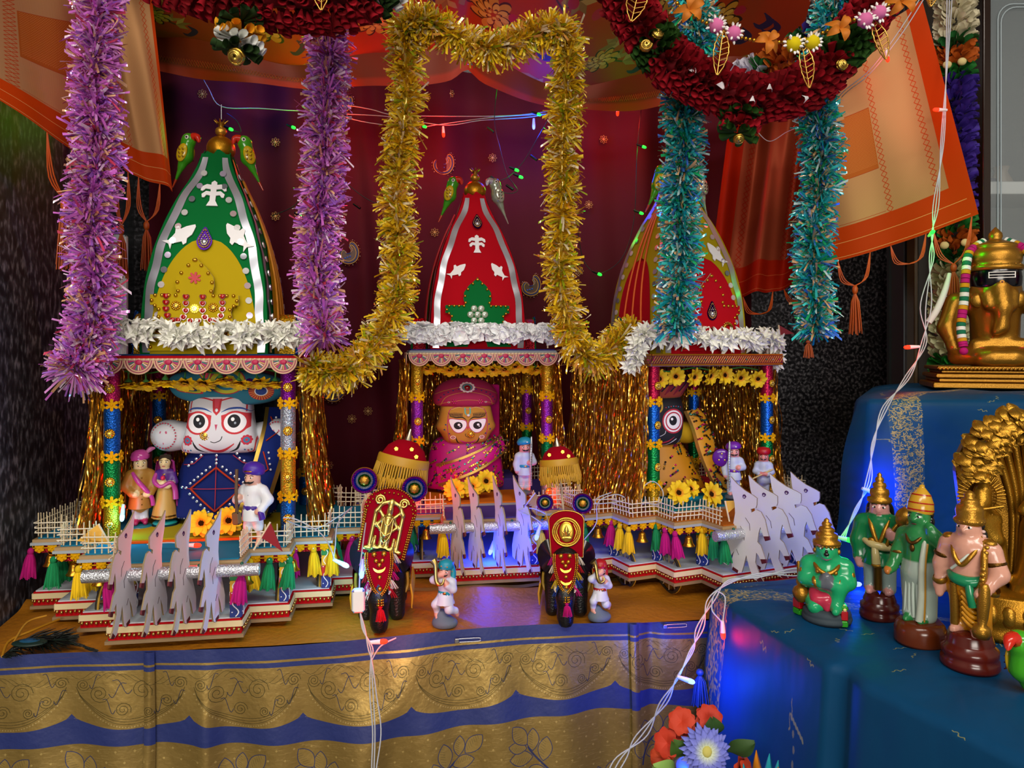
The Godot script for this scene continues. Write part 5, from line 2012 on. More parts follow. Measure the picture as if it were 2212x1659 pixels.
func hat_teal() -> ImageTexture:
	var a := Art.new(768, 320, Color("1f6f86"))
	var drop := func(cx: float, cy: float, k: float, rot: float) -> void:
		for l in [[1.0, "a8253a"], [0.86, "b8b82c"], [0.62, "1f6f86"], [0.5, "c83a4a"], [0.24, "d84a6a"]]:
			var q := PackedVector2Array()
			for v in smooth2(pv("-10,0 -6,-7 2,-6 14,0 2,6 -6,7", 0.01), 4):
				q.append(Vector2(cx, cy) + (v * l[0] * k).rotated(rot) * Vector2(1, 2.2))
			a.poly(q, Color(l[1]))
	drop.call(0.20, 0.55, 1.15, 0.45)
	drop.call(0.34, 0.18, 0.8, 1.3)
	for l in [[0.155, "a8253a"], [0.145, "b8b82c"], [0.105, "1f6f86"], [0.075, "b8b82c"], [0.05, "a8253a"]]:
		a.oval(0.53, 0.35, l[0], l[0] * 2.3, Color(l[1]))
	a.oval(0.82, 0.58, 0.105, 0.25, Color("a8253a"))
	for i in 26:
		var t := TAU * i / 26
		a.line(PackedVector2Array([Vector2(0.82 + cos(t) * 0.05, 0.58 + sin(t) * 0.12), Vector2(0.82 + cos(t) * 0.1, 0.58 + sin(t) * 0.24)]), 0.018, Color("d8962c"))
	a.oval(0.82, 0.58, 0.055, 0.13, Color("e4e6ea"))
	a.oval(0.82, 0.58, 0.046, 0.11, Color("24408a"))
	return a.tex()

func face_yellow() -> ImageTexture:
	var a := Art.new(640, 640, Color("b9822a"))
	var mg := Color("b3186a")
	var ink := Color("1a120c")
	a.curve(PackedVector2Array([Vector2(0.22, 0.95), Vector2(0.17, 0.6), Vector2(0.19, 0.22), Vector2(0.26, 0.10), Vector2(0.38, 0.07), Vector2(0.5, 0.14), Vector2(0.62, 0.07), Vector2(0.74, 0.10), Vector2(0.81, 0.22), Vector2(0.83, 0.6), Vector2(0.78, 0.95)]), 0.012, mg)
	for i in 24:
		a.oval(0.24 + 0.52 * i / 23.0, 0.105 + 0.02 * cos(i * 0.54), 0.005, 0.005, Color("f0e4c0"))
	a.curve(PackedVector2Array([Vector2(0.46, 0.10), Vector2(0.46, 0.22), Vector2(0.5, 0.27), Vector2(0.54, 0.22), Vector2(0.54, 0.10)]), 0.022, Color("5aa8a0"))
	for s in [0.0, 1.0]:
		var f := func(x: float) -> float: return x if s == 0.0 else 1.0 - x
		var eye := PackedVector2Array()
		for v in smooth2(PackedVector2Array([Vector2(0.185, 0.36), Vector2(0.33, 0.365), Vector2(0.47, 0.40), Vector2(0.485, 0.55), Vector2(0.40, 0.69), Vector2(0.30, 0.69), Vector2(0.22, 0.56)]), 4):
			eye.append(Vector2(f.call(v.x), v.y))
		a.poly(eye, mg)
		var c := Vector2(f.call(0.34), 0.52)
		var e2 := PackedVector2Array()
		for v in eye:
			e2.append(c + (v - c) * 0.91)
		a.poly(e2, Color("f0eef0"))
		a.oval(c.x, c.y, 0.072, 0.09, ink)
		a.oval(c.x + 0.012, c.y - 0.02, 0.022, 0.027, Color("f4f4f6"))
		a.oval(c.x + 0.03, c.y + 0.02, 0.013, 0.016, Color("c8ccd0"))
		a.curve(PackedVector2Array([Vector2(f.call(0.20), 0.29), Vector2(f.call(0.30), 0.325), Vector2(f.call(0.41), 0.325), Vector2(f.call(0.485), 0.40)]), 0.030, ink, true)
		for i in 12:
			var x := 0.205 + 0.018 * i
			a.curve(PackedVector2Array([Vector2(f.call(x + 0.012), 0.315), Vector2(f.call(x), 0.26), Vector2(f.call(x - 0.012 + 0.004 * (i - 4)), 0.195 + 0.003 * absf(i - 5.0))]), 0.012, ink, true)
		flower_print(a, f.call(0.26), 0.81, 0.05, "e8c8c0", "8a1830")
		a.curve(PackedVector2Array([Vector2(f.call(0.31), 0.80), Vector2(f.call(0.315), 0.86), Vector2(f.call(0.34), 0.93), Vector2(f.call(0.38), 0.97)]), 0.022, ink, true)
		for p in [[0.12, 0.62], [0.20, 0.72], [0.14, 0.50]]:
			a.oval(f.call(p[0]), p[1], 0.014, 0.018, Color("24407a"))
			a.oval(f.call(p[0] + 0.02), p[1] + 0.03, 0.009, 0.012, mg)
	a.poly(PackedVector2Array([Vector2(0.48, 0.55), Vector2(0.52, 0.55), Vector2(0.5, 0.64)]), Color("c02a4a"))
	a.curve(PackedVector2Array([Vector2(0.46, 0.72), Vector2(0.47, 0.78), Vector2(0.52, 0.81), Vector2(0.58, 0.80)]), 0.010, ink)
	var mouth := PackedVector2Array()
	for i in 13:
		mouth.append(Vector2(0.36 + 0.30 * i / 12.0, 0.86 + 0.07 * sin(PI * i / 12.0)))
	for i in 13:
		mouth.append(Vector2(0.66 - 0.30 * i / 12.0, 0.86 + 0.14 * sin(PI * i / 12.0)))
	a.poly(mouth, Color("c02a8a"))
	return a.tex()

func hat_pink() -> ImageTexture:
	var a := Art.new(768, 512, Color("9c1648"))
	var gold := Color("b8842a")
	for k in [[0.93, 0.14], [0.52, 0.16]]:
		a.curve(PackedVector2Array([Vector2(0.02, k[0] + 0.02), Vector2(0.18, k[0] - 0.12), Vector2(0.5, k[0] - 0.20 - 0.1 * (1 - k[0])), Vector2(0.82, k[0] - 0.12), Vector2(0.98, k[0] + 0.02)]), 0.014, gold)
	a.curve(PackedVector2Array([Vector2(0.10, 0.92), Vector2(0.2, 0.60), Vector2(0.5, 0.46), Vector2(0.8, 0.60), Vector2(0.9, 0.92)]), 0.014, gold)
	for i in 14:
		var t := PI * (0.08 + 0.84 * i / 13.0)
		a.oval(0.5 - cos(t) * 0.44, 0.86 - sin(t) * 0.52, 0.012, 0.02, Color("1c2c6a"))
	for i in 12:
		var t := TAU * i / 12
		a.oval(0.5 + cos(t) * 0.095, 0.30 + sin(t) * 0.14, 0.026, 0.038, Color("e8dcd8"))
	a.oval(0.5, 0.30, 0.085, 0.125, Color("9c1648"))
	a.oval(0.5, 0.30, 0.075, 0.11, Color("4a8a8a"))
	a.oval(0.5, 0.30, 0.05, 0.07, Color("8a1414"))
	for x in [0.22, 0.78]:
		a.oval(x, 0.80, 0.018, 0.026, Color("e0d0b0"))
		a.oval(x, 0.80, 0.010, 0.014, Color("1c1430"))
	return a.tex()

func face_black() -> ImageTexture:
	var a := Art.new(640, 640, Color("14171b"))
	var red := Color("b8243a")
	var yl := Color("c8a02c")
	for i in 36:
		a.oval((i + 0.5) / 36.0, 0.03, 0.006, 0.008, yl)
	a.curve(PackedVector2Array([Vector2(0.44, 0.06), Vector2(0.44, 0.26), Vector2(0.5, 0.33), Vector2(0.56, 0.26), Vector2(0.56, 0.06)]), 0.03, yl)
	for s in [0.0, 1.0]:
		var f := func(x: float) -> float: return x if s == 0.0 else 1.0 - x
		a.oval(f.call(0.24), 0.50, 0.20, 0.235, red)
		a.oval(f.call(0.24), 0.50, 0.175, 0.205, Color("f2f2f0"))
		a.oval(f.call(0.24), 0.50, 0.145, 0.175, red)
		a.oval(f.call(0.24), 0.50, 0.125, 0.15, Color("f2f2f0"))
		a.oval(f.call(0.25), 0.49, 0.07, 0.09, Color("0c0c10"))
		a.oval(f.call(0.25) - 0.02, 0.46, 0.022, 0.026, Color("ffffff"))
		for i in 7:
			a.oval(f.call(0.10 + i * 0.045), 0.24 - 0.02 * sin(i * 0.55), 0.010, 0.011, Color("4a8ab0") if i % 2 else red)
			a.oval(f.call(0.06 + 0.012 * i), 0.80 + 0.02 * i, 0.008, 0.009, Color("c8d4dc"))
	for i in 4:
		a.oval(0.5, 0.38 + i * 0.045, 0.016, 0.017, [yl, Color("4a8ab0"), red, yl][i])
	a.poly(PackedVector2Array([Vector2(0.46, 0.58), Vector2(0.54, 0.58), Vector2(0.5, 0.68)]), red)
	a.curve(PackedVector2Array([Vector2(0.42, 0.74), Vector2(0.5, 0.79), Vector2(0.60, 0.74), Vector2(0.62, 0.68)]), 0.010, Color("d8d8dc"))
	a.curve(PackedVector2Array([Vector2(0.24, 0.84), Vector2(0.36, 0.90), Vector2(0.5, 0.92), Vector2(0.66, 0.89), Vector2(0.78, 0.80)]), 0.035, red, true)
	a.curve(PackedVector2Array([Vector2(0.2, 0.86), Vector2(0.36, 0.955), Vector2(0.5, 0.97), Vector2(0.66, 0.95), Vector2(0.82, 0.84)]), 0.014, Color("e8e8ec"))
	return a.tex()

func hat_red() -> ImageTexture:
	var a := Art.new(640, 384, Color("a8452a"))
	for i in 9:
		var x := i / 8.0
		a.curve(PackedVector2Array([Vector2(x - 0.16, 0.85), Vector2(x - 0.05, 0.55), Vector2(x + 0.02, 0.3), Vector2(x + 0.14, 0.02)]), 0.13, Color("8a1a2c"), true)
		a.curve(PackedVector2Array([Vector2(x - 0.08, 0.75), Vector2(x + 0.02, 0.5), Vector2(x + 0.10, 0.25), Vector2(x + 0.18, 0.02)]), 0.035, Color("1c1a1e"))
	for i in 40:
		a.oval((i + 0.5) / 40.0, 0.95, 0.006, 0.014, Color("c8a02c"))
	return a.tex()

func sequins(o: Node3D, m: MB, n: int, sd: int, cols: Array, zmin: float) -> void:
	var r := RandomNumberGenerator.new()
	r.seed = sd
	var q := MB.new()
	for i in n:
		var k := r.randi() % m.v.size()
		var nn := m.n[k]
		if n < 100 and nn.z < 0:
			nn = -nn
		if nn.z < zmin:
			continue
		var b := frame(nn, Vector3(r.randf(), 0.5, r.randf()))
		var run := 1 + r.randi() % 5
		for j in run:
			var c := hx(cols[r.randi() % cols.size()])
			var p := m.v[k] + b.x * 0.0042 * j + nn * 0.0011
			lathe(q, [Vector2(0.0, 0.0004), Vector2(0.0009, 0.0003), Vector2(0.002, 0.0008), Vector2(0.0021, 0.0)], 7, c, Transform3D(b * Basis(Vector3.RIGHT, r.randf_range(-0.3, 0.3)), p))
	tag(part(o, "sequins", q, mat(0.2, 0.8)), "", "", "", "stuff")

func gown(rows: Array, sides: int, pleats: int, amp: float, col: Color) -> MB:
	var m := MB.new()
	cushion(m, rows, sides, col, 0.9)
	var lo: float = rows[rows.size() - 1][0]
	var hi: float = rows[0][0]
	for i in m.v.size():
		var a := atan2(m.v[i].z, m.v[i].x)
		var t := (hi - m.v[i].y) / (hi - lo)
		var k := 1.0 + amp * sin(a * pleats + 3 * t) * t
		m.v[i] = Vector3(m.v[i].x * k, m.v[i].y, m.v[i].z * k)
	return m

func ribbon(m: MB, pts: Array, w: float, side: Vector3, col: Color) -> void:
	for i in pts.size() - 1:
		var a: Vector3 = pts[i]
		var b: Vector3 = pts[i + 1]
		m.quad(a - side * w, a + side * w, b + side * w, b - side * w, col)

func idols() -> void:
	var c1: Node3D = CH[0]
	var o := thing("cloth_idol", "white faced cloth idol with round eyes, teal hat and blue mirrored skirt", "idol", c1.transform * Vector3(0.012, 0.117, 0.018), c1.rotation.y - 0.02, "cloth idols seated in the chariots")
	o.scale = Vector3(0.84, 0.84, 0.84)
	var m := gown(rowsof([[0.118, 0.040, 0.030, -0.005], [0.112, 0.052, 0.036, 0], [0.095, 0.066, 0.042, 0], [0.060, 0.078, 0.048, 0], [0.025, 0.084, 0.052, 0.002], [0.006, 0.086, 0.054, 0.004], [0.0, 0.080, 0.050, 0.002]], 26), 60, 17, 0.018, hx("131f5c"))
	part(o, "skirt", m, M.cloth)
	var em := MB.new()
	var zf := func(x: float, y: float) -> Vector3:
		var hw := lerpf(0.086, 0.060, clampf(y / 0.11, 0, 1))
		var hd := lerpf(0.057, 0.043, clampf(y / 0.11, 0, 1))
		return Vector3(x, y, hd * pow(maxf(0, 1 - pow(absf(x) / hw, 2.2)), 0.45) + 0.0035)
	var seg := func(a: Vector2, b: Vector2, r: float, col: Color) -> void:
		var pts := []
		for i in 9:
			var p := a.lerp(b, i / 8.0)
			pts.append(zf.call(p.x, p.y))
		tube(em, pts, r, 5, col, false)
	var dm := [Vector2(-0.002, 0.088), Vector2(0.040, 0.053), Vector2(-0.002, 0.016), Vector2(-0.044, 0.053)]
	for i in 4:
		seg.call(dm[i], dm[(i + 1) % 4], 0.0016, hx("a8321c"))
	seg.call(dm[0] + Vector2(0, 0.02), dm[2], 0.0007, hx("b0303c"))
	seg.call(dm[1] + Vector2(0.015, 0), dm[3] - Vector2(0.012, 0), 0.0007, hx("b0303c"))
	for s in [-1.0, 1.0]:
		seg.call(Vector2(s * 0.024, 0.108), Vector2(s * 0.040, 0.094), 0.0007, hx("b0303c"))
		seg.call(Vector2(s * 0.040, 0.094), Vector2(s * 0.062, 0.090), 0.0007, hx("b0303c"))
	part(o, "stitched_diamond", em, M.cloth)
	var disc := MB.new()
	lathe(disc, [Vector2(0, 0.0005), Vector2(0.002, 0.0006), Vector2(0.0023, 0.0)], 9, hx("c9d2dc"), Transform3D(Basis(Vector3.RIGHT, PI / 2), Vector3.ZERO))
	var dmesh := disc.mesh()
	var sqm := mat(0.15, 0.7)
	for i in 4:
		var a: Vector2 = dm[i]
		var b: Vector2 = dm[(i + 1) % 4]
		var out := ((a + b) / 2 - Vector2(-0.002, 0.052)).normalized()
		for j in 6:
			var p := a.lerp(b, (j + 0.7) / 6.4) + out * 0.0072
			part(o, "mirror_sequin", dmesh, sqm, "", Transform3D(Basis(), zf.call(p.x, p.y) + Vector3(0, 0, 0.0005)))
	for p in [[-0.002, 0.108], [-0.002, 0.101], [-0.002, 0.095], [-0.052, 0.054], [-0.060, 0.054], [0.056, 0.054], [0.03, 0.110], [0.034, 0.102], [0.041, 0.097], [-0.028, 0.108], [-0.036, 0.102], [-0.044, 0.096], [-0.05, 0.090], [0.05, 0.09]]:
		part(o, "mirror_sequin", dmesh, sqm, "", Transform3D(Basis(), zf.call(p[0], p[1]) + Vector3(0, 0, 0.0005)))
	m = MB.new()
	for i in 40:
		var a := PI * (i + 0.5) / 40
		ball(m, Vector3(cos(a) * 0.086, 0.004, sin(a) * 0.055 + 0.004), Vector3(0.0028, 0.002, 0.0028), hx(["8a8f98", "3a3f48"][i % 2]), 5)
	part(o, "hem_trim", m, M.gold)
	m = MB.new()
	cushion(m, rowsof([[0.214, 0.030, 0.02, 0], [0.210, 0.045, 0.03, 0], [0.195, 0.050, 0.036, 0.004], [0.165, 0.053, 0.040, 0.006], [0.135, 0.060, 0.040, 0.006], [0.118, 0.064, 0.034, 0.004], [0.111, 0.058, 0.024, 0.002], [0.108, 0.03, 0.012, 0]], 30), 44, Color.WHITE, 0.62)
	part(o, "head", m.xf(Transform3D(Basis(), Vector3(0, 0.0, 0.012))), texmat(face_white(), 0.8))
	for s in [-1.0, 1.0]:
		m = skin([[Vector3(s * 0.05, 0.135, -0.01), Vector3(s * 0.088, 0.138, 0.004), 0.022, 0.0255, hx("cfd3da")], [Vector3(s * 0.088, 0.138, 0.004), Vector3(s * 0.094, 0.139, 0.007), 0.0255, 0.025, hx("cfd3da")]], 0.005, 0.003)
		var arm := part(o, "arm", m, M.cloth)
		m = MB.new()
		for i in 26:
			var a := TAU * i / 26
			ball(m, Vector3(s * 0.092 + cos(a) * 0.0195, 0.140 + sin(a) * 0.0215, 0.0265 + 0.003 * cos(a)), Vector3(0.0015, 0.0013, 0.001), hx("b8304a"), 5)
		for x in [-1.0, 0.0, 1.0]:
			ball(m, Vector3(s * 0.092 + x * 0.0042, 0.143, 0.0305), Vector3(0.0028, 0.0055, 0.0012), hx("c05a7c"), 8)
		rod(m, Vector3(s * 0.092, 0.136, 0.0305), Vector3(s * 0.092, 0.126, 0.030), 0.0008, hx("c05a7c"), 5)
		part(arm, "printed_lotus", m, M.cloth)
	m = MB.new()
	cushion(m, rowsof([[0.256, 0.010, 0.008, -0.006], [0.253, 0.05, 0.022, -0.006], [0.240, 0.090, 0.032, -0.006], [0.222, 0.096, 0.038, -0.006], [0.205, 0.082, 0.038, -0.004], [0.197, 0.056, 0.034, 0.0], [0.195, 0.03, 0.02, 0.0]], 22), 44, Color.WHITE, 0.7)
	part(o, "hat", m.xf(Transform3D(Basis(Vector3.BACK, -0.05), Vector3(-0.004, -0.002, 0.012))), texmat(hat_teal(), 0.8))
	part(o, "nose_button", button_mesh(), M.gold, "", TT(Vector3(-0.018, 0.143, 0.0565), Vector3.ZERO, 1.3))
	m = MB.new()
	extrude(m, petals(14, 0.0085, 0.0105, 3), 0, 0.0012, hx("1c4a9a"))
	part(o, "nose_rosette", m, M.felt, "", TT(Vector3(-0.018, 0.143, 0.0545)))
	m = MB.new()
	for p in [[0, 0.183, 0.005], [-0.006, 0.181, 0.0035], [0.006, 0.181, 0.0035], [0, 0.173, 0.004]]:
		ball(m, Vector3(p[0], p[1], 0.0535), Vector3(p[2] * 0.7, p[2], 0.0022), hx("dfe6f2") if p[1] > 0.175 else hx("2a5ac0"), 8)
	part(o, "forehead_jewel", m, M.gem)
	m = MB.new()
	ball(m, Vector3(0.050, 0.229, 0.041), Vector3(0.0075, 0.0085, 0.003), hx("3a0a5a"), 10)
	ball(m, Vector3(0.008, 0.238, 0.040), Vector3(0.006, 0.006, 0.003), hx("4a0a2a"), 10)
	part(o, "hat_gem", m, M.gem)
	m = MB.new()
	var gb := MB.new()
	var A := spline([Vector3(0.066, 0.184, -0.02), Vector3(0.070, 0.15, 0.032), Vector3(0.062, 0.10, 0.062), Vector3(0.050, 0.05, 0.078), Vector3(0.036, 0.004, 0.084)], 24)
	var B := spline([Vector3(0.110, 0.182, -0.03), Vector3(0.112, 0.14, 0.018), Vector3(0.104, 0.09, 0.05), Vector3(0.092, 0.045, 0.062), Vector3(0.080, 0.002, 0.068)], 24)
	sheet(m, 10, 24, func(s: float, t: float) -> Vector3: return A[int(round(t * 24))].lerp(B[int(round(t * 24))], s) + Vector3(0, 0, 0.006 * sin(PI * s)), hx("14236a"))
	var st := part(o, "stole", m, M.cloth)
	for e in [[-0.02, 0.13], [0.87, 1.02]]:
		gb = MB.new()
		sheet(gb, 3, 24, func(s: float, t: float) -> Vector3:
			var q := lerpf(e[0], e[1], s)
			return A[int(round(t * 24))].lerp(B[int(round(t * 24))], q) + Vector3(0, 0, 0.006 * sin(PI * clampf(q, 0, 1)) + 0.0012), hx("a88a3c"))
		part(st, "gold_border", gb, M.gold_rough)
	gb = MB.new()
	for i in 3:
		var t0 := 3 + i * 7
		tube(gb, [A[t0].lerp(B[t0], 0.25) + Vector3(0, 0, 0.007), A[t0 + 3].lerp(B[t0 + 3], 0.6) + Vector3(0, 0, 0.008), A[t0 + 5].lerp(B[t0 + 5], 0.25) + Vector3(0, 0, 0.007)], 0.0012, 5, hx("a8321c"))
		for j in 4:
			ball(gb, A[t0 + j].lerp(B[t0 + j], 0.45 + 0.08 * j) + Vector3(0, 0, 0.008), Vector3(0.002, 0.002, 0.001), hx("c9d2dc"), 6)
	part(st, "stitching", gb, M.cloth)
	var c2: Node3D = CH[1]
	o = thing("cloth_idol", "yellow faced cloth idol with pink domed hat and magenta sequinned shawl", "idol", c2.transform * Vector3(-0.022, 0.117, 0.0), c2.rotation.y + 0.02, "cloth idols seated in the chariots")
	o.scale = Vector3(0.86, 0.80, 0.84)
	m = gown(rowsof([[0.108, 0.040, 0.028, 0], [0.104, 0.056, 0.036, 0], [0.085, 0.070, 0.042, 0], [0.05, 0.076, 0.05, 0.002], [0.012, 0.080, 0.056, 0.004], [0.0, 0.078, 0.054, 0.004]], 24), 60, 13, 0.025, hx("b00c78"))
	part(o, "gown", m, M.silk)
	sequins(o, m, 280, 31, ["d8a83c", "c9883c", "3a8a7c", "6a1a6a", "e0c060"], 0.25)
	m = MB.new()
	A = spline([Vector3(-0.062, 0.052, 0.040), Vector3(-0.03, 0.062, 0.056), Vector3(0.01, 0.078, 0.060), Vector3(0.045, 0.095, 0.052), Vector3(0.070, 0.112, 0.026)], 24)
	B = spline([Vector3(-0.058, 0.010, 0.048), Vector3(-0.025, 0.024, 0.064), Vector3(0.02, 0.044, 0.068), Vector3(0.055, 0.064, 0.056), Vector3(0.082, 0.080, 0.030)], 24)
	sheet(m, 8, 24, func(s: float, t: float) -> Vector3: return A[int(round(t * 24))].lerp(B[int(round(t * 24))], s) + Vector3(0, 0, 0.004 * sin(PI * s)), hx("b80c7e"))
	st = part(o, "sash", m, M.silk)
	for e in [[-0.06, 0.08], [0.92, 1.06]]:
		gb = MB.new()
		sheet(gb, 3, 24, func(s: float, t: float) -> Vector3: return A[int(round(t * 24))].lerp(B[int(round(t * 24))], lerpf(e[0], e[1], s)) + Vector3(0, 0, 0.0025), hx("b58f4a"))
		part(st, "gold_border", gb, M.gold_rough)
	sequins(o, m, 60, 32, ["d8a83c", "c9883c", "3a8a7c", "6a1a6a", "e0c060"], 0.2)
	m = MB.new()
	cushion(m, rowsof([[0.182, 0.03, 0.02, 0], [0.180, 0.048, 0.03, 0], [0.165, 0.052, 0.036, 0.004], [0.145, 0.056, 0.038, 0.005], [0.130, 0.060, 0.038, 0.005], [0.115, 0.050, 0.036, 0.005], [0.100, 0.042, 0.032, 0.004], [0.094, 0.03, 0.02, 0]], 30), 44, Color.WHITE, 0.7)
	part(o, "head", m.xf(Transform3D(Basis(), Vector3(0, 0, 0.012))), texmat(face_yellow(), 0.8))
	m = MB.new()
	cushion(m, rowsof([[0.236, 0.008, 0.008, 0], [0.233, 0.030, 0.018, 0], [0.222, 0.052, 0.034, 0], [0.205, 0.064, 0.044, 0], [0.190, 0.066, 0.046, 0], [0.178, 0.060, 0.042, 0.0], [0.173, 0.04, 0.03, 0.0]], 24), 44, Color.WHITE, 0.85)
	part(o, "hat", m.xf(Transform3D(Basis(), Vector3(0, 0, 0.008))), texmat(hat_pink(), 0.85))
	m = MB.new()
	box(m, Vector3(0.052, 0.15, -0.03), Vector3(0.05, 0.14, 0.008), hx("a8185a"), Basis(), 0.003)
	part(o, "back_cushion", m, M.velvet)
	part(o, "nose_button", button_mesh(), M.gold, "", TT(Vector3(0.006, 0.118, 0.057), Vector3.ZERO, 1.15))
	m = MB.new()
	for s in [-1.0, 1.0]:
		for i in 6:
			var a := TAU * i / 6
			ball(m, Vector3(s * 0.026 + cos(a) * 0.004, 0.187 + sin(a) * 0.004, 0.052), 0.002, hx("c02a6a"), 6)
	ball(m, Vector3(0, 0.216, 0.050), Vector3(0.006, 0.006, 0.003), hx("7a0a0a"), 8)
	ball(m, Vector3(0.001, 0.158, 0.056), Vector3(0.0035, 0.003, 0.0025), hx("e8e4e0"), 8)
	part(o, "hat_gem", m, M.gem)
	var c3: Node3D = CH[2]
	o = thing("cloth_idol", "black faced cloth idol with striped red hat and yellow sequinned gown", "idol", c3.transform * Vector3(-0.052, 0.131, 0.0), c3.rotation.y - 0.32, "cloth idols seated in the chariots")
	o.scale = Vector3(0.92, 0.86, 0.9)
	m = gown(rowsof([[0.098, 0.036, 0.028, 0], [0.094, 0.05, 0.036, 0], [0.07, 0.068, 0.044, 0], [0.04, 0.082, 0.052, 0.002], [0.012, 0.094, 0.058, 0.004], [0.0, 0.092, 0.056, 0.004]], 24), 60, 15, 0.03, hx("c07f12"))
	part(o, "gown", m, M.silk)
	sequins(o, m, 240, 33, ["3a2a1a", "6a4a1c", "3a7a6a", "b02a5a", "d8a83c"], 0.2)
	m = MB.new()
	cushion(m, rowsof([[0.186, 0.028, 0.02, 0], [0.183, 0.045, 0.03, 0], [0.17, 0.050, 0.036, 0.004], [0.145, 0.052, 0.038, 0.005], [0.115, 0.050, 0.038, 0.005], [0.095, 0.044, 0.032, 0.004], [0.088, 0.026, 0.016, 0]], 30), 44, Color.WHITE, 0.7)
	part(o, "head", m.xf(Transform3D(Basis(), Vector3(0, 0, 0.012))), texmat(face_black(), 0.75))
	m = MB.new()
	cushion(m, rowsof([[0.236, 0.008, 0.008, -0.004], [0.233, 0.040, 0.022, -0.004], [0.220, 0.062, 0.036, -0.002], [0.205, 0.066, 0.042, 0], [0.190, 0.056, 0.040, 0.002], [0.180, 0.048, 0.036, 0.004], [0.177, 0.03, 0.02, 0.004]], 24), 44, Color.WHITE, 0.85)
	part(o, "hat", m.xf(Transform3D(Basis(), Vector3(0, 0, 0.010))), texmat(hat_red(), 0.85))
	m = skin([[Vector3(0.035, 0.112, -0.008), Vector3(0.066, 0.110, 0.004), 0.02, 0.021, hx("b8931c")], [Vector3(-0.035, 0.112, -0.008), Vector3(-0.066, 0.110, 0.004), 0.02, 0.021, hx("b8931c")]], 0.005, 0.003)
	part(o, "arm", m, M.cloth)
	m = MB.new()
	A = spline([Vector3(0.058, 0.152, 0.012), Vector3(0.066, 0.12, 0.030), Vector3(0.072, 0.08, 0.046), Vector3(0.086, 0.04, 0.052), Vector3(0.105, 0.004, 0.056)], 24)
	B = spline([Vector3(0.094, 0.156, 0.0), Vector3(0.104, 0.12, 0.014), Vector3(0.110, 0.08, 0.030), Vector3(0.118, 0.04, 0.040), Vector3(0.128, 0.004, 0.046)], 24)
	sheet(m, 8, 24, func(s: float, t: float) -> Vector3: return A[int(round(t * 24))].lerp(B[int(round(t * 24))], s) + Vector3(0, 0, 0.006 * sin(PI * s)), hx("c88a18"))
	st = part(o, "stole", m, M.silk)
	sequins(o, m, 55, 34, ["3a2a1a", "6a4a1c", "3a7a6a", "b02a5a"], 0.1)
	gb = MB.new()
	sheet(gb, 3, 24, func(s: float, t: float) -> Vector3: return A[int(round(t * 24))].lerp(B[int(round(t * 24))], lerpf(-0.06, 0.12, s)) + Vector3(0, 0, 0.004), hx("b58f4a"))
	part(st, "gold_border", gb, M.gold_rough)

# ---------- tinsel, foil fringe, paper and bead garlands ----------

func tinsel(label: String, path: Array, rad: float, cnt: int, cols: Array, sd: int) -> void:
	var o := thing("tinsel_garland", label, "tinsel")
	var r := RandomNumberGenerator.new()
	r.seed = sd
	var m := MB.new()
	tube(m, path, 0.0035, 6, hx(cols[0][0]), false)
	part(o, "twisted_core", m, M.tinsel)
	var n := path.size() - 1
	m = MB.new()
	var cl := cols.map(func(c): return hx(c[0]))
	for i in cnt:
		var s := r.randf() * n
		var k := mini(int(s), n - 1)
		var p: Vector3 = path[k].lerp(path[k + 1], s - k)
		var t: Vector3 = (path[k + 1] - path[k]).normalized()
		var b := frame(t, Vector3(0.2, 0.1, 1))
		var a := r.randf() * TAU
		var out := b.x * cos(a) + b.z * sin(a)
		var L := rad * r.randf_range(0.72, 1.12) * (0.86 + 0.18 * sin(s * 1.9 + sd) + 0.10 * sin(s * 5.1))
		var lean := t * r.randf_range(-0.45, 0.45)
		var W := r.randf_range(0.0009, 0.0020)
		var sd2 := out.cross(t).rotated(out, r.randf_range(-1.3, 1.3)).normalized()
		var u := r.randf()
		var ci := 0
		for c in cols.size():
			u -= cols[c][1]
			if u < 0:
				ci = c
				break
		var col: Color = cl[ci]
		var curl := r.randf_range(-0.8, 0.8)
		var prev := -1
		for j in 4:
			var f := j / 3.0
			var q: Vector3 = p + (out + lean * f) * L * f + Vector3(0, -0.10 * L * f * f, 0) + sd2.cross(out) * curl * L * f * f * 0.5
			var sdv := sd2.rotated(out, f * r.randf_range(-0.8, 0.8))
			var tip := lerpf(0.6, 1.0, minf(1, f * 2))
			var nn := sdv.cross(out + lean).normalized()
			var base := m.v.size()
			m.add(q - sdv * W * tip, nn, col)
			m.add(q + sdv * W * tip, nn, col)
			if prev >= 0:
				m.tri(prev, prev + 1, base); m.tri(prev + 1, base + 1, base)
			prev = base
	tag(part(o, "foil_strips", m, M.tinsel), "", "", "", "stuff")

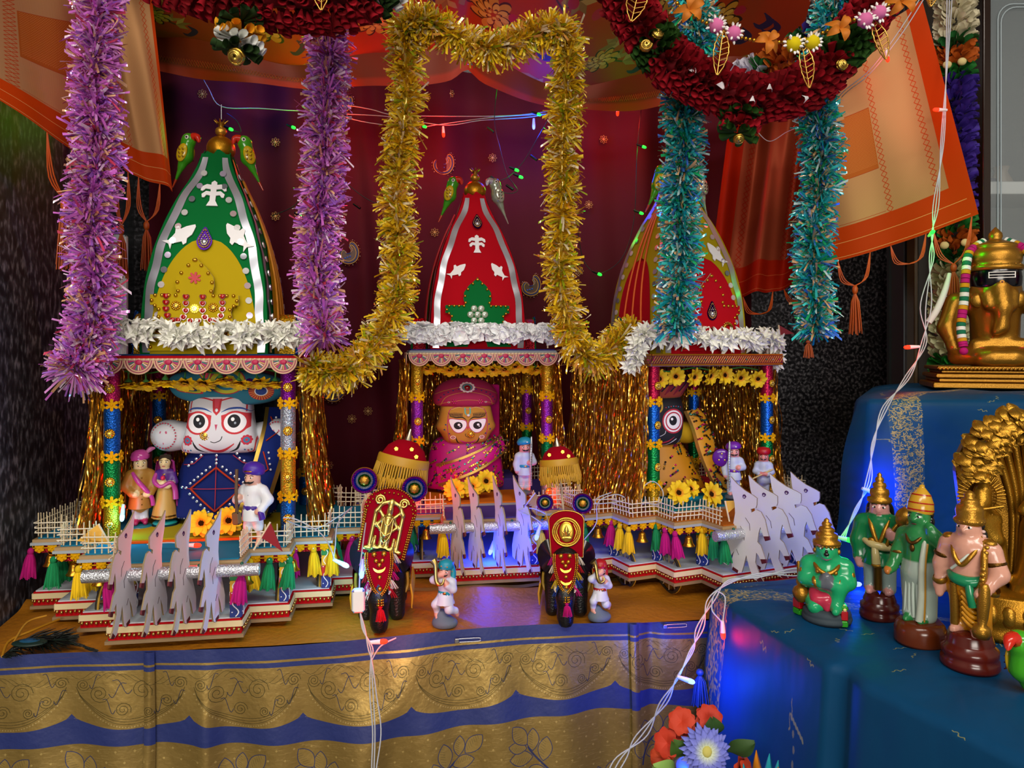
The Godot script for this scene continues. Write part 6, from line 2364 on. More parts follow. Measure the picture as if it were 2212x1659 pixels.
func tinsels() -> void:
	var pk := [["e07ce0", 0.36], ["b070dc", 0.14], ["f0a4f0", 0.18], ["e8b488", 0.13], ["f4dcf0", 0.13], ["d8486a", 0.06]]
	var gd := [["f0c828", 0.40], ["d8a418", 0.16], ["f4dc60", 0.18], ["a8b824", 0.10], ["f8ecc8", 0.09], ["e0a050", 0.07]]
	var tl := [["22acb8", 0.28], ["48d4d0", 0.22], ["28b870", 0.14], ["4a80e0", 0.10], ["f0bc88", 0.14], ["d8f4f4", 0.12]]
	var px := func(a: Array, n: int) -> Array: return spline(a.map(func(p): return at(p[0], p[1], p[2])), n)
	tinsel("pink tinsel garland hanging left of the green tower", px.call([[216, -40, 0.93], [206, 100, 0.93], [204, 230, 0.93], [214, 330, 0.93], [196, 430, 0.92], [200, 540, 0.92], [206, 640, 0.92], [192, 720, 0.91], [172, 780, 0.90], [160, 808, 0.89]], 70), 0.0325, 8000, pk, 1)
	tinsel("pink tinsel garland hanging between the green and red towers", px.call([[706, 50, 1.0], [712, 150, 1.0], [700, 260, 1.0], [702, 360, 1.0], [690, 470, 1.0], [684, 560, 1.0], [690, 640, 0.99], [704, 735, 0.98]], 60), 0.0325, 6600, pk, 2)
	tinsel("gold tinsel garland looped in a tall arch over the red tower", px.call([[668, 785, 1.00], [710, 806, 1.0], [765, 790, 1.01], [818, 735, 1.03], [852, 650, 1.04], [862, 540, 1.05], [856, 430, 1.05], [866, 310, 1.05], [880, 190, 1.04], [876, 80, 1.03], [905, 45, 1.03], [960, 66, 1.04], [1050, 104, 1.05], [1130, 84, 1.06], [1195, 58, 1.06], [1226, 100, 1.07], [1222, 210, 1.08], [1214, 330, 1.09], [1216, 450, 1.10], [1208, 560, 1.10], [1222, 670, 1.11], [1246, 750, 1.12], [1290, 775, 1.13], [1345, 730, 1.15], [1372, 712, 1.16]], 170), 0.030, 13500, gd, 3)
	tinsel("teal tinsel garland hanging down in front of the mustard tower", px.call([[1492, -40, 0.98], [1508, 70, 0.99], [1490, 140, 1.0], [1474, 230, 1.01], [1478, 330, 1.02], [1468, 430, 1.03], [1472, 530, 1.03], [1464, 640, 1.03], [1462, 715, 1.03]], 70), 0.0305, 8000, tl, 4)
	tinsel("teal tinsel garland hanging right of the mustard tower", px.call([[1812, -40, 1.02], [1800, 40, 1.03], [1776, 130, 1.04], [1764, 220, 1.05], [1776, 310, 1.05], [1770, 400, 1.05], [1756, 500, 1.05], [1758, 610, 1.05], [1762, 722, 1.05]], 70), 0.0305, 7400, tl, 5)
	var m := MB.new()
	tassel(m, at(1746, 735, 1.05), 0.026, 0.008, hx("a84a10"), 24)
	solo("orange_tassel", m, M.silk, "small orange thread tassel under the right teal tinsel", "tassel")

func foil_curtains() -> void:
	var cg := [hx("c88420"), hx("d89c30"), hx("a86a10"), hx("e8c05c")]
	var cur := func(label: String, c: int, a: Vector3, b: Vector3, out: Vector3, len: float, cnt: int, sd: int) -> void:
		var o := thing("foil_curtain", label, "curtain", Vector3.ZERO, 0.0, "")
		var r := RandomNumberGenerator.new()
		r.seed = sd
		var T0: Transform3D = CH[c].transform
		var m := MB.new()
		box(m, (a + b) / 2, Vector3((b - a).length(), 0.006, 0.0015), cg[0], Basis((b - a).normalized(), Vector3.UP, out))
		part(o, "heading_tape", m.xf(T0), M.gold_rough)
		m = MB.new()
		var al := (b - a).normalized()
		for i in int(cnt * 1.1):
			var p := a.lerp(b, (i / 1.1 + r.randf()) / cnt) + out * r.randf_range(-0.006, 0.006)
			var col: Color = cg[r.randi() % 4]
			var fl := r.randf_range(0.4, 1.3)
			var ph := r.randf() * TAU
			var tw0 := r.randf_range(-0.8, 0.8)
			var L := len * r.randf_range(0.9, 1.03)
			var am := r.randf_range(0.001, 0.004)
			var W := r.randf_range(0.0006, 0.0011)
			var prev := -1
			for j in 25:
				var f := j / 24.0
				var q := p + Vector3(0, -L * f, 0) + out * (0.022 * fl * f * f) + al * (am * sin(ph + f * 9) + 0.008 * (fl - 0.85) * f) + out * am * cos(ph * 1.7 + f * 11)
				tw0 += r.randf_range(-0.9, 0.9)
				var sdv := al.rotated(Vector3.UP, tw0)
				var nn := (sdv.cross(Vector3(0, -1, 0)) + Vector3(0, r.randf_range(-0.5, 0.5), 0)).normalized()
				var base := m.v.size()
				m.add(q - sdv * W, nn, col)
				m.add(q + sdv * W, nn, col)
				if prev >= 0:
					m.tri(prev, prev + 1, base); m.tri(prev + 1, base + 1, base)
				prev = base
		tag(part(o, "foil_strips", m.xf(T0), M.foil), "", "", "", "stuff")
	var y := 0.333
	cur.call("gold foil fringe on the left side of the green chariot", 0, Vector3(-0.134, y, 0.106), Vector3(-0.134, y, -0.11), Vector3(-1, 0, 0), 0.235, 330, 1)
	cur.call("gold foil fringe on the right side of the green chariot", 0, Vector3(0.134, y, 0.085), Vector3(0.134, y, -0.11), Vector3(1, 0, 0), 0.255, 330, 2)
	cur.call("gold foil fringe at the back of the green chariot", 0, Vector3(-0.125, y, -0.12), Vector3(0.02, y, -0.12), Vector3(0, 0, -1), 0.225, 240, 3)
	cur.call("gold foil fringe on the left side of the red chariot", 1, Vector3(-0.134, y, 0.10), Vector3(-0.134, y, -0.11), Vector3(-1, 0, 0), 0.225, 330, 4)
	cur.call("gold foil fringe on the right side of the red chariot", 1, Vector3(0.134, y, 0.09), Vector3(0.134, y, -0.11), Vector3(1, 0, 0), 0.225, 330, 5)
	cur.call("gold foil fringe at the back of the red chariot", 1, Vector3(-0.125, y, -0.12), Vector3(0.125, y, -0.12), Vector3(0, 0, -1), 0.215, 380, 6)
	y = 0.346
	cur.call("broad gold foil fringe on the left side of the mustard chariot", 2, Vector3(-0.134, y, 0.112), Vector3(-0.134, y, -0.125), Vector3(-1, 0, 0), 0.242, 460, 7)
	cur.call("gold foil fringe on the right side of the mustard chariot", 2, Vector3(0.134, y, 0.10), Vector3(0.134, y, -0.11), Vector3(1, 0, 0), 0.232, 330, 8)
	cur.call("gold foil fringe at the back of the mustard chariot", 2, Vector3(-0.125, y, -0.12), Vector3(0.125, y, -0.12), Vector3(0, 0, -1), 0.226, 420, 9)

func roll_mesh(col: String, kind := 0) -> ArrayMesh:
	var key := "roll%s%d" % [col, kind]
	if not cache.has(key):
		var m := MB.new()
		var c := hx(col)
		var r := RandomNumberGenerator.new()
		r.seed = 7 + kind
		for side in 2:
			var from := m.v.size()
			for i in 4:
				var f := i / 3.0
				for k in 10:
					var a := TAU * k / 9
					var rr := lerpf(0.0012, 0.0052, f) * (1.0 if side == 0 else 0.88) * (1 + 0.12 * sin(a * 2 + kind))
					m.add(Vector3(cos(a) * rr, f * 0.021 + 0.0018 * sin(a + kind) * f, sin(a) * rr), Vector3(cos(a), -0.2, sin(a)).normalized() * (1 if side == 0 else -1), c)
			for i in 3:
				for k in 9:
					var a := from + i * 10 + k
					m.tri(a, a + 1, a + 10); m.tri(a + 1, a + 11, a + 10)
		cache[key] = m.mesh()
		cache[key + "mb"] = m
	return cache[key]

func rolled(o: Node3D, path: Array, rad: float, cols: Callable, per: int, step: float, sd: int, budget: int) -> int:
	var r := RandomNumberGenerator.new()
	r.seed = sd
	var len := 0.0
	for i in path.size() - 1:
		len += path[i].distance_to(path[i + 1])
	var rest := {}
	var rings := int(len / step)
	for i in rings:
		var s := (i + 0.5) / rings * (path.size() - 1)
		var k := mini(int(s), path.size() - 2)
		var p: Vector3 = path[k].lerp(path[k + 1], s - k)
		var t: Vector3 = (path[k + 1] - path[k]).normalized()
		var b := frame(t, Vector3(0, 0, 1))
		for j in per:
			var a := TAU * (j + 0.5 * (i % 2)) / per + r.randf_range(-0.12, 0.12)
			var out := (b.x * cos(a) + b.z * sin(a) + t * r.randf_range(-0.15, 0.25)).normalized()
			var col: String = cols.call(s / (path.size() - 1), r)
			var rr := rad * r.randf_range(0.9, 1.06)
			var tf := Transform3D(frame(out, Vector3(r.randf(), 0.3, r.randf())).scaled(Vector3.ONE * 1.0), p + out * (rr - 0.021))
			var kd := r.randi() % 2
			if out.z > 0.05 and budget > 0:
				budget -= 1
				part(o, "rolled_petal", roll_mesh(col, kd), M.cloth, "", tf)
			else:
				roll_mesh(col, kd)
				if not rest.has(0):
					rest[0] = MB.new()
				rest[0].join(cache["roll%s%dmb" % [col, kd]], tf)
	if rest.has(0):
		tag(part(o, "rolled_petals_behind", rest[0], M.cloth), "", "", "", "stuff")
	return budget

func gold_rose(o: Node3D, p: Vector3, n: Vector3, k := 1.0) -> void:
	var m := MB.new()
	var pts := []
	for i in 40:
		var t := i / 39.0
		pts.append(Vector3(cos(t * 17) * 0.0085 * (1 - 0.85 * t), 0.002 + 0.004 * t, sin(t * 17) * 0.0085 * (1 - 0.85 * t)))
	tube(m, pts, 0.0014, 5, hx("c9a850"), false, 2.0)
	lathe(m, [Vector2(0, 0.001), Vector2(0.008, 0.001), Vector2(0.0100, -0.001), Vector2(0.006, -0.004)], 14, hx("b8923c"), Transform3D(), 0.05, 5)
	part(o, "gold_rose", m, M.gold, "", Transform3D(frame(n, Vector3(1, 0, 0)).scaled(Vector3.ONE * k), p))

func leaf_pendant(o: Node3D, top: Vector3, bot: Vector3, w: float) -> void:
	var m := MB.new()
	var ax := bot - top
	var sd := ax.cross(Vector3(0, 0, 1)).normalized()
	var L := []
	var R := []
	for i in 25:
		var t := i / 24.0
		var q := w * pow(sin(PI * clampf(t * 0.97 + 0.02, 0, 1)), 0.8) * (1 + 0.05 * sin(t * 40))
		L.append(top + ax * t - sd * q + Vector3(0, 0, 0.004 * sin(PI * t)))
		R.append(top + ax * t + sd * q + Vector3(0, 0, 0.004 * sin(PI * t)))
	var c := hx("c89a4a")
	tube(m, L, 0.0009, 5, c)
	tube(m, R, 0.0009, 5, c)
	rod(m, top, bot, 0.0008, c, 5)
	for i in range(3, 21, 3):
		rod(m, top + ax * (i / 24.0 + 0.06), L[i], 0.0007, c, 5)
		rod(m, top + ax * (i / 24.0 + 0.06), R[i], 0.0007, c, 5)
	part(o, "wire_leaf", m, M.gold)

func garlands() -> void:
	var px := func(a: Array, n: int) -> Array: return spline(a.map(func(p): return at(p[0], p[1], p[2])), n)
	var o := thing("paper_garland", "red rolled petal garland with green accents swagged at the upper right", "garland")
	var path: Array = px.call([[1318, -60, 0.93], [1362, 20, 0.93], [1405, 85, 0.93], [1455, 142, 0.93], [1520, 178, 0.935], [1605, 212, 0.94], [1690, 206, 0.95], [1765, 172, 0.96], [1818, 112, 0.97], [1862, 52, 0.98], [1905, -20, 0.99]], 120)
	var m := MB.new()
	tube(m, path, 0.009, 8, hx("6a0d1c"), false)
	part(o, "cord", m, M.cloth)
	var colr := func(s: float, r: RandomNumberGenerator) -> String:
		if (s > 0.185 and s < 0.262) or (s > 0.765 and s < 0.845):
			return "2a4a16"
		return "95121f" if r.randf() < 0.6 else "7c0d1a"
	var left: int = rolled(o, path, 0.0315, colr, 13, 0.0088, 1, 262)
	var pend: Array = px.call([[1600, 232, 0.935], [1598, 270, 0.935], [1592, 292, 0.935]], 10)
	rolled(o, pend, 0.026, func(s: float, r: RandomNumberGenerator) -> String: return "2a4a16" if s < 0.34 else ("95121f" if s < 0.78 else "2a4a16"), 12, 0.011, 2, 38)
	gold_rose(o, at(1396, 98, 0.902), Vector3(-0.2, 0.1, 1).normalized(), 0.85)
	gold_rose(o, at(1420, 74, 0.903), Vector3(0.2, 0.5, 1).normalized(), 0.8)
	gold_rose(o, at(1818, 140, 0.935), Vector3(0.1, 0, 1).normalized(), 0.8)
	gold_rose(o, at(1596, 300, 0.915), Vector3(0, -0.7, 0.8).normalized(), 0.7)
	for p in [[1496, 150], [1560, 184], [1628, 214], [1665, 188], [1742, 212]]:
		m = MB.new()
		sheet(m, 3, 4, func(s: float, t: float) -> Vector3: return at(p[0], p[1], 0.906) + Basis(Vector3(0.3, 0.2, 0.9).normalized(), p[0] * 1.7) * Vector3((s - 0.5) * 0.008 * (0.3 + t), t * 0.009 - 0.005, 0.004 * sin(PI * s) * t - 0.003 * t), hx("e4dce0"))
		part(o, "white_petal", m, M.petal)
	o = thing("paper_garland", "red rolled petal garland with a green, white and yellow pendant at the upper left", "garland")
	path = px.call([[300, -92, 0.86], [380, -62, 0.85], [460, -34, 0.845], [550, -14, 0.845], [650, -6, 0.85], [735, -14, 0.86], [800, -40, 0.87], [850, -90, 0.88]], 80)
	m = MB.new()
	tube(m, path, 0.012, 8, hx("6a0d1c"), false)
	part(o, "cord", m, M.cloth)
	rolled(o, path, 0.042, func(s: float, r: RandomNumberGenerator) -> String:
		if s > 0.80:
			return "22381a" if s < 0.86 else ("dfe0da" if s < 0.91 else "d8921c")
		return "95121f" if r.randf() < 0.6 else "7c0d1a", 17, 0.0088, 3, 250)
	pend = px.call([[518, 42, 0.83], [522, 66, 0.83], [516, 92, 0.83], [512, 112, 0.83]], 12)
	rolled(o, pend, 0.0265, func(s: float, r: RandomNumberGenerator) -> String: return "22381a" if s < 0.15 else ("dfe0da" if s < 0.32 else ("d8921c" if s < 0.60 else ("dfe0da" if s < 0.78 else "22381a"))), 13, 0.0088, 4, 48)
	gold_rose(o, at(510, 122, 0.812), Vector3(0, -0.5, 0.9).normalized(), 1.0)
	o = thing("bead_garland", "gold bead chain with orange flowers, pompoms and wire leaves over the right swag", "garland")
	path = px.call([[1440, -40, 0.86], [1470, 16, 0.86], [1530, 52, 0.86], [1590, 78, 0.86], [1655, 90, 0.865], [1720, 88, 0.87], [1790, 66, 0.875], [1860, 36, 0.88], [1925, 8, 0.885], [1965, -30, 0.89]], 130)
	var bm := MB.new()
	ball(bm, Vector3.ZERO, 0.0024, hx("c8962c"), 8)
	var bmesh := bm.mesh()
	var acc := 0.0
	for i in path.size() - 1:
		acc += path[i].distance_to(path[i + 1])
		if acc > 0.0044:
			acc = 0.0
			part(o, "gold_bead", bmesh, M.gold, "", Transform3D(Basis(), path[i]))
	for f in [[1490, 22, 0.4], [1660, 88, 2.0], [1815, 62, 1.1], [1948, 6, 0.2]]:
		m = MB.new()
		var c := at(f[0], f[1], 0.852)
		for i in 5:
			var a: float = TAU * i / 5 + f[2]
			var d := Vector3(cos(a), sin(a), 0.7 * sin(a * 1.5 + f[2]))
			var s := Vector3(-sin(a), cos(a), 0)
			sheet(m, 4, 6, func(u: float, t: float) -> Vector3: return c + d * t * 0.0165 + s * (u * 2 - 1) * 0.0052 * pow(sin(PI * clampf(t * 0.9 + 0.07, 0, 1)), 0.7) + Vector3(0, 0, 0.006 * sin(t * 3) - 0.006 * t * t + 0.002 * (u * 2 - 1) * (u * 2 - 1)), hx("b8680a"))
		part(o, "orange_flower", m, M.petal)
	for f in [[1548, 56, "c86a9a"], [1585, 72, "c86a9a"], [1714, 96, "c8b41c"], [1754, 92, "c8b41c"], [1868, 44, "c86a9a"], [1898, 28, "c86a9a"]]:
		m = MB.new()
		var c := at(f[0], f[1], 0.853)
		ball(m, c, 0.0085, hx(f[2]), 14)
		var r := RandomNumberGenerator.new()
		r.seed = int(f[0])
		for i in m.v.size():
			m.v[i] += m.n[i] * r.randf_range(-0.0008, 0.0008)
		var pm := part(o, "pompom", m, M.velvet)
		for i in 12:
			var d := Vector3(cos(i * 2.4), sin(i * 2.4), r.randf_range(-0.2, 0.9)).normalized()
			m = MB.new()
			tube(m, [c + d * 0.0080, c + d * 0.0105, c + d * 0.0125], [0.0012, 0.0017, 0.0004], 6, hx("eae6e2"))
			part(pm, "white_bead", m, M.gloss)
	leaf_pendant(o, at(1562, 66, 0.853), at(1549, 162, 0.850), 0.0085)
	leaf_pendant(o, at(1732, 92, 0.855), at(1748, 190, 0.852), 0.0078)
	leaf_pendant(o, at(1884, 42, 0.86), at(1914, 128, 0.857), 0.0078)
	leaf_pendant(o, at(1385, -42, 0.85), at(1364, 46, 0.85), 0.0115)
	leaf_pendant(o, at(2006, -20, 0.88), at(2010, 14, 0.88), 0.006)
	o = thing("wire_leaf", "gold wire leaf pendant over the upper left swag", "pendant")
	leaf_pendant(o, at(696, -70, 0.80), at(694, 22, 0.80), 0.0095)
	o = thing("flower_column", "thick hanging rope of cream, green, orange and purple cloth petals beside the cabinet", "garland")
	var bands := [[-60, 100, "d8d0b0"], [100, 118, "0f5a1e"], [118, 160, "b8560c"], [160, 185, "0f6a1e"], [185, 480, "3a1f8a"], [480, 515, "0f6a1e"], [515, 552, "b8560c"], [552, 585, "0c5a1e"], [585, 780, "c9c8a0"], [780, 830, "1c8a2a"]]
	petal_rope(o, bands, func(y: float) -> Vector3: return at(2065 - 12 * clampf((y - 540) / 100.0, 0, 1), y, 1.36), 0.036, 300, 1)
	for p in [[2046, 140], [2078, 133], [2040, 530], [2085, 524]]:
		m = MB.new()
		ball(m, Vector3.ZERO, Vector3(0.008, 0.007, 0.006), hx("dcc98a"), 10)
		part(o, "cream_bud", m, M.cloth, "", TT(at(p[0], p[1], 1.325)))
	o = thing("flower_column", "white, orange and purple petal rope passing behind the red swag", "garland")
	petal_rope(o, [[0, 30, "d0ccd8"], [30, 36, "0f5a1e"], [36, 58, "b8560c"], [58, 66, "0f5a1e"], [66, 100, "3a1f8a"]], func(y: float) -> Vector3:
		var t := y / 100.0
		return at(lerpf(1560, 1870, t), 185 - 60 * t - 130 * t * t, lerpf(1.16, 1.10, t)), 0.034, 280, 2)

func petal_rope(o: Node3D, bands: Array, pos: Callable, rad: float, budget: int, sd: int) -> void:
	var r := RandomNumberGenerator.new()
	r.seed = sd
	var meshes := {}
	var rest := MB.new()
	for b in bands:
		if not meshes.has(b[2]):
			var pm := MB.new()
			sheet(pm, 3, 4, func(s: float, t: float) -> Vector3:
				var x := s * 2 - 1
				return Vector3(x * 0.0085 * (0.35 + 0.65 * sin(PI * minf(1, t * 0.75 + 0.1))), t * 0.024, 0.004 * x * x + 0.003 * sin(t * 3)), hx(b[2]))
			meshes[b[2]] = [pm.mesh(), pm]
		var y: float = b[0]
		while y < b[1]:
			var p: Vector3 = pos.call(y)
			var q: Vector3 = pos.call(y + 1)
			var t := (q - p).normalized()
			var fb := frame(t, Vector3(0, 0, 1))
			for j in 11:
				var a := TAU * (j + r.randf()) / 11
				var out := (fb.x * cos(a) + fb.z * sin(a) - t * r.randf_range(0.1, 0.6)).normalized()
				var tf := Transform3D(frame(out, Vector3(r.randf_range(-1, 1), r.randf_range(-1, 1), 1)), p + out * (rad - 0.022))
				if out.z > 0.35 and budget > 0 and y > -20:
					budget -= 1
					part(o, "petal", meshes[b[2]][0], M.petal, "", tf)
				else:
					rest.join(meshes[b[2]][1], tf)
			y += 9.0 * (3.4 if bands.size() == 5 and false else 1.0) * (0.36 if bands.size() == 5 else 1.0)
	tag(part(o, "petal_mass", rest, M.petal), "", "", "", "stuff")

# ---------- horses, elephants and painted figurines ----------

func v3(s: String, k := 0.001) -> Vector3:
	var q := s.split(",")
	return Vector3(float(q[0]), float(q[1]), float(q[2])) * k

func bones(s: String, pal: Dictionary) -> Array:
	var o := []
	for w in s.split(";", false):
		var q := w.strip_edges().split(" ", false)
		if q.size() < 4:
			continue
		if q[0] == "e":
			o.append([v3(q[1]), v3(q[2]), 0.0, 0.0, hx(pal[q[3]])])
		else:
			o.append([v3(q[0]), v3(q[1]), float(q[2]) * 0.001, float(q[3]) * 0.001, hx(pal[q[4]])])
	return o

func body(o: Node3D, s: String, pal: Dictionary, cell: float, k: float, mt: Material, nm := "body") -> MeshInstance3D:
	return part(o, nm, skin(bones(s, pal), cell * 0.001, k * 0.001), mt)

func dots(o: Node3D, nm: String, mt: Material, s: String) -> void:
	for w in s.split(";", false):
		var q := w.strip_edges().split(" ", false)
		if q.size() < 3:
			continue
		var m := MB.new()
		ball(m, v3(q[0]), v3(q[1]), hx(q[2]), 10)
		part(o, nm, m, mt)

func wire(o: Node3D, nm: String, mt: Material, s: String, r, hex: String, n := 16, sides := 8) -> void:
	var pts := []
	for w in s.split(" ", false):
		pts.append(v3(w))
	var rr = r
	if r is Array:
		rr = spline(r, n).map(func(x): return maxf(x, 0.05) * 0.001)
	else:
		rr = r * 0.001
	var m := MB.new()
	tube(m, spline(pts, n), rr, sides, hx(hex))
	part(o, nm, m, mt)

func turned(o: Node3D, nm: String, mt: Material, s: String, hex: String, t := Transform3D(), sides := 24, wob := 0.0, lobes := 0) -> void:
	var m := MB.new()
	lathe(m, Array(pv(s, 0.001)), sides, hx(hex), t, wob, lobes)
	part(o, nm, m, mt)

func rock(o: Node3D, s: String, hex: String) -> void:
	var m := skin(bones(s, {"g": hex}), 0.0018, 0.004)
	var r := RandomNumberGenerator.new()
	r.seed = 3
	for i in m.v.size():
		m.v[i].y = maxf(m.v[i].y, 0.0)
	part(o, "rock_base", m, M.matte)

func horses() -> void:
	var pts := pv("-16,118 -8,111 2,105 13,101 17,99 17,91 16,87 10,84 11,80 17,85 22,84 27,76 30,64 33,54 28,51 25,58 22,66 20,58 19,47 23,44 27,34 30,26 25,23 21,31 18,34 17,22 22,10 27,3 22,0 15,2 10,14 6,27 3,12 1,4 -4,1 -11,3 -12,14 -9,27 -14,18 -18,6 -25,8 -25,22 -21,34 -15,48 -11,60 -9,74 -10,86 -14,100")
	var P := PackedVector2Array()
	for p in pts:
		P.append(p * 0.001)
	var build := func(k: int) -> Array:
		var m := MB.new()
		var T0 := Transform3D(Basis(Vector3.UP, -PI / 2), Vector3.ZERO)
		extrude(m, P, -0.0008, 0.0008, hx("e6e4ee"), hx("8a7656"), T0)
		var mk := MB.new()
		for q in ["28,51 33,54 32,58 26,56", "25,23 30,26 29,30 23,28", "22,0 27,3 24,7 19,2", "-11,3 -4,1 -3,5 -10,7"]:
			extrude(mk, pv(q, 0.001), -0.0010, 0.0010, hx("5a1420"), null, T0)
		var sp := []
		for i in 14:
			var t := i / 13.0
			sp.append(Vector3(cos(t * 9) * 0.0022 * (1 - 0.6 * t), sin(t * 9) * 0.0028 * (1 - 0.6 * t) + 0.097, 0.0009) + Vector3(0.002, 0, 0))
		var ey := MB.new()
		tube(ey, sp, 0.0005, 4, hx("4a1a5a"), false)
		for i in range(sp.size()):
			sp[i].z = -0.0009
		tube(ey, sp, 0.0005, 4, hx("4a1a5a"), false)
		ey.xf(T0)
		var cr := MB.new()
		for q in ["-2,60 4,52 3,44", "-6,30 -3,24", "4,72 9,66 10,58"]:
			var a := pv(q, 0.001)
			for s in [-1.0, 1.0]:
				var l := []
				for p in a:
					l.append(Vector3(p.x, p.y, s * 0.0009))
				tube(cr, l, 0.0003, 4, hx("4a3a44"), false)
		cr.xf(T0)
		return [m.mesh(), mk.mesh(), ey.mesh(), cr.mesh()]
	var h: Array = build.call(0)
	var names_ := [["left end of the silver tube", "second along the silver tube", "third along the silver tube", "right end of the silver tube"], ["beside the deck's left fence", "second of the grey row", "third of the grey row", "right end of the grey row"], ["nearest the silver tube end", "second along, with a dark hoof raised", "third along the row", "behind the kneeling green figurine"]]
	var who := ["green", "red", "mustard"]
	var xs := [[-0.050, -0.0165, 0.016, 0.048], [-0.055, -0.026, 0.010, 0.045], [-0.052, -0.010, 0.032, 0.066]]
	var r := RandomNumberGenerator.new()
	r.seed = 4
	for c in 3:
		for i in 4:
			var p: Vector3 = CH[c].transform * Vector3(xs[c][i], 0.030 + ch_lift(c) - 0.010, [0.243, 0.238, 0.232][c])
			var o := thing("paper_horse", "white paper horse cut-out of the %s chariot, %s" % [who[c], names_[c][i]], "horse", p, CH[c].rotation.y + r.randf_range(-0.07, 0.07) + [-0.13, 0.2, 0.1][c], "paper horse cut-outs of the %s chariot" % who[c])
			o.rotation.z = r.randf_range(-0.05, 0.05)
			o.scale = Vector3(1, 1, [1.15, 1.15, 1.4][c]) * [1.12, 1.14, 1.12][c]
			part(o, "cutout", h[0], M.paper)
			part(o, "hoof", h[1], M.paper)
			part(o, "drawn_eye", h[2], M.paper)
			part(o, "cut_slit", h[3], M.paper)

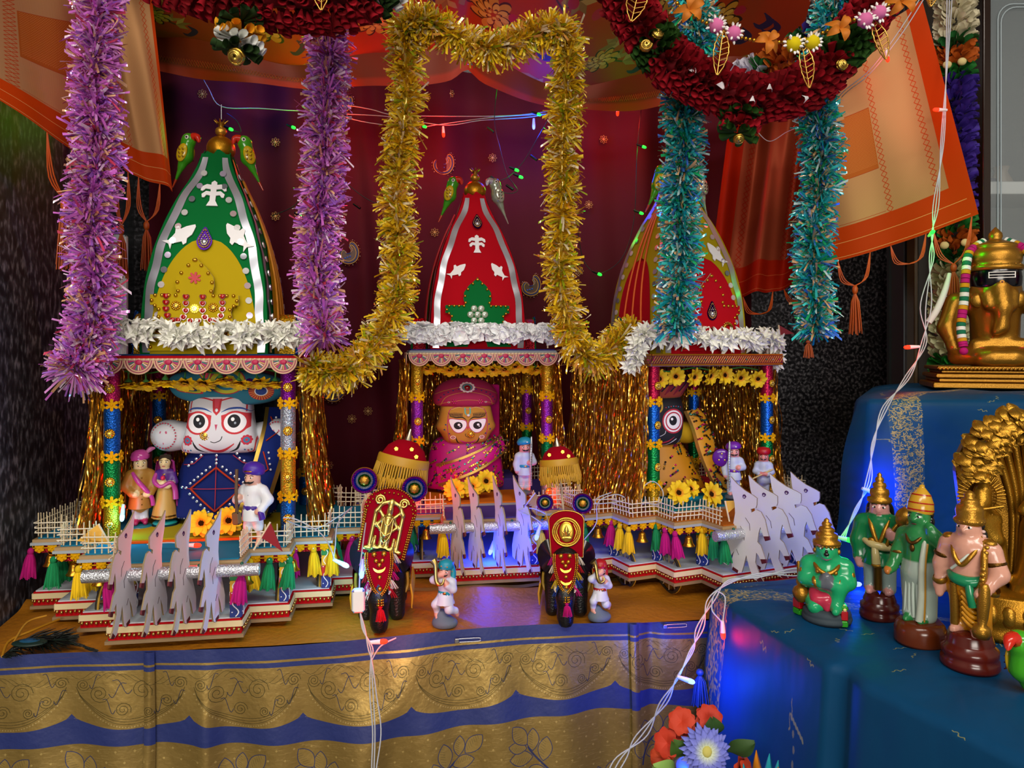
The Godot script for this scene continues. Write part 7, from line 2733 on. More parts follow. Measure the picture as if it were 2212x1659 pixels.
func elephant(label: String, p: Vector3, yaw: float, k: float, tilt: float, second: bool) -> void:
	var o := thing("toy_elephant", label, "elephant", p, yaw, "caparisoned toy elephants on the ochre cloth")
	o.scale = Vector3.ONE * k
	var pal := {"b": "141214", "t": "d8ccb4"}
	var m := skin(bones("e 0,62,-46 32,31,46 b; e 0,80,6 24,26,23 b; 0,72,22 0,40,33 14 10.5 b; 0,40,33 0,12,33 10.5 8.5 b; 0,12,33 1,5,34 8.5 7.5 b; -19,55,-14 -20,8,-10 13 10.5 b; 19,55,-14 20,8,-10 13 10.5 b; -19,52,-74 -20,8,-72 13 10.5 b; 19,52,-74 20,8,-72 13 10.5 b; 0,56,-90 0,30,-97 4 2.5 b", pal), 0.0032, 0.005)
	for i in m.v.size():
		m.v[i].y = maxf(m.v[i].y, 0.0)
	part(o, "body", m, bumped(mat(0.35), noise_tex(0.1, 3, [], 256, 81, FastNoiseLite.TYPE_CELLULAR, 4.0), 14.0, 0.5))
	for s in [-1.0, 1.0]:
		m = MB.new()
		sheet(m, 8, 10, func(u: float, t: float) -> Vector3:
			var a := lerpf(-0.2, PI + 0.1, t)
			return Vector3(s * (0.021 + sin(a) * 0.021 * u), 0.085 + cos(a) * 0.026 * u, 0.0 - 0.010 * u + 0.004 * sin(t * 9) * u), hx("161416"))
		part(o, "ear", m, M.gloss)
		wire(o, "tusk", M.gloss, "%d,62,24 %d,52,36 %d,50,44" % [s * 12, s * 14, s * 13], [3.0, 2.4, 0.8], "d8ccb4")
	m = MB.new()
	sheet(m, 28, 18, func(s: float, t: float) -> Vector3:
		var a := lerpf(-0.25, PI + 0.25, s)
		return Vector3(cos(a) * 0.0375, 0.060 + sin(a) * 0.0375 + minf(0, sin(a)) * 0.03, lerpf(-0.008, -0.092, t)) * Vector3(1 - 0.25 * pow(maxf(0, t - 0.6) / 0.4, 2), 1, 1), hx("8a0c18"))
	part(o, "velvet_cover", m, M.velvet)
	for s in [-1.0, 1.0]:
		m = MB.new()
		for i in 22:
			var z := lerpf(-0.010, -0.088, i / 21.0)
			tube(m, [Vector3(s * 0.0375, 0.045, z), Vector3(s * 0.040, 0.030, z + 0.001), Vector3(s * 0.039, 0.014 + 0.004 * sin(i * 2.1), z)], [0.0015, 0.0016, 0.0008], 5, hx("c8921c"))
		part(o, "gold_fringe", m, M.silk)
		wire(o, "girth_strap", M.silk, "%d,60,-12 %d,44,-14 %d,34,-12" % [s * 33, s * 34, s * 30], 2.2, "9a7a2a")
	var fp := Node3D.new()
	fp.name = "forehead_plate"
	o.add_child(fp)
	fp.position = Vector3(0, 0.095, 0.030)
	fp.scale = Vector3.ONE * 0.87
	fp.rotation = Vector3(-0.20, 0, 0.04)
	m = MB.new()
	extrude(m, half("0,5 17,3 18,-8 16,-24 11,-42 5,-54 0,-57", 0.001), 0, 0.003, hx("8a0c18"))
	part(fp, "velvet", m, M.velvet)
	for s in [-1.0, 1.0]:
		for q in 2:
			var line := spline([Vector3(s * (0.019 - 0.003 * q), 0.004, 0.004), Vector3(s * (0.0195 - 0.003 * q), -0.010, 0.004), Vector3(s * (0.0165 - 0.003 * q), -0.028, 0.004), Vector3(s * (0.0105 - 0.003 * q), -0.046, 0.004), Vector3(0.0, -0.059 + 0.004 * q, 0.004)], 26)
			var bm := MB.new()
			ball(bm, Vector3.ZERO, 0.0015, hx("c8962c"), 7)
			var mesh := bm.mesh()
			for p2 in line:
				part(fp, "gold_bead", mesh, M.gold, "", Transform3D(Basis(), p2))
	var dome := func(x: float, y: float, r: float) -> void:
		var q := MB.new()
		ball(q, Vector3(x, y, 0.003), Vector3(r, r, r * 0.8), hx("c0882c"), 12)
		part(fp, "gold_dome", q, M.gold)
	for d in [[-7, 1, 4.2], [7, 1, 4.2], [-4.5, -8, 3.6], [4.5, -8, 3.6], [0, -14, 3.8], [0, -31, 3.4], [0, -47, 3.6]]:
		dome.call(d[0] * 0.001, d[1] * 0.001, d[2] * 0.001)
	for y in ([-0.019, -0.038] if second else [-0.019]):
		m = MB.new()
		var cr := PackedVector2Array()
		for i in 13:
			var a := PI + PI * i / 12
			cr.append(Vector2(cos(a) * 0.0088, sin(a) * 0.0078))
		for i in range(11, 0, -1):
			var a := PI + PI * i / 12
			cr.append(Vector2(cos(a) * 0.0078, sin(a) * 0.0042))
		extrude(m, cr, 0.003, 0.0048, hx("c89a34"), null, TT(Vector3(0, y + 0.002, 0)))
		part(fp, "gold_crescent", m, M.gold)
	m = MB.new()
	for i in 3:
		for j in 6:
			var a := TAU * j / 6
			ball(m, Vector3(cos(a) * 0.004, -0.062 - i * 0.0035, 0.004 + sin(a) * 0.004), 0.0018, hx("c8962c"), 6)
	part(fp, "bead_ring", m, M.gold)
	m = MB.new()
	tassel(m, Vector3(0, -0.070, 0.004), 0.022, 0.0085, hx("b8166a" if second else "c01418"), 30)
	part(fp, "tassel", m, M.cloth)
	for s in [-1.0, 1.0]:
		for i in 5:
			m = MB.new()
			tassel(m, Vector3(s * (0.019 - 0.0016 * i), 0.004 - 0.012 * i, 0.001), 0.020, 0.005, hx(["b8166a", "d8ccb0", "a8101c", "c8a81c", "24408a"][(i + (1 if s > 0 else 0)) % (5 if second else 3)]), 12, Vector3(s * 0.007, 0.002, -0.004))
			part(fp, "side_tassel", m, M.cloth)
	var sh := Node3D.new()
	sh.name = "velvet_shield"
	o.add_child(sh)
	sh.position = Vector3(0.002, 0.094, 0.014)
	sh.rotation = Vector3(-0.12, 0, tilt)
	m = MB.new()
	var arch := PackedVector2Array()
	var W := 0.025 if second else 0.034
	var H := 0.047 if second else 0.053
	arch.append(Vector2(-W * 0.9, -0.004))
	arch.append(Vector2(W * 0.9, -0.004))
	for i in 17:
		var a := PI * i / 16
		arch.append(Vector2(cos(a) * W, H + sin(a) * W * (0.55 if second else 0.85)))
	extrude(m, arch, -0.003, 0.001, hx("8a0c18"), hx("b58a3c"))
	part(sh, "board", m, M.velvet)
	var bm := MB.new()
	ball(bm, Vector3.ZERO, 0.00155, hx("b8862c"), 7)
	var bmesh := bm.mesh()
	if not second:
		for q in 2:
			for i in range(1, arch.size()):
				var a := arch[i] * (1.0 - 0.075 * q)
				var b := arch[(i + 1) % arch.size()] * (1.0 - 0.075 * q)
				if i == arch.size() - 1:
					b = arch[0]
				var cnt := maxi(1, int((b - a).length() / 0.0031))
				for j in cnt:
					var p2 := a.lerp(b, float(j) / cnt)
					part(sh, "gold_bead", bmesh, M.gold, "", Transform3D(Basis(), Vector3(p2.x * 0.95, p2.y, 0.0022)))
		var re := Node3D.new()
		re.name = "gold_relief"
		sh.add_child(re)
		re.position = Vector3(0, 0.002, 0.002)
		re.scale = Vector3.ONE * 0.92
		body(re, "-4,4,0 -4,24,0 3.4 4.2 g; 4,4,0 4,24,0 3.4 4.2 g; 0,22,0 0,44,0 7 7.5 g; e 0,54,1 4.6,6,4 g; 0,58,1 0,70,0 4.6 2.4 g; -7,44,0 -14,34,0 3.2 2.6 g; 7,44,0 14,34,0 3.2 2.6 g; -7,45,0 -14,54,0 3 2.4 g; 7,45,0 14,54,0 3 2.4 g; -14,34,0 -8,28,2 2.6 2.2 g; 14,34,0 8,28,2 2.6 2.2 g; -19,4,0 -19,52,0 3 3 g; 19,4,0 19,52,0 3 3 g; -19,52,0 -12,64,0 3 3 g; 19,52,0 12,64,0 3 3 g; -12,64,0 0,69,0 3 3 g; 12,64,0 0,69,0 3 3 g; -24,1,0 24,1,0 3.4 3.4 g; -12,3,1 12,3,1 4 4 g; -13,4,2 -13,18,1 2.6 2 g; 13,4,2 13,18,1 2.6 2 g", {"g": "c8ac5c"}, 1.2, 0.7, M.gold, "figure")
		for s in [-1.0, 1.0]:
			var q := MB.new()
			var pts := []
			for i in 24:
				var t := i / 23.0
				pts.append(Vector3(s * 0.017 + cos(t * 11) * 0.007 * (1 - 0.8 * t), 0.068 + sin(t * 11) * 0.007 * (1 - 0.8 * t), 0.001))
			tube(q, pts, 0.0018, 6, hx("c8ac5c"))
			part(re, "scroll", q, M.gold)
		wire(re, "necklace", M.gold, "-6,46,7 -3,38,9 0,36,9 3,38,9 6,46,7", 1.0, "d8bc6c")
		wire(re, "waist_chain", M.gold, "-6,26,6 0,22,8.5 6,26,6", 1.2, "d8bc6c")
		wire(re, "garland_relief", M.gold, "-7,44,5 -7,24,6 0,12,6 7,24,6 7,44,5", 1.0, "d8bc6c")
	else:
		m = MB.new()
		var ol := []
		for p2 in arch:
			ol.append(Vector3(p2.x, p2.y, 0.001))
		ol.append(ol[0])
		tube(m, ol, 0.0012, 6, hx("b58a3c"), false)
		part(sh, "gold_edging", m, M.gold)
		var re := Node3D.new()
		re.name = "gold_medallion"
		sh.add_child(re)
		re.position = Vector3(0, 0.031, 0.0015)
		for q in [[0.0195, 0.0016], [0.0165, 0.0009], [0.0185, 0.0008]]:
			m = MB.new()
			var pts := []
			for i in 33:
				pts.append(Vector3(cos(TAU * i / 32) * q[0], sin(TAU * i / 32) * q[0], 0.0004))
			tube(m, pts, q[1], 6, hx("c8a03c"), false)
			part(re, "rim", m, M.gold)
		m = MB.new()
		for i in 44:
			ball(m, Vector3(cos(TAU * i / 44) * 0.0178, sin(TAU * i / 44) * 0.0178, 0.0006), 0.0010, hx("d8b450"), 5)
		tag(part(re, "beading", m, M.gold), "", "", "", "stuff")
		m = MB.new()
		ball(m, Vector3.ZERO, Vector3(0.0105, 0.0145, 0.0015), hx("c8a03c"), 18)
		part(re, "oval_plate", m, M.gold)
		for s in [-1.0, 1.0]:
			wire(re, "side_arc", M.gold, "%d,-11,0 %d,0,0 %d,11,0" % [s * 10, s * 14, s * 10], [0.8, 1.6, 0.8], "c8a03c")
		body(re, "e 0,-4,2 5,5,1.6 g; e 0,3,2.4 3.4,3.6,1.8 g; 0,6,2 0,9.5,2 2 0.8 g; 0,1,4 1,-4,4 1.2 0.8 g; -4,-1,2 -7,2,2 1.3 1 g; 4,-1,2 7,2,2 1.3 1 g; -6,-8,2 6,-8,2 1.8 1.8 g", {"g": "d8b450"}, 0.9, 0.7, M.gold, "seated_figure")
	var pa := Node3D.new()
	pa.name = "parasol"
	o.add_child(pa)
	pa.position = Vector3(0.004 if not second else 0.0, 0.10, -0.030)
	pa.rotation = Vector3(-0.08, 0, -0.22 if not second else 0.10)
	var hy := 0.106 if not second else 0.118
	m = MB.new()
	rod(m, Vector3.ZERO, Vector3(0, hy, 0), 0.0016, hx("b8a880"), 8)
	part(pa, "stick", m, M.wood)
	var R := 0.033 if not second else 0.027
	m = MB.new()
	lathe(m, [Vector2(0.001, hy + R * 0.86), Vector2(R * 0.4, hy + R * 0.80), Vector2(R * 0.75, hy + R * 0.52), Vector2(R * 0.95, hy + R * 0.12), Vector2(R, hy - R * 0.12), Vector2(R * 0.94, hy - R * 0.12), Vector2(R * 0.6, hy + R * 0.5)], 30, hx("8f0c18"))
	part(pa, "velvet_dome", m, M.velvet)
	m = MB.new()
	lathe(m, [Vector2(R * 1.0, hy + R * 0.18), Vector2(R * 1.05, hy + R * 0.12), Vector2(R * 1.07, hy - R * 0.16), Vector2(R * 1.03, hy - R * 0.20)], 60, hx("b88a1c"), Transform3D(), 0.008, 30)
	part(pa, "braid", m, M.silk)
	m = MB.new()
	var r := RandomNumberGenerator.new()
	r.seed = 6
	for i in 62:
		var a := TAU * i / 62
		var d := Vector3(cos(a), 0, sin(a))
		var L := R * r.randf_range(0.85, 1.1)
		tube(m, [Vector3(0, hy - R * 0.18, 0) + d * R * 1.04, Vector3(0, hy - R * 0.18 - L * 0.6, 0) + d * R * r.randf_range(1.05, 1.14), Vector3(0, hy - R * 0.18 - L, 0) + d.rotated(Vector3.UP, 0.05) * R * 1.09, Vector3(0, hy - R * 0.18 - L * 0.5, 0) + d.rotated(Vector3.UP, 0.06) * R * 1.08], 0.0011, 5, hx("c0901c") * r.randf_range(0.9, 1.1))
	tag(part(pa, "fringe", m, M.silk), "", "", "", "stuff")
	turned(pa, "finial", M.gold, "%f,%f 4.5,%f 3.6,%f 1.2,%f 0,%f" % [5.0, hy * 1000 + R * 800, hy * 1000 + R * 900, hy * 1000 + R * 1000, hy * 1000 + R * 1300, hy * 1000 + R * 1330], "b8ac94")
	for i in 3:
		m = MB.new()
		extrude(m, petals(5, 0.0012, 0.0028, 4), 0, 0.0006, hx("c8a03c"), null, Transform3D(frame(Vector3(0, 0, 1), Vector3.RIGHT) * Basis(Vector3.RIGHT, -PI / 2), Vector3([-0.012, 0.008, 0.016][i], hy + R * [0.45, 0.55, 0.3][i], R * [0.74, 0.72, 0.8][i])))
		part(pa, "gold_star", m, M.gold)
	for s in [-1.0, 1.0]:
		var fa := Node3D.new()
		fa.name = "rosette_fan"
		o.add_child(fa, true)
		fa.position = Vector3((-0.021 if s < 0 else 0.043) if not second else (-0.030 if s < 0 else 0.024), 0.164 if second else (0.184 if s < 0 else 0.172), 0.002)
		var k2 := 1.0 if not second else (0.72 if s < 0 else 0.88)
		fa.scale = Vector3.ONE * k2
		m = MB.new()
		var cc := ["1c7a3a", "b0b4bc", "2a3ab0", "8a1a9a"]
		var n := 40
		for i in n:
			for j in 4:
				var r0 := 0.0055 + j * 0.0027
				var r1 := r0 + 0.0027
				var a0 := TAU * i / n
				var a1 := TAU * (i + 0.5) / n
				var a2 := TAU * (i + 1) / n
				var z0 := 0.0
				var f := func(a: float, rr: float, z: float) -> Vector3: return Vector3(cos(a) * rr, sin(a) * rr, z)
				m.quad(f.call(a0, r0, z0), f.call(a1, r0, 0.0016), f.call(a1, r1, 0.0022), f.call(a0, r1, z0), hx(cc[j]))
				m.quad(f.call(a1, r0, 0.0016), f.call(a2, r0, z0), f.call(a2, r1, z0), f.call(a1, r1, 0.0022), hx(cc[j]))
		part(fa, "pleated_foil", m, M.holo)
		m = MB.new()
		lathe(m, [Vector2(0, 0.004), Vector2(0.003, 0.0042), Vector2(0.0058, 0.0025), Vector2(0.0064, 0)], 16, hx("b5832c"), Transform3D(Basis(Vector3.RIGHT, PI / 2), Vector3.ZERO), 0.08, 8)
		lathe(m, [Vector2(0.0, -0.001), Vector2(0.0170, -0.0012), Vector2(0.0172, 0), Vector2(0.0162, 0.0012)], 40, hx("b5832c"), Transform3D(Basis(Vector3.RIGHT, PI / 2), Vector3.ZERO))
		part(fa, "gold_centre", m, M.gold_rough)
		m = MB.new()
		rod(m, Vector3(0, -0.015, -0.001), Vector3(-s * 0.016, -0.075, -0.010), 0.0012, hx("b8a880"), 6)
		part(fa, "handle", m, M.wood)

func elephants() -> void:
	elephant("black toy elephant with bead edged gold deity shield, larger of the two elephants", on(814, 1362, T + 0.004) + Vector3(0.0, 0, -0.030), 0.10, 1.0, -0.20, false)
	elephant("black toy elephant with a round gold medallion shield, smaller of the two elephants", on(1226, 1350, T + 0.004) + Vector3(0.0, 0, -0.028), -0.10, 0.92, 0.03, true)

func head_bits(o: Node3D, y: float, z: float, k: float, lip: String, brow := "1a1210") -> void:
	for s in [-1.0, 1.0]:
		dots(o, "eye", M.gloss, "%f,%f,%f %f,%f,%f e8e4de" % [s * 3.0 * k, y + 0.8 * k, z - 0.7 * k, 1.7 * k, 0.9 * k, 0.7 * k])
		dots(o, "pupil", M.gloss, "%f,%f,%f %f,%f,%f 120c0a" % [s * 2.9 * k, y + 0.8 * k, z - 0.25 * k, 0.8 * k, 0.85 * k, 0.5 * k])
		wire(o, "eyebrow", M.paint, "%f,%f,%f %f,%f,%f %f,%f,%f" % [s * 5.0 * k, y + 2.4 * k, z - 1.8 * k, s * 3.2 * k, y + 3.2 * k, z - 0.7 * k, s * 1.2 * k, y + 2.5 * k, z - 0.4 * k], 0.35 * k, brow, 8, 5)
	dots(o, "mouth", M.paint, "0,%f,%f %f,%f,%f %s" % [y - 4.4 * k, z - 0.5 * k, 1.9 * k, 0.65 * k, 0.6 * k, lip])

func moustache(o: Node3D, y: float, z: float, k: float) -> void:
	for s in [-1.0, 1.0]:
		wire(o, "moustache", M.matte, "0,%f,%f %f,%f,%f %f,%f,%f" % [y - 2.6 * k, z + 0.5 * k, s * 2.4 * k, y - 3.2 * k, z + 0.1 * k, s * 4.6 * k, y - 2.0 * k, z - 1.4 * k], [0.95 * k, 0.9 * k, 0.25 * k], "14100e", 8, 6)

func small_figures() -> void:
	var grp := "painted clay figurines among the chariots"
	var skinc := "d99a86"
	for e in [[on(962, 1352, T + 0.004), -0.15, "1a8a9c", "horn blower figurine in teal turban kneeling on a grey rock", 1.06], [on(1296, 1338, T + 0.004), 0.25, "a8101a", "horn blower figurine in red turban kneeling on a grey rock", 0.98]]:
		var o := thing("horn_blower", e[3], "figurine", e[0], e[1], grp)
		o.scale = Vector3.ONE * e[4]
		var pal := {"w": "c8c8d4", "s": skinc, "t": e[2]}
		rock(o, "e 0,4,0 15,7,12 g; -4,6,0 -5,14,-1 8 6 g", "5a6672")
		body(o, "-3,36,0 -11,27,5 6 4.6 w; -11,27,5 -10,19,1 4.4 3.6 w; -10,19,1 -10,14,1 2.6 2.6 s; -10,13,1 -9,11,6 2.6 1.8 s; 4,35,0 6,22,6 5.6 5 w; 6,22,6 12,19,-1 4.6 3.6 w; 12,19,-1 14,13,-4 2.8 2.6 s; 0,36,0 0,44,0 8 7.2 w; 0,44,0 0,53,0 7.2 8 w; -8,54,0 8,54,0 4.4 4.4 w; -9,54,0 -14,56,4 4.6 4 w; -14,56,4 -8,62,7 3.8 3 w; -8,62,7 -4,64,8 2.6 2.4 s; 9,53,0 11,46,5 4.6 4 w; 11,46,5 5,51,9 3.8 3 w; 5,51,9 2,56,10 2.7 2.3 s; 0,56,0 0,62,0.5 4 4 s; e 0,66,1 7,8.4,7.4 s; 0,65,8 0,64.4,9 1.4 1.2 s", pal, 1.35, 1.3, M.paint)
		turned(o, "kilt", M.paint, "0,42 7.4,42 9,36 12,28 11,27.5 0,29", "ccccd8", TT(Vector3(-0.0005, 0, 0.001)), 40, 0.05, 14)
		turned(o, "waist_sash", M.paint, "7.6,44.5 8.7,43 8.7,39 7.8,38", e[2])
		dots(o, "sash_medal", M.gold, "1,41.5,8.6 2.2,1.8,0.8 b8783c")
		turned(o, "turban", M.paint, "7.0,68 9.0,70 9.2,74 7.6,78 3.6,80.2 0,80.6", e[2], TT(Vector3(0.0006, 0.0, -0.0008)), 24, 0.03, 7)
		wire(o, "turban_tail", M.paint, "7,72,-3 9,64,-3 9,58,-2 10,54,0", [3.4, 3.6, 3.2, 1.8], e[2])
		dots(o, "turban_spot", M.paint, "-3,74,8 1.2,0.8,0.6 b8702c; 4,73,7.6 1.2,0.8,0.6 b8702c; 8.6,66,0 0.6,1,1 b8702c")
		head_bits(o, 66, 8.4, 1.0, "a83a3a")
		moustache(o, 66, 8.6, 1.0)
		wire(o, "brass_horn", M.gold, "1,60,11 0,55,14 -5,54,14 -8,59,13 -9,68,11 -10,76,9 -13,81,8", [1.0, 1.6, 2.4, 2.6, 2.4, 3.0, 5.4], "b89a58", 22, 10)
	for e in [[1, Vector3(0.070, 0.119, 0.118), "1a86a8", "blue", "soldier figurine in blue turban holding a silver sword upright beside the pink idol", 1.12, 0.0], [2, Vector3(0.020, 0.133, 0.128), "6a1f9a", "purple", "soldier figurine in purple turban with a round purple shield by the black idol", 1.06, -0.55]]:
		var o := thing("soldier_figurine", e[4], "figurine", CH[e[0]].transform * e[1], CH[e[0]].rotation.y + e[6], grp)
		o.scale = Vector3.ONE * e[5]
		var pal := {"w": "b4bccb", "s": "d98f86", "k": "4a5260"}
		turned(o, "stone_base", M.matte, "0,0 12,0 12.4,4 9,6.5 0,7", "4a5260", Transform3D(), 24, 0.06, 5)
		body(o, "-4.5,36,0 -4.5,20,0 5.2 4.4 w; 4.5,36,0 4.5,20,0 5.2 4.4 w; -4.5,20,0 -4.5,12,0 4.2 3.8 w; 4.5,20,0 4.5,12,0 4.2 3.8 w; -4.5,11,0 -4.5,8,0 3 3 s; 4.5,11,0 4.5,8,0 3 3 s; -4.5,8,0 -5,7.5,5 2.6 2.2 s; 4.5,8,0 5,7.5,5 2.6 2.2 s; 0,36,0 0,46,0 8.6 8 w; 0,46,0 0,55,0 8 8.6 w; -8,56,0 8,56,0 4.8 4.8 w; -10,55,0 -12.5,44,0 4.8 4.2 w; -12.5,44,0 -12,37,2 4 3.4 w; -12,37,2 -12,33,3 2.6 2.4 s; 10,55,0 13,47,3 4.8 4.2 w; 13,47,3 8,46,8 3.8 3.2 w; 8,46,8 5.5,47,10 2.8 2.5 s; 0,58,0 0,64,0 4.6 4.6 s; e 0,68,1 8,8.6,8 s; 0,67,9 0,66,10 1.7 1.5 s", pal, 1.35, 1.3, M.paint)
		turned(o, "tunic_skirt", M.paint, "0,42 8.6,42 10,36 11.4,29 10.6,28.6 0,30", "b8c0ce", Transform3D(), 40, 0.035, 12)
		turned(o, "belt", M.paint, "8.9,44 9.7,43 9.7,40.5 9,39.5", e[2])
		dots(o, "buckle", M.gold, "0,41.8,9.8 2.2,1.4,0.7 c8a85c")
		for i in 5:
			turned(o, "puttee_wrap", M.paint, "3.9,0 4.7,1 4.7,2 3.9,3", "c2cad6", TT(Vector3(-0.0045, 0.0115 + i * 0.0034, 0)))
			turned(o, "puttee_wrap", M.paint, "3.9,0 4.7,1 4.7,2 3.9,3", "c2cad6", TT(Vector3(0.0045, 0.0115 + i * 0.0034, 0)))
		turned(o, "turban", M.paint, "8.4,72 10.6,73.5 11.2,77 8.6,81 4,83.4 0,83.6", e[2], PT(0.074, Vector3(-0.15, 0, 0.1)), 30, 0.035, 11)
		dots(o, "turban_pin", M.paint, "2,77,10.6 1.4,0.9,0.6 e0e0e4")
		head_bits(o, 68.5, 9.2, 1.05, "b04a44")
		moustache(o, 68.5, 9.6, 1.1)
		var sx := 6.0 if e[0] == 1 else -9.0
		wire(o, "sword", mat(0.25, 0.7), "%f,14,12 %f,48,12 %f,70,10 %f,84,6" % [sx + 2, sx + 1, sx + 2, sx + 3], [0.8, 1.8, 2.0, 1.2], "c4c8ce", 18, 6)
		for i in 16:
			dots(o, "sword_notch", M.matte, "%f,%f,13.4 1.1,0.35,0.8 3a4048" % [sx + 1.6, 20 + i * 3.6])
		if e[0] == 2:
			var m := MB.new()
			lathe(m, [Vector2(0, 0.0045), Vector2(0.007, 0.0035), Vector2(0.0125, 0.001), Vector2(0.0132, -0.001), Vector2(0, 0)], 24, hx("5a1a8a"), Transform3D(Basis(Vector3.RIGHT, PI / 2), Vector3(-0.017, 0.060, 0.003)))
			part(o, "round_shield", m, M.gloss)
			dots(o, "shield_boss", M.gold, "-21,57,6.4 1.6,1.6,0.8 c8a85c; -13,57,6.4 1.6,1.6,0.8 c8a85c; -17,66,6.4 1.6,1.6,0.8 c8a85c")
	var o := thing("soldier_figurine", "small grey clad figurine in red turban holding a stick by the mustard chariot's right post", "figurine", CH[2].transform * Vector3(0.076, 0.127, 0.134), CH[2].rotation.y - 0.75, grp)
	o.scale = Vector3.ONE * 1.02
	var pal := {"w": "aeb6c8", "s": "c8786c"}
	turned(o, "stone_base", M.matte, "0,0 11,0 11.4,4 8,6.5 0,7", "4a5260", Transform3D(), 24, 0.06, 5)
	body(o, "-4,36,0 -4.5,10,0 5 3.6 w; 4,36,0 4.5,10,0 5 3.6 w; -4.5,9,0 -4.5,7,5 2.6 2.2 s; 4.5,9,0 4.5,7,5 2.6 2.2 s; 0,36,0 0,54,0 8.2 8.2 w; -8,55,0 8,55,0 4.6 4.6 w; -9,54,0 -12,45,3 4.4 3.8 w; -12,45,3 -6,42,10 3.6 3 w; -6,42,10 -2,42,12 2.6 2.3 s; 9,54,0 12,45,3 4.4 3.8 w; 12,45,3 6,42,10 3.6 3 w; 6,42,10 2,43,12 2.6 2.3 s; 0,57,0 0,63,0 4.4 4.4 s; e 0,67,1 7.6,8.4,7.6 s; 0,66,8 0,65,9.4 1.6 1.4 s", pal, 1.4, 1.3, M.paint)
	turned(o, "tunic_skirt", M.paint, "0,42 8,42 10.4,28 0,30", "aeb6c8", Transform3D(), 36, 0.04, 11)
	turned(o, "turban", M.paint, "8,71 10,73 10.4,77 8,81 0,82.6", "a8141c", Transform3D(), 30, 0.04, 9)
	head_bits(o, 67.5, 8.6, 1.0, "a83a3a")
	moustache(o, 67.5, 9.0, 1.0)
	wire(o, "wooden_stick", M.wood, "14,50,8 0,43,13 -20,33,18", 1.1, "c8b070")
	o = thing("soldier_figurine", "white clad soldier figurine with purple turban and rifle beside the white faced idol", "figurine", on(548, 1178, T + 0.106), CH[0].rotation.y - 0.45, grp)
	o.scale = Vector3.ONE * 1.30
	pal = {"w": "dcdfe4", "s": "d8a890"}
	body(o, "-4.5,32,0 -5,19,2 5.4 4.6 w; 4.5,32,0 5,19,-1 5.4 4.6 w; -5,19,2 -5.5,5,1 3 2.4 s; 5,19,-1 5.5,5,-2 3 2.4 s; -5.5,4,1 -6,2.4,6 2.6 2 s; 5.5,4,-2 6,2.4,3 2.6 2 s; 0,34,0 0,44,0 9 8.2 w; 0,44,0 0,54,0 8.2 9 w; -9,55,0 9,55,0 5 5 w; -11,54,0 -16,45,4 5 4.2 w; -16,45,4 -11,46,10 4 3.4 w; -11,46,10 -9,50,11 2.8 2.6 s; 11,54,0 17,46,0 5 4.4 w; 17,46,0 13,37,6 4.2 3.4 w; 13,37,6 10,35,8 3 2.6 s; 0,57,0 0,62,1 4.4 4.4 s; e 0,67,1.5 7.4,8.6,7.6 s; 0,66,8.6 0,65,9.8 1.6 1.4 s", pal, 1.4, 1.3, M.paint)
	turned(o, "tunic_skirt", M.paint, "0,42 8.6,42 10,36 11,26 10.4,25.6 0,28", "dcdfe4", Transform3D(), 36, 0.03, 10)
	turned(o, "sash", M.paint, "8.9,40.5 9.9,39.5 9.9,36.5 9.2,35.5", "3c1f8a")
	wire(o, "sash_end", M.paint, "8,38,7 13,35,8 15,28,7", [1.4, 2.6, 3.2], "3c1f8a")
	turned(o, "turban", M.paint, "7.8,70 9.8,71.5 10.4,75.5 8.6,80 4,82.4 0,82.6", "46229a", PT(0.072, Vector3(-0.12, 0, -0.08)), 34, 0.045, 12)
	wire(o, "turban_band", M.gold, "-8,73,4 -4,74,8.6 0,74.4,9.8 4,74,8.6 8,73,4", 0.7, "b08a3c")
	head_bits(o, 67, 9.0, 1.0, "b0443c")
	moustache(o, 67, 9.4, 1.25)
	wire(o, "rifle_barrel", M.wood, "-9,28,13 -10,50,13.5 -12,76,10", 1.7, "5a4028")
	var m := MB.new()
	box(m, Vector3(-0.009, 0.029, 0.014), Vector3(0.008, 0.012, 0.006), hx("6a5030"), Basis(Vector3.BACK, 0.1), 0.0012)
	part(o, "rifle_butt", m, M.wood)
	dots(o, "shirt_button", M.paint, "0,51,9 0.6,0.6,0.4 a8acb4; 0,47,8.6 0.6,0.6,0.4 a8acb4; 0,43,8.6 0.6,0.6,0.4 a8acb4")
	o = thing("groom_figurine", "bridegroom figurine in ochre coat, pink turban and pink sash", "figurine", on(303, 1143, T + 0.106), CH[0].rotation.y + 0.35, grp)
	o.scale = Vector3.ONE * 1.22
	turned(o, "oval_base", M.gloss, "0,0 13,0 13.4,3 11,5.4 0,6", "1f6a72")
	pal = {"o": "9a6e28", "s": "d0bc8a", "w": "a8b4b8", "m": "8a1848"}
	body(o, "-4.5,30,0 -4.5,13,0 4.4 3.8 w; 4.5,30,0 4.5,13,0 4.4 3.8 w; -4.5,11,0 -5,8,6 3.4 2.6 m; 4.5,11,0 5,8,6 3.4 2.6 m; 0,30,0 0,46,0 10 10 o; 0,46,0 0,62,0 10 9.4 o; -9,63,0 9,63,0 5.4 5.4 o; -11,61,0 -15,50,2 5.4 5 o; -15,50,2 -9,43,9 4.6 3.8 o; -9,43,9 -5,42,11 3 2.6 s; 11,61,0 15,50,2 5.4 5 o; 15,50,2 10,42,9 4.6 3.8 o; 10,42,9 7,41,11 3 2.6 s; 0,66,0 0,71,1 4.4 4.2 s; e 0,76,1.5 7.2,8.4,7.4 s; 0,75,8.4 0,74,9.4 1.5 1.3 s", pal, 1.45, 1.4, M.paint)
	turned(o, "coat_skirt", M.paint, "0,46 10.2,46 11.4,36 12.6,25 12,24.6 0,28", "94682a", Transform3D(), 30, 0.02, 8)
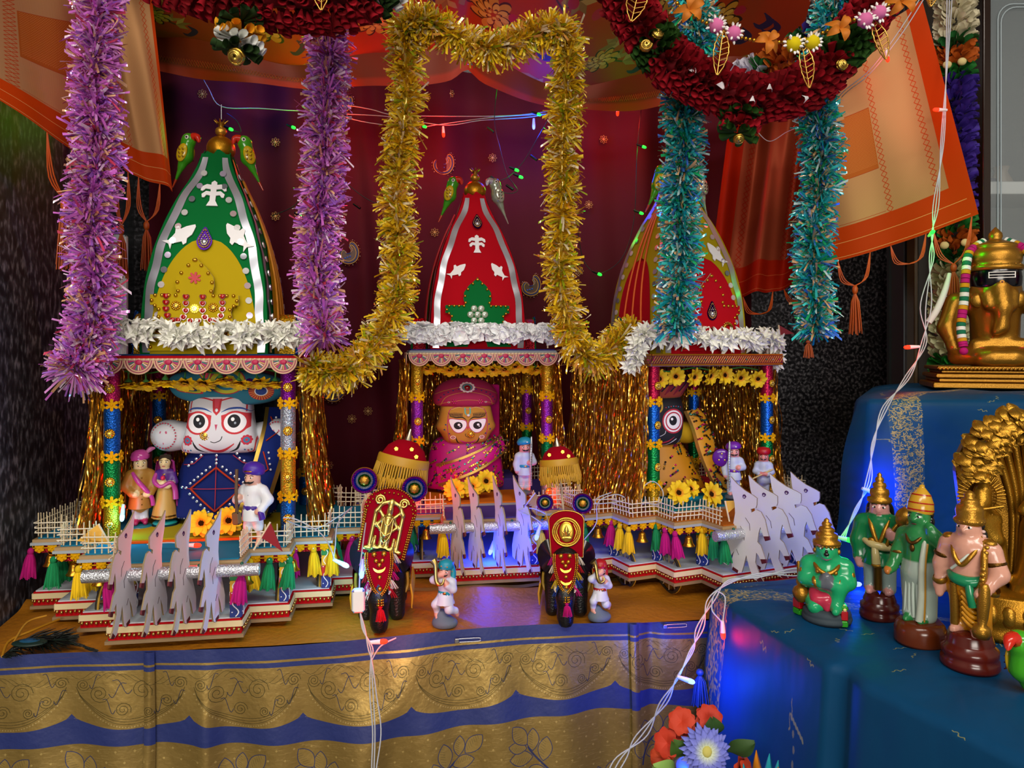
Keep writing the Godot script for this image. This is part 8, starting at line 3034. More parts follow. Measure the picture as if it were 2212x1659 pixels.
	turned(o, "turban", M.gloss, "7.4,79 9.6,80.5 10.2,84 8.2,88.5 4,91 0,91.4", "b0408a", PT(0.081, Vector3(-0.1, 0, 0.12)), 34, 0.05, 9)
	wire(o, "turban_plume", M.gloss, "5,86,3 10,91,2 15,92,0", [1.4, 2.8, 1.2], "a85a8a")
	wire(o, "sash", M.gloss, "-8,66,5 -3,57,10.6 4,48,12 11,38,10.5 13,28,8", [2.0, 2.6, 2.6, 2.4, 2.6], "a8388a", 18)
	head_bits(o, 76, 8.6, 1.0, "9a3a34")
	moustache(o, 76, 8.8, 0.8)
	for i in 6:
		dots(o, "coat_button", M.gold, "1,%f,%f 0.8,0.8,0.5 6a4a1c" % [60 - i * 6, 10.2 + 0.4 * i])
	o = thing("bride_figurine", "bride figurine in gold skirt with pink veil holding a rose", "figurine", on(357, 1139, T + 0.106), CH[0].rotation.y + 0.05, grp)
	o.scale = Vector3.ONE * 1.20
	turned(o, "oval_base", M.gloss, "0,0 15,0 15.4,2.6 13,5 0,6", "12262c")
	turned(o, "base_rim", M.gloss, "13,5 14,6.4 11.5,8 0,8.4", "1f8a88")
	turned(o, "pleated_skirt", M.paint, "0,54 6.6,54 8.4,46 11.4,30 14.4,13 13.6,11.6 0,12", "b08a40", Transform3D(), 48, 0.05, 16)
	wire(o, "skirt_hem", M.gold, "14.4,15,0 10,15,10 0,15,14.6 -10,15,10 -14.4,15,0 -10,15,-10 0,15,-14.4 10,15,-10 14.4,15,0", 1.0, "8a6a2c", 32)
	pal = {"p": "4a1f7a", "s": "d8c490"}
	body(o, "0,52,0 0,58,0 6.2 6.8 p; 0,58,0 0,63,0.6 7 6.4 p; -6.5,64,0 6.5,64,0 4 4 p; -8,63,0 -11,54,3 4 3.6 p; -11,54,3 -4,52,8 3.2 2.8 s; -4,52,8 0,55,10 2.5 2.2 s; 8,63,0 11,54,3 4 3.6 p; 11,54,3 5,50,8 3.2 2.8 s; 5,50,8 1,50,10 2.5 2.2 s; 0,66,0 0,72,0 3.4 3.2 s; e 0,77,1.4 6.4,7.8,6.6 s; 0,76,7.6 0,75.4,8.4 1.2 1 s", pal, 1.4, 1.2, M.paint)
	m = MB.new()
	sheet(m, 26, 26, func(s: float, t: float) -> Vector3:
		var a := lerpf(-0.5, PI + 0.5, s)
		var rr := lerpf(7.4, 15.0, pow(t, 0.6)) if t > 0.12 else lerpf(1.0, 7.4, t / 0.12)
		var y := 86.5 - 60 * t - 2 * t * sin(s * 22)
		return Vector3(cos(a) * rr, y, -sin(a) * rr * 0.72 - 0.5 + 0.5 * sin(s * 30) * t) * 0.001, hx("a83a86"))
	part(o, "veil", m, M.gloss)
	wire(o, "veil_drape", M.gloss, "-9,64,3 -10,56,8 -2,50,11.5 8,54,9.5 12,46,6 13,34,6", [2.2, 2.6, 2.4, 2.4, 3.0, 3.4], "a83a86", 22)
	turned(o, "hair", M.matte, "6.8,78 7.2,81 5.6,85 0,86.4", "2a160c", TT(Vector3(0, 0, -0.0006)))
	head_bits(o, 77, 7.8, 0.95, "a02a3a")
	dots(o, "rose", M.paint, "0,60,11 2.6,2.8,2.2 c01a4a; 0,60,12.6 1.4,1.6,1 d8305a")
	wire(o, "necklace", M.gold, "-4,68,3 0,63,7 4,68,3", 0.8, "b08a30")

# ---------- figurines on the satin stand ----------
const BASE := "0,0 21,0 22.5,3 22,8 20,10 21.5,12 21.5,17 18,20 18.5,22 16.5,28 15.5,31 0,32"

func crown(o: Node3D, s: String, hex: String, t := Transform3D(), bead_y := -1.0, bead_r := 0.0) -> void:
	turned(o, "crown", M.gold_rough if hex.begins_with("a") or hex.begins_with("b") else M.gloss, s, hex, t, 30)
	if bead_y > 0:
		var m := MB.new()
		for i in 20:
			var a := TAU * i / 20
			ball(m, t * (Vector3(cos(a) * bead_r, bead_y, sin(a) * bead_r) * 0.001), 0.0017, hx(hex) * 1.15, 7)
		part(o, "crown_beading", m, M.gold_rough)

func stand_figures() -> void:
	var y := T + 0.06
	var grp := "painted clay figurines on the satin stand"
	var gold := "a87a28"
	var o := thing("kneeling_figurine", "green monkey faced figurine kneeling with joined hands on a dark oval base", "figurine", on(1786, 1338, y), -0.42, grp)
	var pal := {"g": "1f9a62", "r": "b03048", "k": "1c1a1c", "o": gold, "y": "5a6068"}
	turned(o, "oval_base", M.matte, "0,0 25,0 26,3 25.4,6 24,7 25,8.4 24,12 20,14.4 0,15", "2c3a40")
	body(o, "-12,20,4 -8,32,-2 9 9 g; -12,19,6 -15,20,-12 8 6 g; -10,18,12 -12,17,16 8.4 7 g; 9,30,0 12,40,12 9 8 g; 12,40,12 10,20,14 7.6 6.2 g; 10,17.5,15 9,17,24 5.6 4 g; 0,30,-2 0,42,-2 15 15 g; 0,42,-2 0,58,0 15 16 g; -17,60,-1 17,60,-1 8.6 8.6 g; -19,58,0 -22,44,4 8.2 7.2 g; -22,44,4 -6,44,17 6.6 5 g; 19,58,0 22,44,4 8.2 7.2 g; 22,44,4 6,44,17 6.6 5 g; -4,44,18 -1,52,20 4.2 3 y; 4,44,18 1,52,20 4.2 3 y; 0,64,0 0,72,1 7 6.6 g; e 0,78,2 11.5,12.5,11.5 g; 0,74,11 0,72,13 5.6 4.6 g; -18,20,-16 -26,26,-8 5 4 g", pal, 2.0, 2.2, M.gloss)
	body(o, "-10,30,6 -9,24,12 8.6 8 r; 9,33,4 11,38,10 8.6 7.6 r; 0,32,4 0,26,13 8 5.6 r; 0,26,13 1,17,15 5.4 4 r", pal, 1.8, 2.0, M.gloss, "red_loincloth")
	body(o, "0,86,-6 0,72,-9 11 8 k; -9,80,-3 -8,70,-6 5 3.6 k; 9,80,-3 8,70,-6 5 3.6 k", pal, 2.0, 2.0, M.gloss, "hair")
	crown(o, "12.6,84 14.6,86 14.4,89 11,90.5 11.8,94 11,97 7.4,98.4 8.6,101 7.4,103.6 4.4,104.6 5.4,106.6 4.6,109 2.4,110 2.8,112 0,114", gold, TT(Vector3(0, -0.002, 0.001)), 84.5, 12.4)
	for s in [-1.0, 1.0]:
		dots(o, "eye", M.gloss, "%f,80.5,12.2 2.6,1.1,1.2 dfe4da; %f,80.5,13.2 1.1,1.1,0.7 0c100e" % [s * 4.6, s * 4.4])
		wire(o, "eyebrow", M.paint, "%f,83,11 %f,84.6,12.8 %f,82.4,13.6" % [s * 8, s * 5, s * 1.6], 0.6, "0c100e", 8, 5)
		dots(o, "earring", M.gold_rough, "%f,76,3 2.2,3,2.2 a87a28" % [s * 12])
		dots(o, "armlet", M.gold_rough, "%f,52,5 3.4,5,3.4 a87a28" % [s * 25])
		turned(o, "bracelet", M.gold_rough, "5.6,-2 7,0 5.6,2", gold, TT(Vector3(s * 0.0105, 0.044, 0.0145), Vector3(0.4, 0, s * 1.1)))
	dots(o, "nose", M.gloss, "0,75.6,17.6 2.8,2.2,1.6 101214; 0,78,16 1.6,2.6,1.6 101214")
	wire(o, "mouth", M.paint, "-4.6,71,14.6 0,69.6,17.6 4.6,71,14.6", 0.7, "7a3a5a", 8, 6)
	wire(o, "necklace", M.gold_rough, "-13,65,4 -9,59,14.6 0,55,17.6 9,59,14.6 13,65,4", 2.4, gold, 22)
	dots(o, "necklace_pendant", M.gold_rough, "0,52,18 4,4.4,2.4 a87a28; -9,56,15.6 2.4,2.4,2 a87a28; 9,56,15.6 2.4,2.4,2 a87a28")
	turned(o, "mace_head", M.gold_rough, "0,0 4,1 7.6,6 9,12 7,17 3.4,19 4.4,22 2.4,30 2.2,44 0,45", gold, TT(Vector3(-0.025, 0.016, 0.004), Vector3(-0.3, 0, 0.1)), 24, 0.08, 8)
	o = thing("standing_figurine", "figurine in green tunic and gold crown shouldering a round mace", "figurine", on(1900, 1334, y), -0.52, grp)
	pal = {"g": "0f6a3c", "s": "c08a84", "w": "7f938e", "o": gold, "k": "14100e"}
	turned(o, "round_base", M.gloss, BASE, "48190f", TT(Vector3.ZERO, Vector3.ZERO, 0.92), 36)
	body(o, "-8,72,0 -9,34,0 9.4 6.6 w; 8,72,0 9,34,0 9.4 7.6 w; -9,32,2 -10,31,10 5 3.6 s; 9,32,2 9,31,10 5 3.6 s; 0,70,0 0,84,0 15 14 g; 0,84,0 0,104,0 14 15 g; -15,106,0 15,106,0 7.6 7.6 g; -18,104,0 -22,84,1 8 7.4 g; -22,84,1 -21,68,4 7 5.4 g; -21,66,5 -20,58,6 4.2 3.6 s; 18,104,0 24,88,4 8 7.4 g; 24,88,4 14,92,14 6.6 5.6 g; 14,92,15 11,99,17 4.6 4 s; 0,108,0 0,116,1 6.4 6 s; e 0,123,2 9.8,11.6,10 s; 0,122,11.6 0,121,13 1.9 1.6 s", pal, 2.0, 1.9, M.gloss)
	turned(o, "tunic_skirt", M.gloss, "0,82 14.6,82 17,72 19.4,62 18,61 0,64", "0f6a3c", Transform3D(), 40, 0.025, 9)
	body(o, "-8,120,-5 -11,108,-8 6 4.4 k; 8,120,-5 11,108,-8 6 4.4 k; 0,126,-4 0,112,-8 9.6 7 k", pal, 2.0, 2.0, M.gloss, "hair")
	crown(o, "10.6,127 12.6,129 12.4,132.6 9,134 10,138 9.4,142 6,143.4 7.2,146.4 6.2,149 3.8,150 4.8,152.6 3.8,155 2.2,156 2.6,158.4 0,161", gold, TT(Vector3(0, 0, 0.0006)), 130, 10.8)
	head_bits(o, 123, 12.2, 1.45, "8a1a3a")
	wire(o, "necklace", M.gold_rough, "-10,112,6 -6,100,15.4 0,86,16.4 6,100,15.4 10,112,6", [2.2, 2.4, 2.0, 2.4, 2.2], gold, 24)
	wire(o, "collar", M.gold_rough, "-8,112,3 0,107,11 8,112,3", 2.6, gold)
	wire(o, "waist_scarf", M.gloss, "-15,86,6 -6,84,15.4 6,82,16 16,80,8", [3, 4.6, 4.4, 3.4], "b8a870", 20)
	wire(o, "scarf_end", M.gloss, "-4,84,16 -3,74,18 -2,64,18", [3.4, 4.2, 4.8], "b8a870")
	dots(o, "scarf_tassel", M.gold_rough, "-2,62,18 5.4,3,3 a87a28; -6,88,14 5,3.4,3 a87a28")
	wire(o, "front_pleat", M.gold_rough, "-1,66,16 -1,48,12 -1,34,10", [4, 4.4, 4.4], "6a4a1c")
	wire(o, "mace_handle", M.gold_rough, "8,84,17 13,100,17 20,110,14", 2.0, gold)
	turned(o, "mace_head", M.gold_rough, "0,-2 5,0 10,6 11.4,12 9,18 3,22 0,23", gold, TT(Vector3(0.020, 0.108, 0.014), Vector3(0, 0, -0.7)), 28, 0.06, 9)
	turned(o, "bracelet", M.gold_rough, "6,-3 7.6,0 6,3", gold, TT(Vector3(0.015, 0.0915, 0.0135), Vector3(0.5, 0, 1.2)))
	o = thing("standing_figurine", "green skinned figurine in long white dhoti and yellow cap, one hand raised to the ear", "figurine", on(1988, 1388, y), -1.0, grp)
	pal = {"g": "2a7a40", "w": "9fb0a4", "y": "b8862c", "k": "14120e", "e": "b06a2c"}
	turned(o, "round_base", M.gloss, "0,0 23,0 24,3 24,14 22,20 18,24 0,25", "5c2a14", Transform3D(), 36)
	body(o, "0,20,-9 0,66,-10 11 6 b", {"b": "5c2a14"}, 2.4, 2.0, M.gloss, "back_support")
	body(o, "-5,72,0 -6,30,2 11 10 w; 6,72,0 7,30,0 11 9 w; -13,68,0 -15,44,-2 6 4 w; -6,27,8 -6,25.6,16 4.4 3.2 g; 7,27,6 7,25.6,13 4.4 3.2 g; 0,72,0 0,80,0 15 13.4 w; 0,80,0 0,90,0 12.6 12.6 g; 0,90,0 0,106,0 13.4 15 g; -14,108,0 14,108,0 7.4 7.4 g; -17,106,0 -21,88,4 7 6 g; -21,88,4 -22,74,14 5.4 4.4 g; -22,73,15 -22,70,20 4.4 3.4 g; -22,72,22 -20,70,25 2 1.6 e; 17,107,0 32,94,4 7.4 7 g; 32,94,4 18,112,7 6.8 5.2 g; 17,113,7 14,120,8 5 4.4 g; 0,110,0 0,120,1 6.6 6.2 g; e 0,128,2 10.4,12,10.6 g; 0,127,12 0,126,13.6 2 1.7 g", pal, 2.1, 2.0, M.gloss)
	for i in 5:
		wire(o, "dhoti_fold", M.gloss, "%d,78,%d %d,54,%d %d,28,%d" % [-8 + i * 4, 12 - absi(i - 2), -9 + i * 4, 12 - absi(i - 2), -10 + i * 5, 12 - absi(i - 2)], [1.0, 1.7, 1.9], "b4c4b8", 12, 6)
	wire(o, "hanging_scarf", M.gloss, "10,110,9 9,84,13.5 8,50,13 6,26,13", [2.2, 3, 3.4, 3.8], "b8c2b0", 20)
	wire(o, "scarf_border", M.gloss, "12.6,110,8 12,84,12.8 11.4,50,12.4 10,26,11.6", 1.1, "a87a28", 20)
	wire(o, "necklace", M.gold_rough, "-10,114,6 -5,106,14.6 0,103,15.8 5,106,14.6 10,114,6", 1.7, "6a4a20")
	dots(o, "pendant", M.gold_rough, "0,98,15 2.6,4,2 6a4a20")
	for q in [["-0.028,0.096,0.003", -0.9], ["-0.02,0.09,0.004", 0.0]]:
		var b = q[0].split(",")
		turned(o, "armlet", M.gold_rough, "6.4,-2 8,0 6.4,2", "7a5a22", TT(Vector3(-float(b[0]) if q[1] != 0.0 else float(b[0]), float(b[1]), float(b[2])), Vector3(0.2, 0, q[1])))
	turned(o, "yellow_cap", M.gloss, "11,131 12.4,134 11.6,142 8.6,150 4,155.6 2.6,157 2.4,159 0,160", "c0922a", PT(0.132, Vector3(-0.12, 0, 0)), 30)
	for i in 3:
		turned(o, "red_cap_line", M.gloss, "%f,%f %f,%f" % [[12.6, 12, 9.2][i], [134, 141, 149][i], [12.4, 11.7, 8.6][i], [135.4, 142.2, 150.2][i]], "9a1c14", PT(0.132, Vector3(-0.12, 0, 0)))
	dots(o, "hair", M.gloss, "0,130,-5 11,9,8 14120e; -8,123,-4 4,6,4 14120e; 8,123,-4 4,6,4 14120e")
	for s in [-1.0, 1.0]:
		dots(o, "earring", M.gold_rough, "%f,119,3 2,2.6,2 a87a28" % [s * 10.6])
	head_bits(o, 128, 12.4, 1.45, "5a2a2a")
	o = thing("standing_figurine", "peach skinned figurine in yellow dhoti with gold crown and lowered mace", "figurine", on(2095, 1440, y), -0.95, grp)
	pal = {"s": "c8927e", "y": "c07f14", "k": "14110f"}
	turned(o, "round_base", M.gloss, BASE, "521a10", TT(Vector3.ZERO, Vector3.ZERO, 1.10), 40)
	body(o, "-7,76,0 -8,40,0 11 8.4 y; 8,76,0 9,40,0 11 9.4 y; -8,37,3 -9,35.6,13 5 3.6 s; 9,37,3 10,35.6,13 5 3.6 s; 0,76,0 0,84,0 15 14 y; 0,84,0 0,94,0 13.4 14 s; 0,94,0 0,110,0 15 16.6 s; -15,113,0 15,113,0 8.4 8.4 s; -19,111,0 -24,92,2 8.2 7.2 s; -24,92,2 -24,74,6 6.4 5 s; -24,72,7 -23,64,9 4.6 3.4 s; 19,111,0 26,92,2 8.4 7.4 s; 26,92,2 19,79,13 6.6 5.2 s; 18,78,14 14,74,18 4.8 3.6 s; 0,114,0 0,123,1 7 6.6 s; e 0,131,2 10.2,12,10.4 s; 0,130,12 0,129,13.6 2 1.7 s", pal, 2.1, 2.0, M.gloss)
	for i in 6:
		wire(o, "dhoti_fold", M.gloss, "%f,%f,%f %f,%f,%f %f,%f,%f" % [-1.0, 74 - i * 5, 15.4 - i * 0.4, 9.0, 66 - i * 5, 14.2 - i * 0.4, 18.0 - i * 0.5, 68 - i * 5, 4.0], [1.6, 2.2, 1.2], "c98a1c", 12, 6)
	wire(o, "front_pleat", M.gold_rough, "-8,80,14 -8,60,12 -9,40,9", [3.4, 4, 4], gold)
	wire(o, "green_sash", M.gloss, "-15,86,4 -6,84,15 6,83,15.6 16,86,6", [4, 5, 5.4, 4.4], "1a7a50", 20)
	wire(o, "sash_end", M.gloss, "6,82,17 8,72,18 10,62,17", [3.6, 3.8, 4.2], "1a7a50")
	wire(o, "sacred_thread", M.gloss, "12,118,7 2,104,16.6 -10,92,14", 1.4, "c8d4c8")
	wire(o, "necklace", M.gold_rough, "-12,118,6 -7,106,16 0,98,17.4 7,106,16 12,118,6", 2.2, gold, 24)
	wire(o, "collar", M.gold_rough, "-9,119,4 0,112,13 9,119,4", 2.2, gold)
	wire(o, "shoulder_garland", M.gold_rough, "14,120,4 17,104,12 17,88,14 12,70,17 14,60,14", [3, 3.2, 3, 2.6, 2], gold, 26)
	for i in 12:
		dots(o, "garland_bead", M.gold_rough, "%f,%f,%f 2.6,2.2,2.2 b88a34" % [17.5 - 3.6 * pow(maxf(0, (i - 6) / 5.0), 1.5), 116 - i * 4.6, 8 + 9.0 * minf(1, i / 5.0)])
	dots(o, "shoulder_ornament", M.gold_rough, "17,119,2 7,4,6 a87a28; -17,119,2 6,4,6 a87a28")
	for s in [-1.0, 1.0]:
		turned(o, "armlet", M.gold_rough, "8.2,-2 9.4,0 8.2,2", "5a3c14", TT(Vector3(s * 0.022, 0.101, 0.001), Vector3(0, 0, s * 0.22)))
		turned(o, "bracelet", M.gold_rough, "5.4,-3 7,0 5.4,3", gold, TT(Vector3(s * 0.0225, 0.0785, 0.0085), Vector3(0.4, 0, -s * 0.7 * (0.0 if s < 0 else 1.0))))
		dots(o, "earring", M.gold_rough, "%f,122,3 2,3,2 a87a28" % [s * 10.4])
	dots(o, "hair", M.gloss, "0,132,-5 11,9,8 14110f; 8,122,-6 5,8,5 14110f; -8,122,-6 5,8,5 14110f")
	for i in 4:
		dots(o, "hair_flower", M.paint, "%f,%f,-1 2,1.6,2 c8a8a0" % [11 + 0.6 * i, 128 - i * 4])
	crown(o, "11,133 13,135 13,139 11,140.4 11.8,146 10.6,150.4 7.4,151.4 8,154.6 6.6,157 4,158 4.8,160.4 3.4,163 0,165", gold, TT(Vector3(0, 0.0, 0.0005)), 137, 11.8)
	head_bits(o, 131, 12.4, 1.45, "a8283a")
	turned(o, "mace", M.gold_rough, "0,0 6,1 8,6 6.6,11 3.4,13 4.6,20 5.4,34 4.6,46 3,50 0,51", gold, TT(Vector3(0.0165, 0.035, 0.017), Vector3(0.0, 0, -0.06)), 24, 0.05, 8)
	o = thing("gold_statue", "tall gold statue of a flute player under a leafy canopy at the right edge", "statue", on(2212, 1395, y) + Vector3(0.022, 0, -0.03), -0.30)
	o.scale = Vector3.ONE * 1.0
	turned(o, "lotus_base", M.gold_rough, "0,0 66,0 68,5 64,9 60,12 62,18 66,26 58,38 60,42 56,46 0,48", "9a6c1c", Transform3D(Basis().scaled(Vector3(1, 1, 0.62)), Vector3.ZERO), 60)
	for i in 22:
		var a := TAU * i / 22
		var m := MB.new()
		ball(m, Vector3(cos(a) * 0.060, 0.026, sin(a) * 0.037), Vector3(0.0075, 0.011, 0.0055), hx("a87a24"), 10, Basis(Vector3.UP, -a + PI / 2))
		part(o, "lotus_petal", m, M.gold_rough)
	var sl := MB.new()
	var ar := PackedVector2Array([Vector2(-0.048, 0.045), Vector2(0.048, 0.045)])
	for i in 21:
		var a := PI * i / 20
		ar.append(Vector2(cos(a) * 0.062, 0.165 + sin(a) * 0.062))
	extrude(sl, ar, -0.020, -0.008, hx("8f6418"))
	part(o, "back_slab", sl, M.gold_rough)
	for i in 7:
		wire(o, "tree_fold", M.gold_rough, "%d,50,-6 %d,130,-6 %d,196,-4" % [-12 + i * 4, -10 + i * 5, -26 + i * 9], [3, 3.4, 4.4], "94681a", 14)
	var lm := MB.new()
	sheet(lm, 4, 6, func(s: float, t: float) -> Vector3: return Vector3((s * 2 - 1) * 0.0062 * sin(PI * clampf(t * 0.9 + 0.08, 0, 1)), -t * 0.017, 0.004 * sin(t * 2.4) - 0.0016 * absf(s * 2 - 1)), hx("a87a24"))
	var lmesh := lm.mesh()
	var r := RandomNumberGenerator.new()
	r.seed = 23
	for i in 230:
		var a := r.randf_range(-0.25, PI + 0.25)
		var q := r.randf_range(0.036, 0.068)
		part(o, "leaf", lmesh, M.gold_rough, "", Transform3D(Basis.from_euler(Vector3(-0.55 + r.randf_range(-0.2, 0.3), r.randf_range(-0.4, 0.4), (a - PI / 2) * 0.55 + r.randf_range(-0.3, 0.3))), Vector3(cos(a) * q, 0.176 + sin(a) * q * 1.0, 0.004 + 0.012 * sin((q - 0.036) / 0.032 * PI) + r.randf_range(0, 0.004))))
	pal = {"g": "a0741f"}
	body(o, "-44,44,8 -44,92,8 11 9 g; -32,44,6 -36,92,6 8 8 g; -41,90,8 -40,116,8 10 11 g; -48,120,6 -30,120,6 6 6 g; -50,118,6 -58,102,12 5.4 4.6 g; -58,102,12 -52,124,18 4.4 3.4 g; -30,118,6 -30,100,14 6 5 g; -30,100,14 -48,122,19 5 3.6 g; -50,124,19 -46,127,19 4 3.4 g; -41,122,8 -42,130,10 5 5 g; e -43,138,11 9.4,11,9.4 g; -45,137,20 -46,136,21.6 1.8 1.6 g; -41,150,8 -39,160,5 8 3 g; 6,60,6 14,110,6 16 20 g; 14,112,8 10,140,10 15 12 g; 10,142,12 -6,132,16 9 6 g; 30,60,4 36,120,4 12 12 g; -8,46,6 4,70,8 8 9 g; -22,60,4 -24,96,4 7 6 g", pal, 2.6, 2.6, M.gold_rough, "figures")
	var hal := MB.new()
	for i in 30:
		var a := lerpf(-0.9, PI + 0.9, i / 29.0)
		rod(hal, Vector3(-0.041 + cos(a) * 0.014, 0.142 + sin(a) * 0.016, 0.004), Vector3(-0.041 + cos(a) * 0.0225, 0.142 + sin(a) * 0.025, 0.003), 0.0013, hx("b08228"), 5)
	part(o, "ribbed_halo", hal, M.gold_rough)
	wire(o, "flute", M.gold_rough, "-62,128,20 -44,132,22 -26,136,22", 1.5, "b08228")
	wire(o, "necklace", M.gold_rough, "-48,126,14 -41,116,19 -34,126,14", 1.3, "b88a34")
	wire(o, "long_garland", M.gold_rough, "-48,122,14 -48,90,19 -40,62,19 -34,90,17 -33,122,14", 1.5, "b88a34", 24)
	for s in [-1.0, 1.0]:
		dots(o, "eye", M.gold_rough, "%f,140,19 2.4,1.2,1.2 c89a40" % [-44 + s * 3.6])
	o = thing("gold_statue", "gold seated elephant headed statue with black brow, crown and flower garlands on the upper step", "statue", on(2150, 842, T + 0.299) + Vector3(0.012, 0, -0.06), -0.35)
	if true:
		o.position = Vector3(at(2148, 800, 1.12).x, T + 0.299, -1.12)
	var m := MB.new()
	for q in [[0, 9, 92, 60], [9, 15, 84, 54], [15, 22, 88, 57], [22, 27, 80, 50], [27, 33, 86, 55]]:
		box(m, Vector3(0, (q[0] + q[1]) * 0.0005, 0) + Vector3(0, 0.001, 0), Vector3(q[2] * 0.002, (q[1] - q[0]) * 0.001, q[3] * 0.002), hx("9a6e22"), Basis(), 0.002)
	part(o, "pedestal", m, M.gold_rough)
	m = MB.new()
	for i in 34:
		ball(m, Vector3(-0.082 + i * 0.005, 0.030, 0.0555), 0.0024, hx("b08430"), 6)
	tag(part(o, "pedestal_beading", m, M.gold_rough), "", "", "", "stuff")
	pal = {"g": "a07226", "k": "0c0d0f"}
	body(o, "-52,48,16 -12,46,44 13 11 g; 52,48,16 12,46,44 13 11 g; -12,46,44 24,44,44 10 9 g; 12,46,44 -24,44,44 10 9 g; 0,50,0 0,96,2 34 30 g; 0,96,2 0,124,0 30 34 g; -46,130,-4 46,130,-4 15 15 g; -52,128,-2 -64,92,10 15 13 g; -64,92,10 -58,62,26 12 10 g; 52,128,-2 64,92,10 15 13 g; 64,92,10 58,62,26 12 10 g; e 0,150,8 33,28,26 g; 0,150,32 2,118,40 12 9 g; 2,118,40 0,92,40 9 7 g; 0,92,40 -7,84,42 7 5 g; -18,140,30 -16,124,36 6 6 g; 18,140,30 16,124,36 6 6 g; -30,66,28 30,66,28 9 9 g", pal, 3.2, 3.6, M.gold_rough)
	turned(o, "black_brow", M.gloss, "30,0 33,4 33.6,16 32,27 29,30 0,31", "0b0c0e", TT(Vector3(0, 0.150, 0.008)), 36)
	for i in 3:
		m = MB.new()
		box(m, Vector3(0, 0.1635 + i * 0.004, 0.0418), Vector3(0.032 if i != 1 else 0.034, 0.0012, 0.001), hx("e8e6e0"), Basis(), 0.0003)
		part(o, "forehead_line", m, M.paint)
	for s in [-1.0, 1.0]:
		m = MB.new()
		box(m, Vector3(s * 0.0165, 0.1675, 0.0415), Vector3(0.0012, 0.0092, 0.001), hx("e8e6e0"))
		part(o, "forehead_line", m, M.paint)
		dots(o, "ear_boss", M.gold_rough, "%f,132,22 12,12,6 a87a28" % [s * 25])
	dots(o, "brow_mark", M.paint, "0,157,42 3.4,3,1 d8902c; 0,157,42.8 1.4,1.4,0.6 5a1c10")
	crown(o, "34,176 37,178 37,183 32,185 34,190 35,198 32,206 27,210 29,213 28,216 21,218.4 12,222 8,224 9.6,228 8.8,233 4,239 0,243", "a87828", TT(Vector3(0, 0, 0.006)), 184, 33)
	wire(o, "red_edge", M.paint, "-34,62,34 0,56,46 34,62,34", 2, "a82418")
	for s in [-1.0, 1.0]:
		var pts := spline([Vector3(s * 0.014, 0.222, 0.0), Vector3(s * 0.036, 0.205, 0.016), Vector3(s * 0.044, 0.170, 0.030), Vector3(s * 0.047, 0.130, 0.034), Vector3(s * 0.052, 0.092, 0.040), Vector3(s * 0.050, 0.062, 0.046)], 30)
		for i in 30:
			m = MB.new()
			var cs := ["d8dcd4", "1c6a4a", "d8dcd4", "c08a1c", "a8186a", "a8186a", "c08a1c", "1c6a4a"]
			tube(m, [pts[i], pts[i].lerp(pts[i + 1], 0.9)], 0.0062, 10, hx(cs[i % 8]))
			part(o, "garland_segment", m, M.cloth)
		dots(o, "garland_end", M.cloth, "%f,56,48 6,6,6 a8186a" % [s * 50])
	wire(o, "white_stole", M.cloth, "-58,176,-8 -66,150,4 -78,120,10 -90,100,12", [3, 4.5, 5, 5], "d4d6d0")
	for i in 4:
		dots(o, "orange_leaf", M.petal, "%f,%f,60 9,6,3 b0702c" % [70 + (i % 2) * 8, 40 + i * 9])

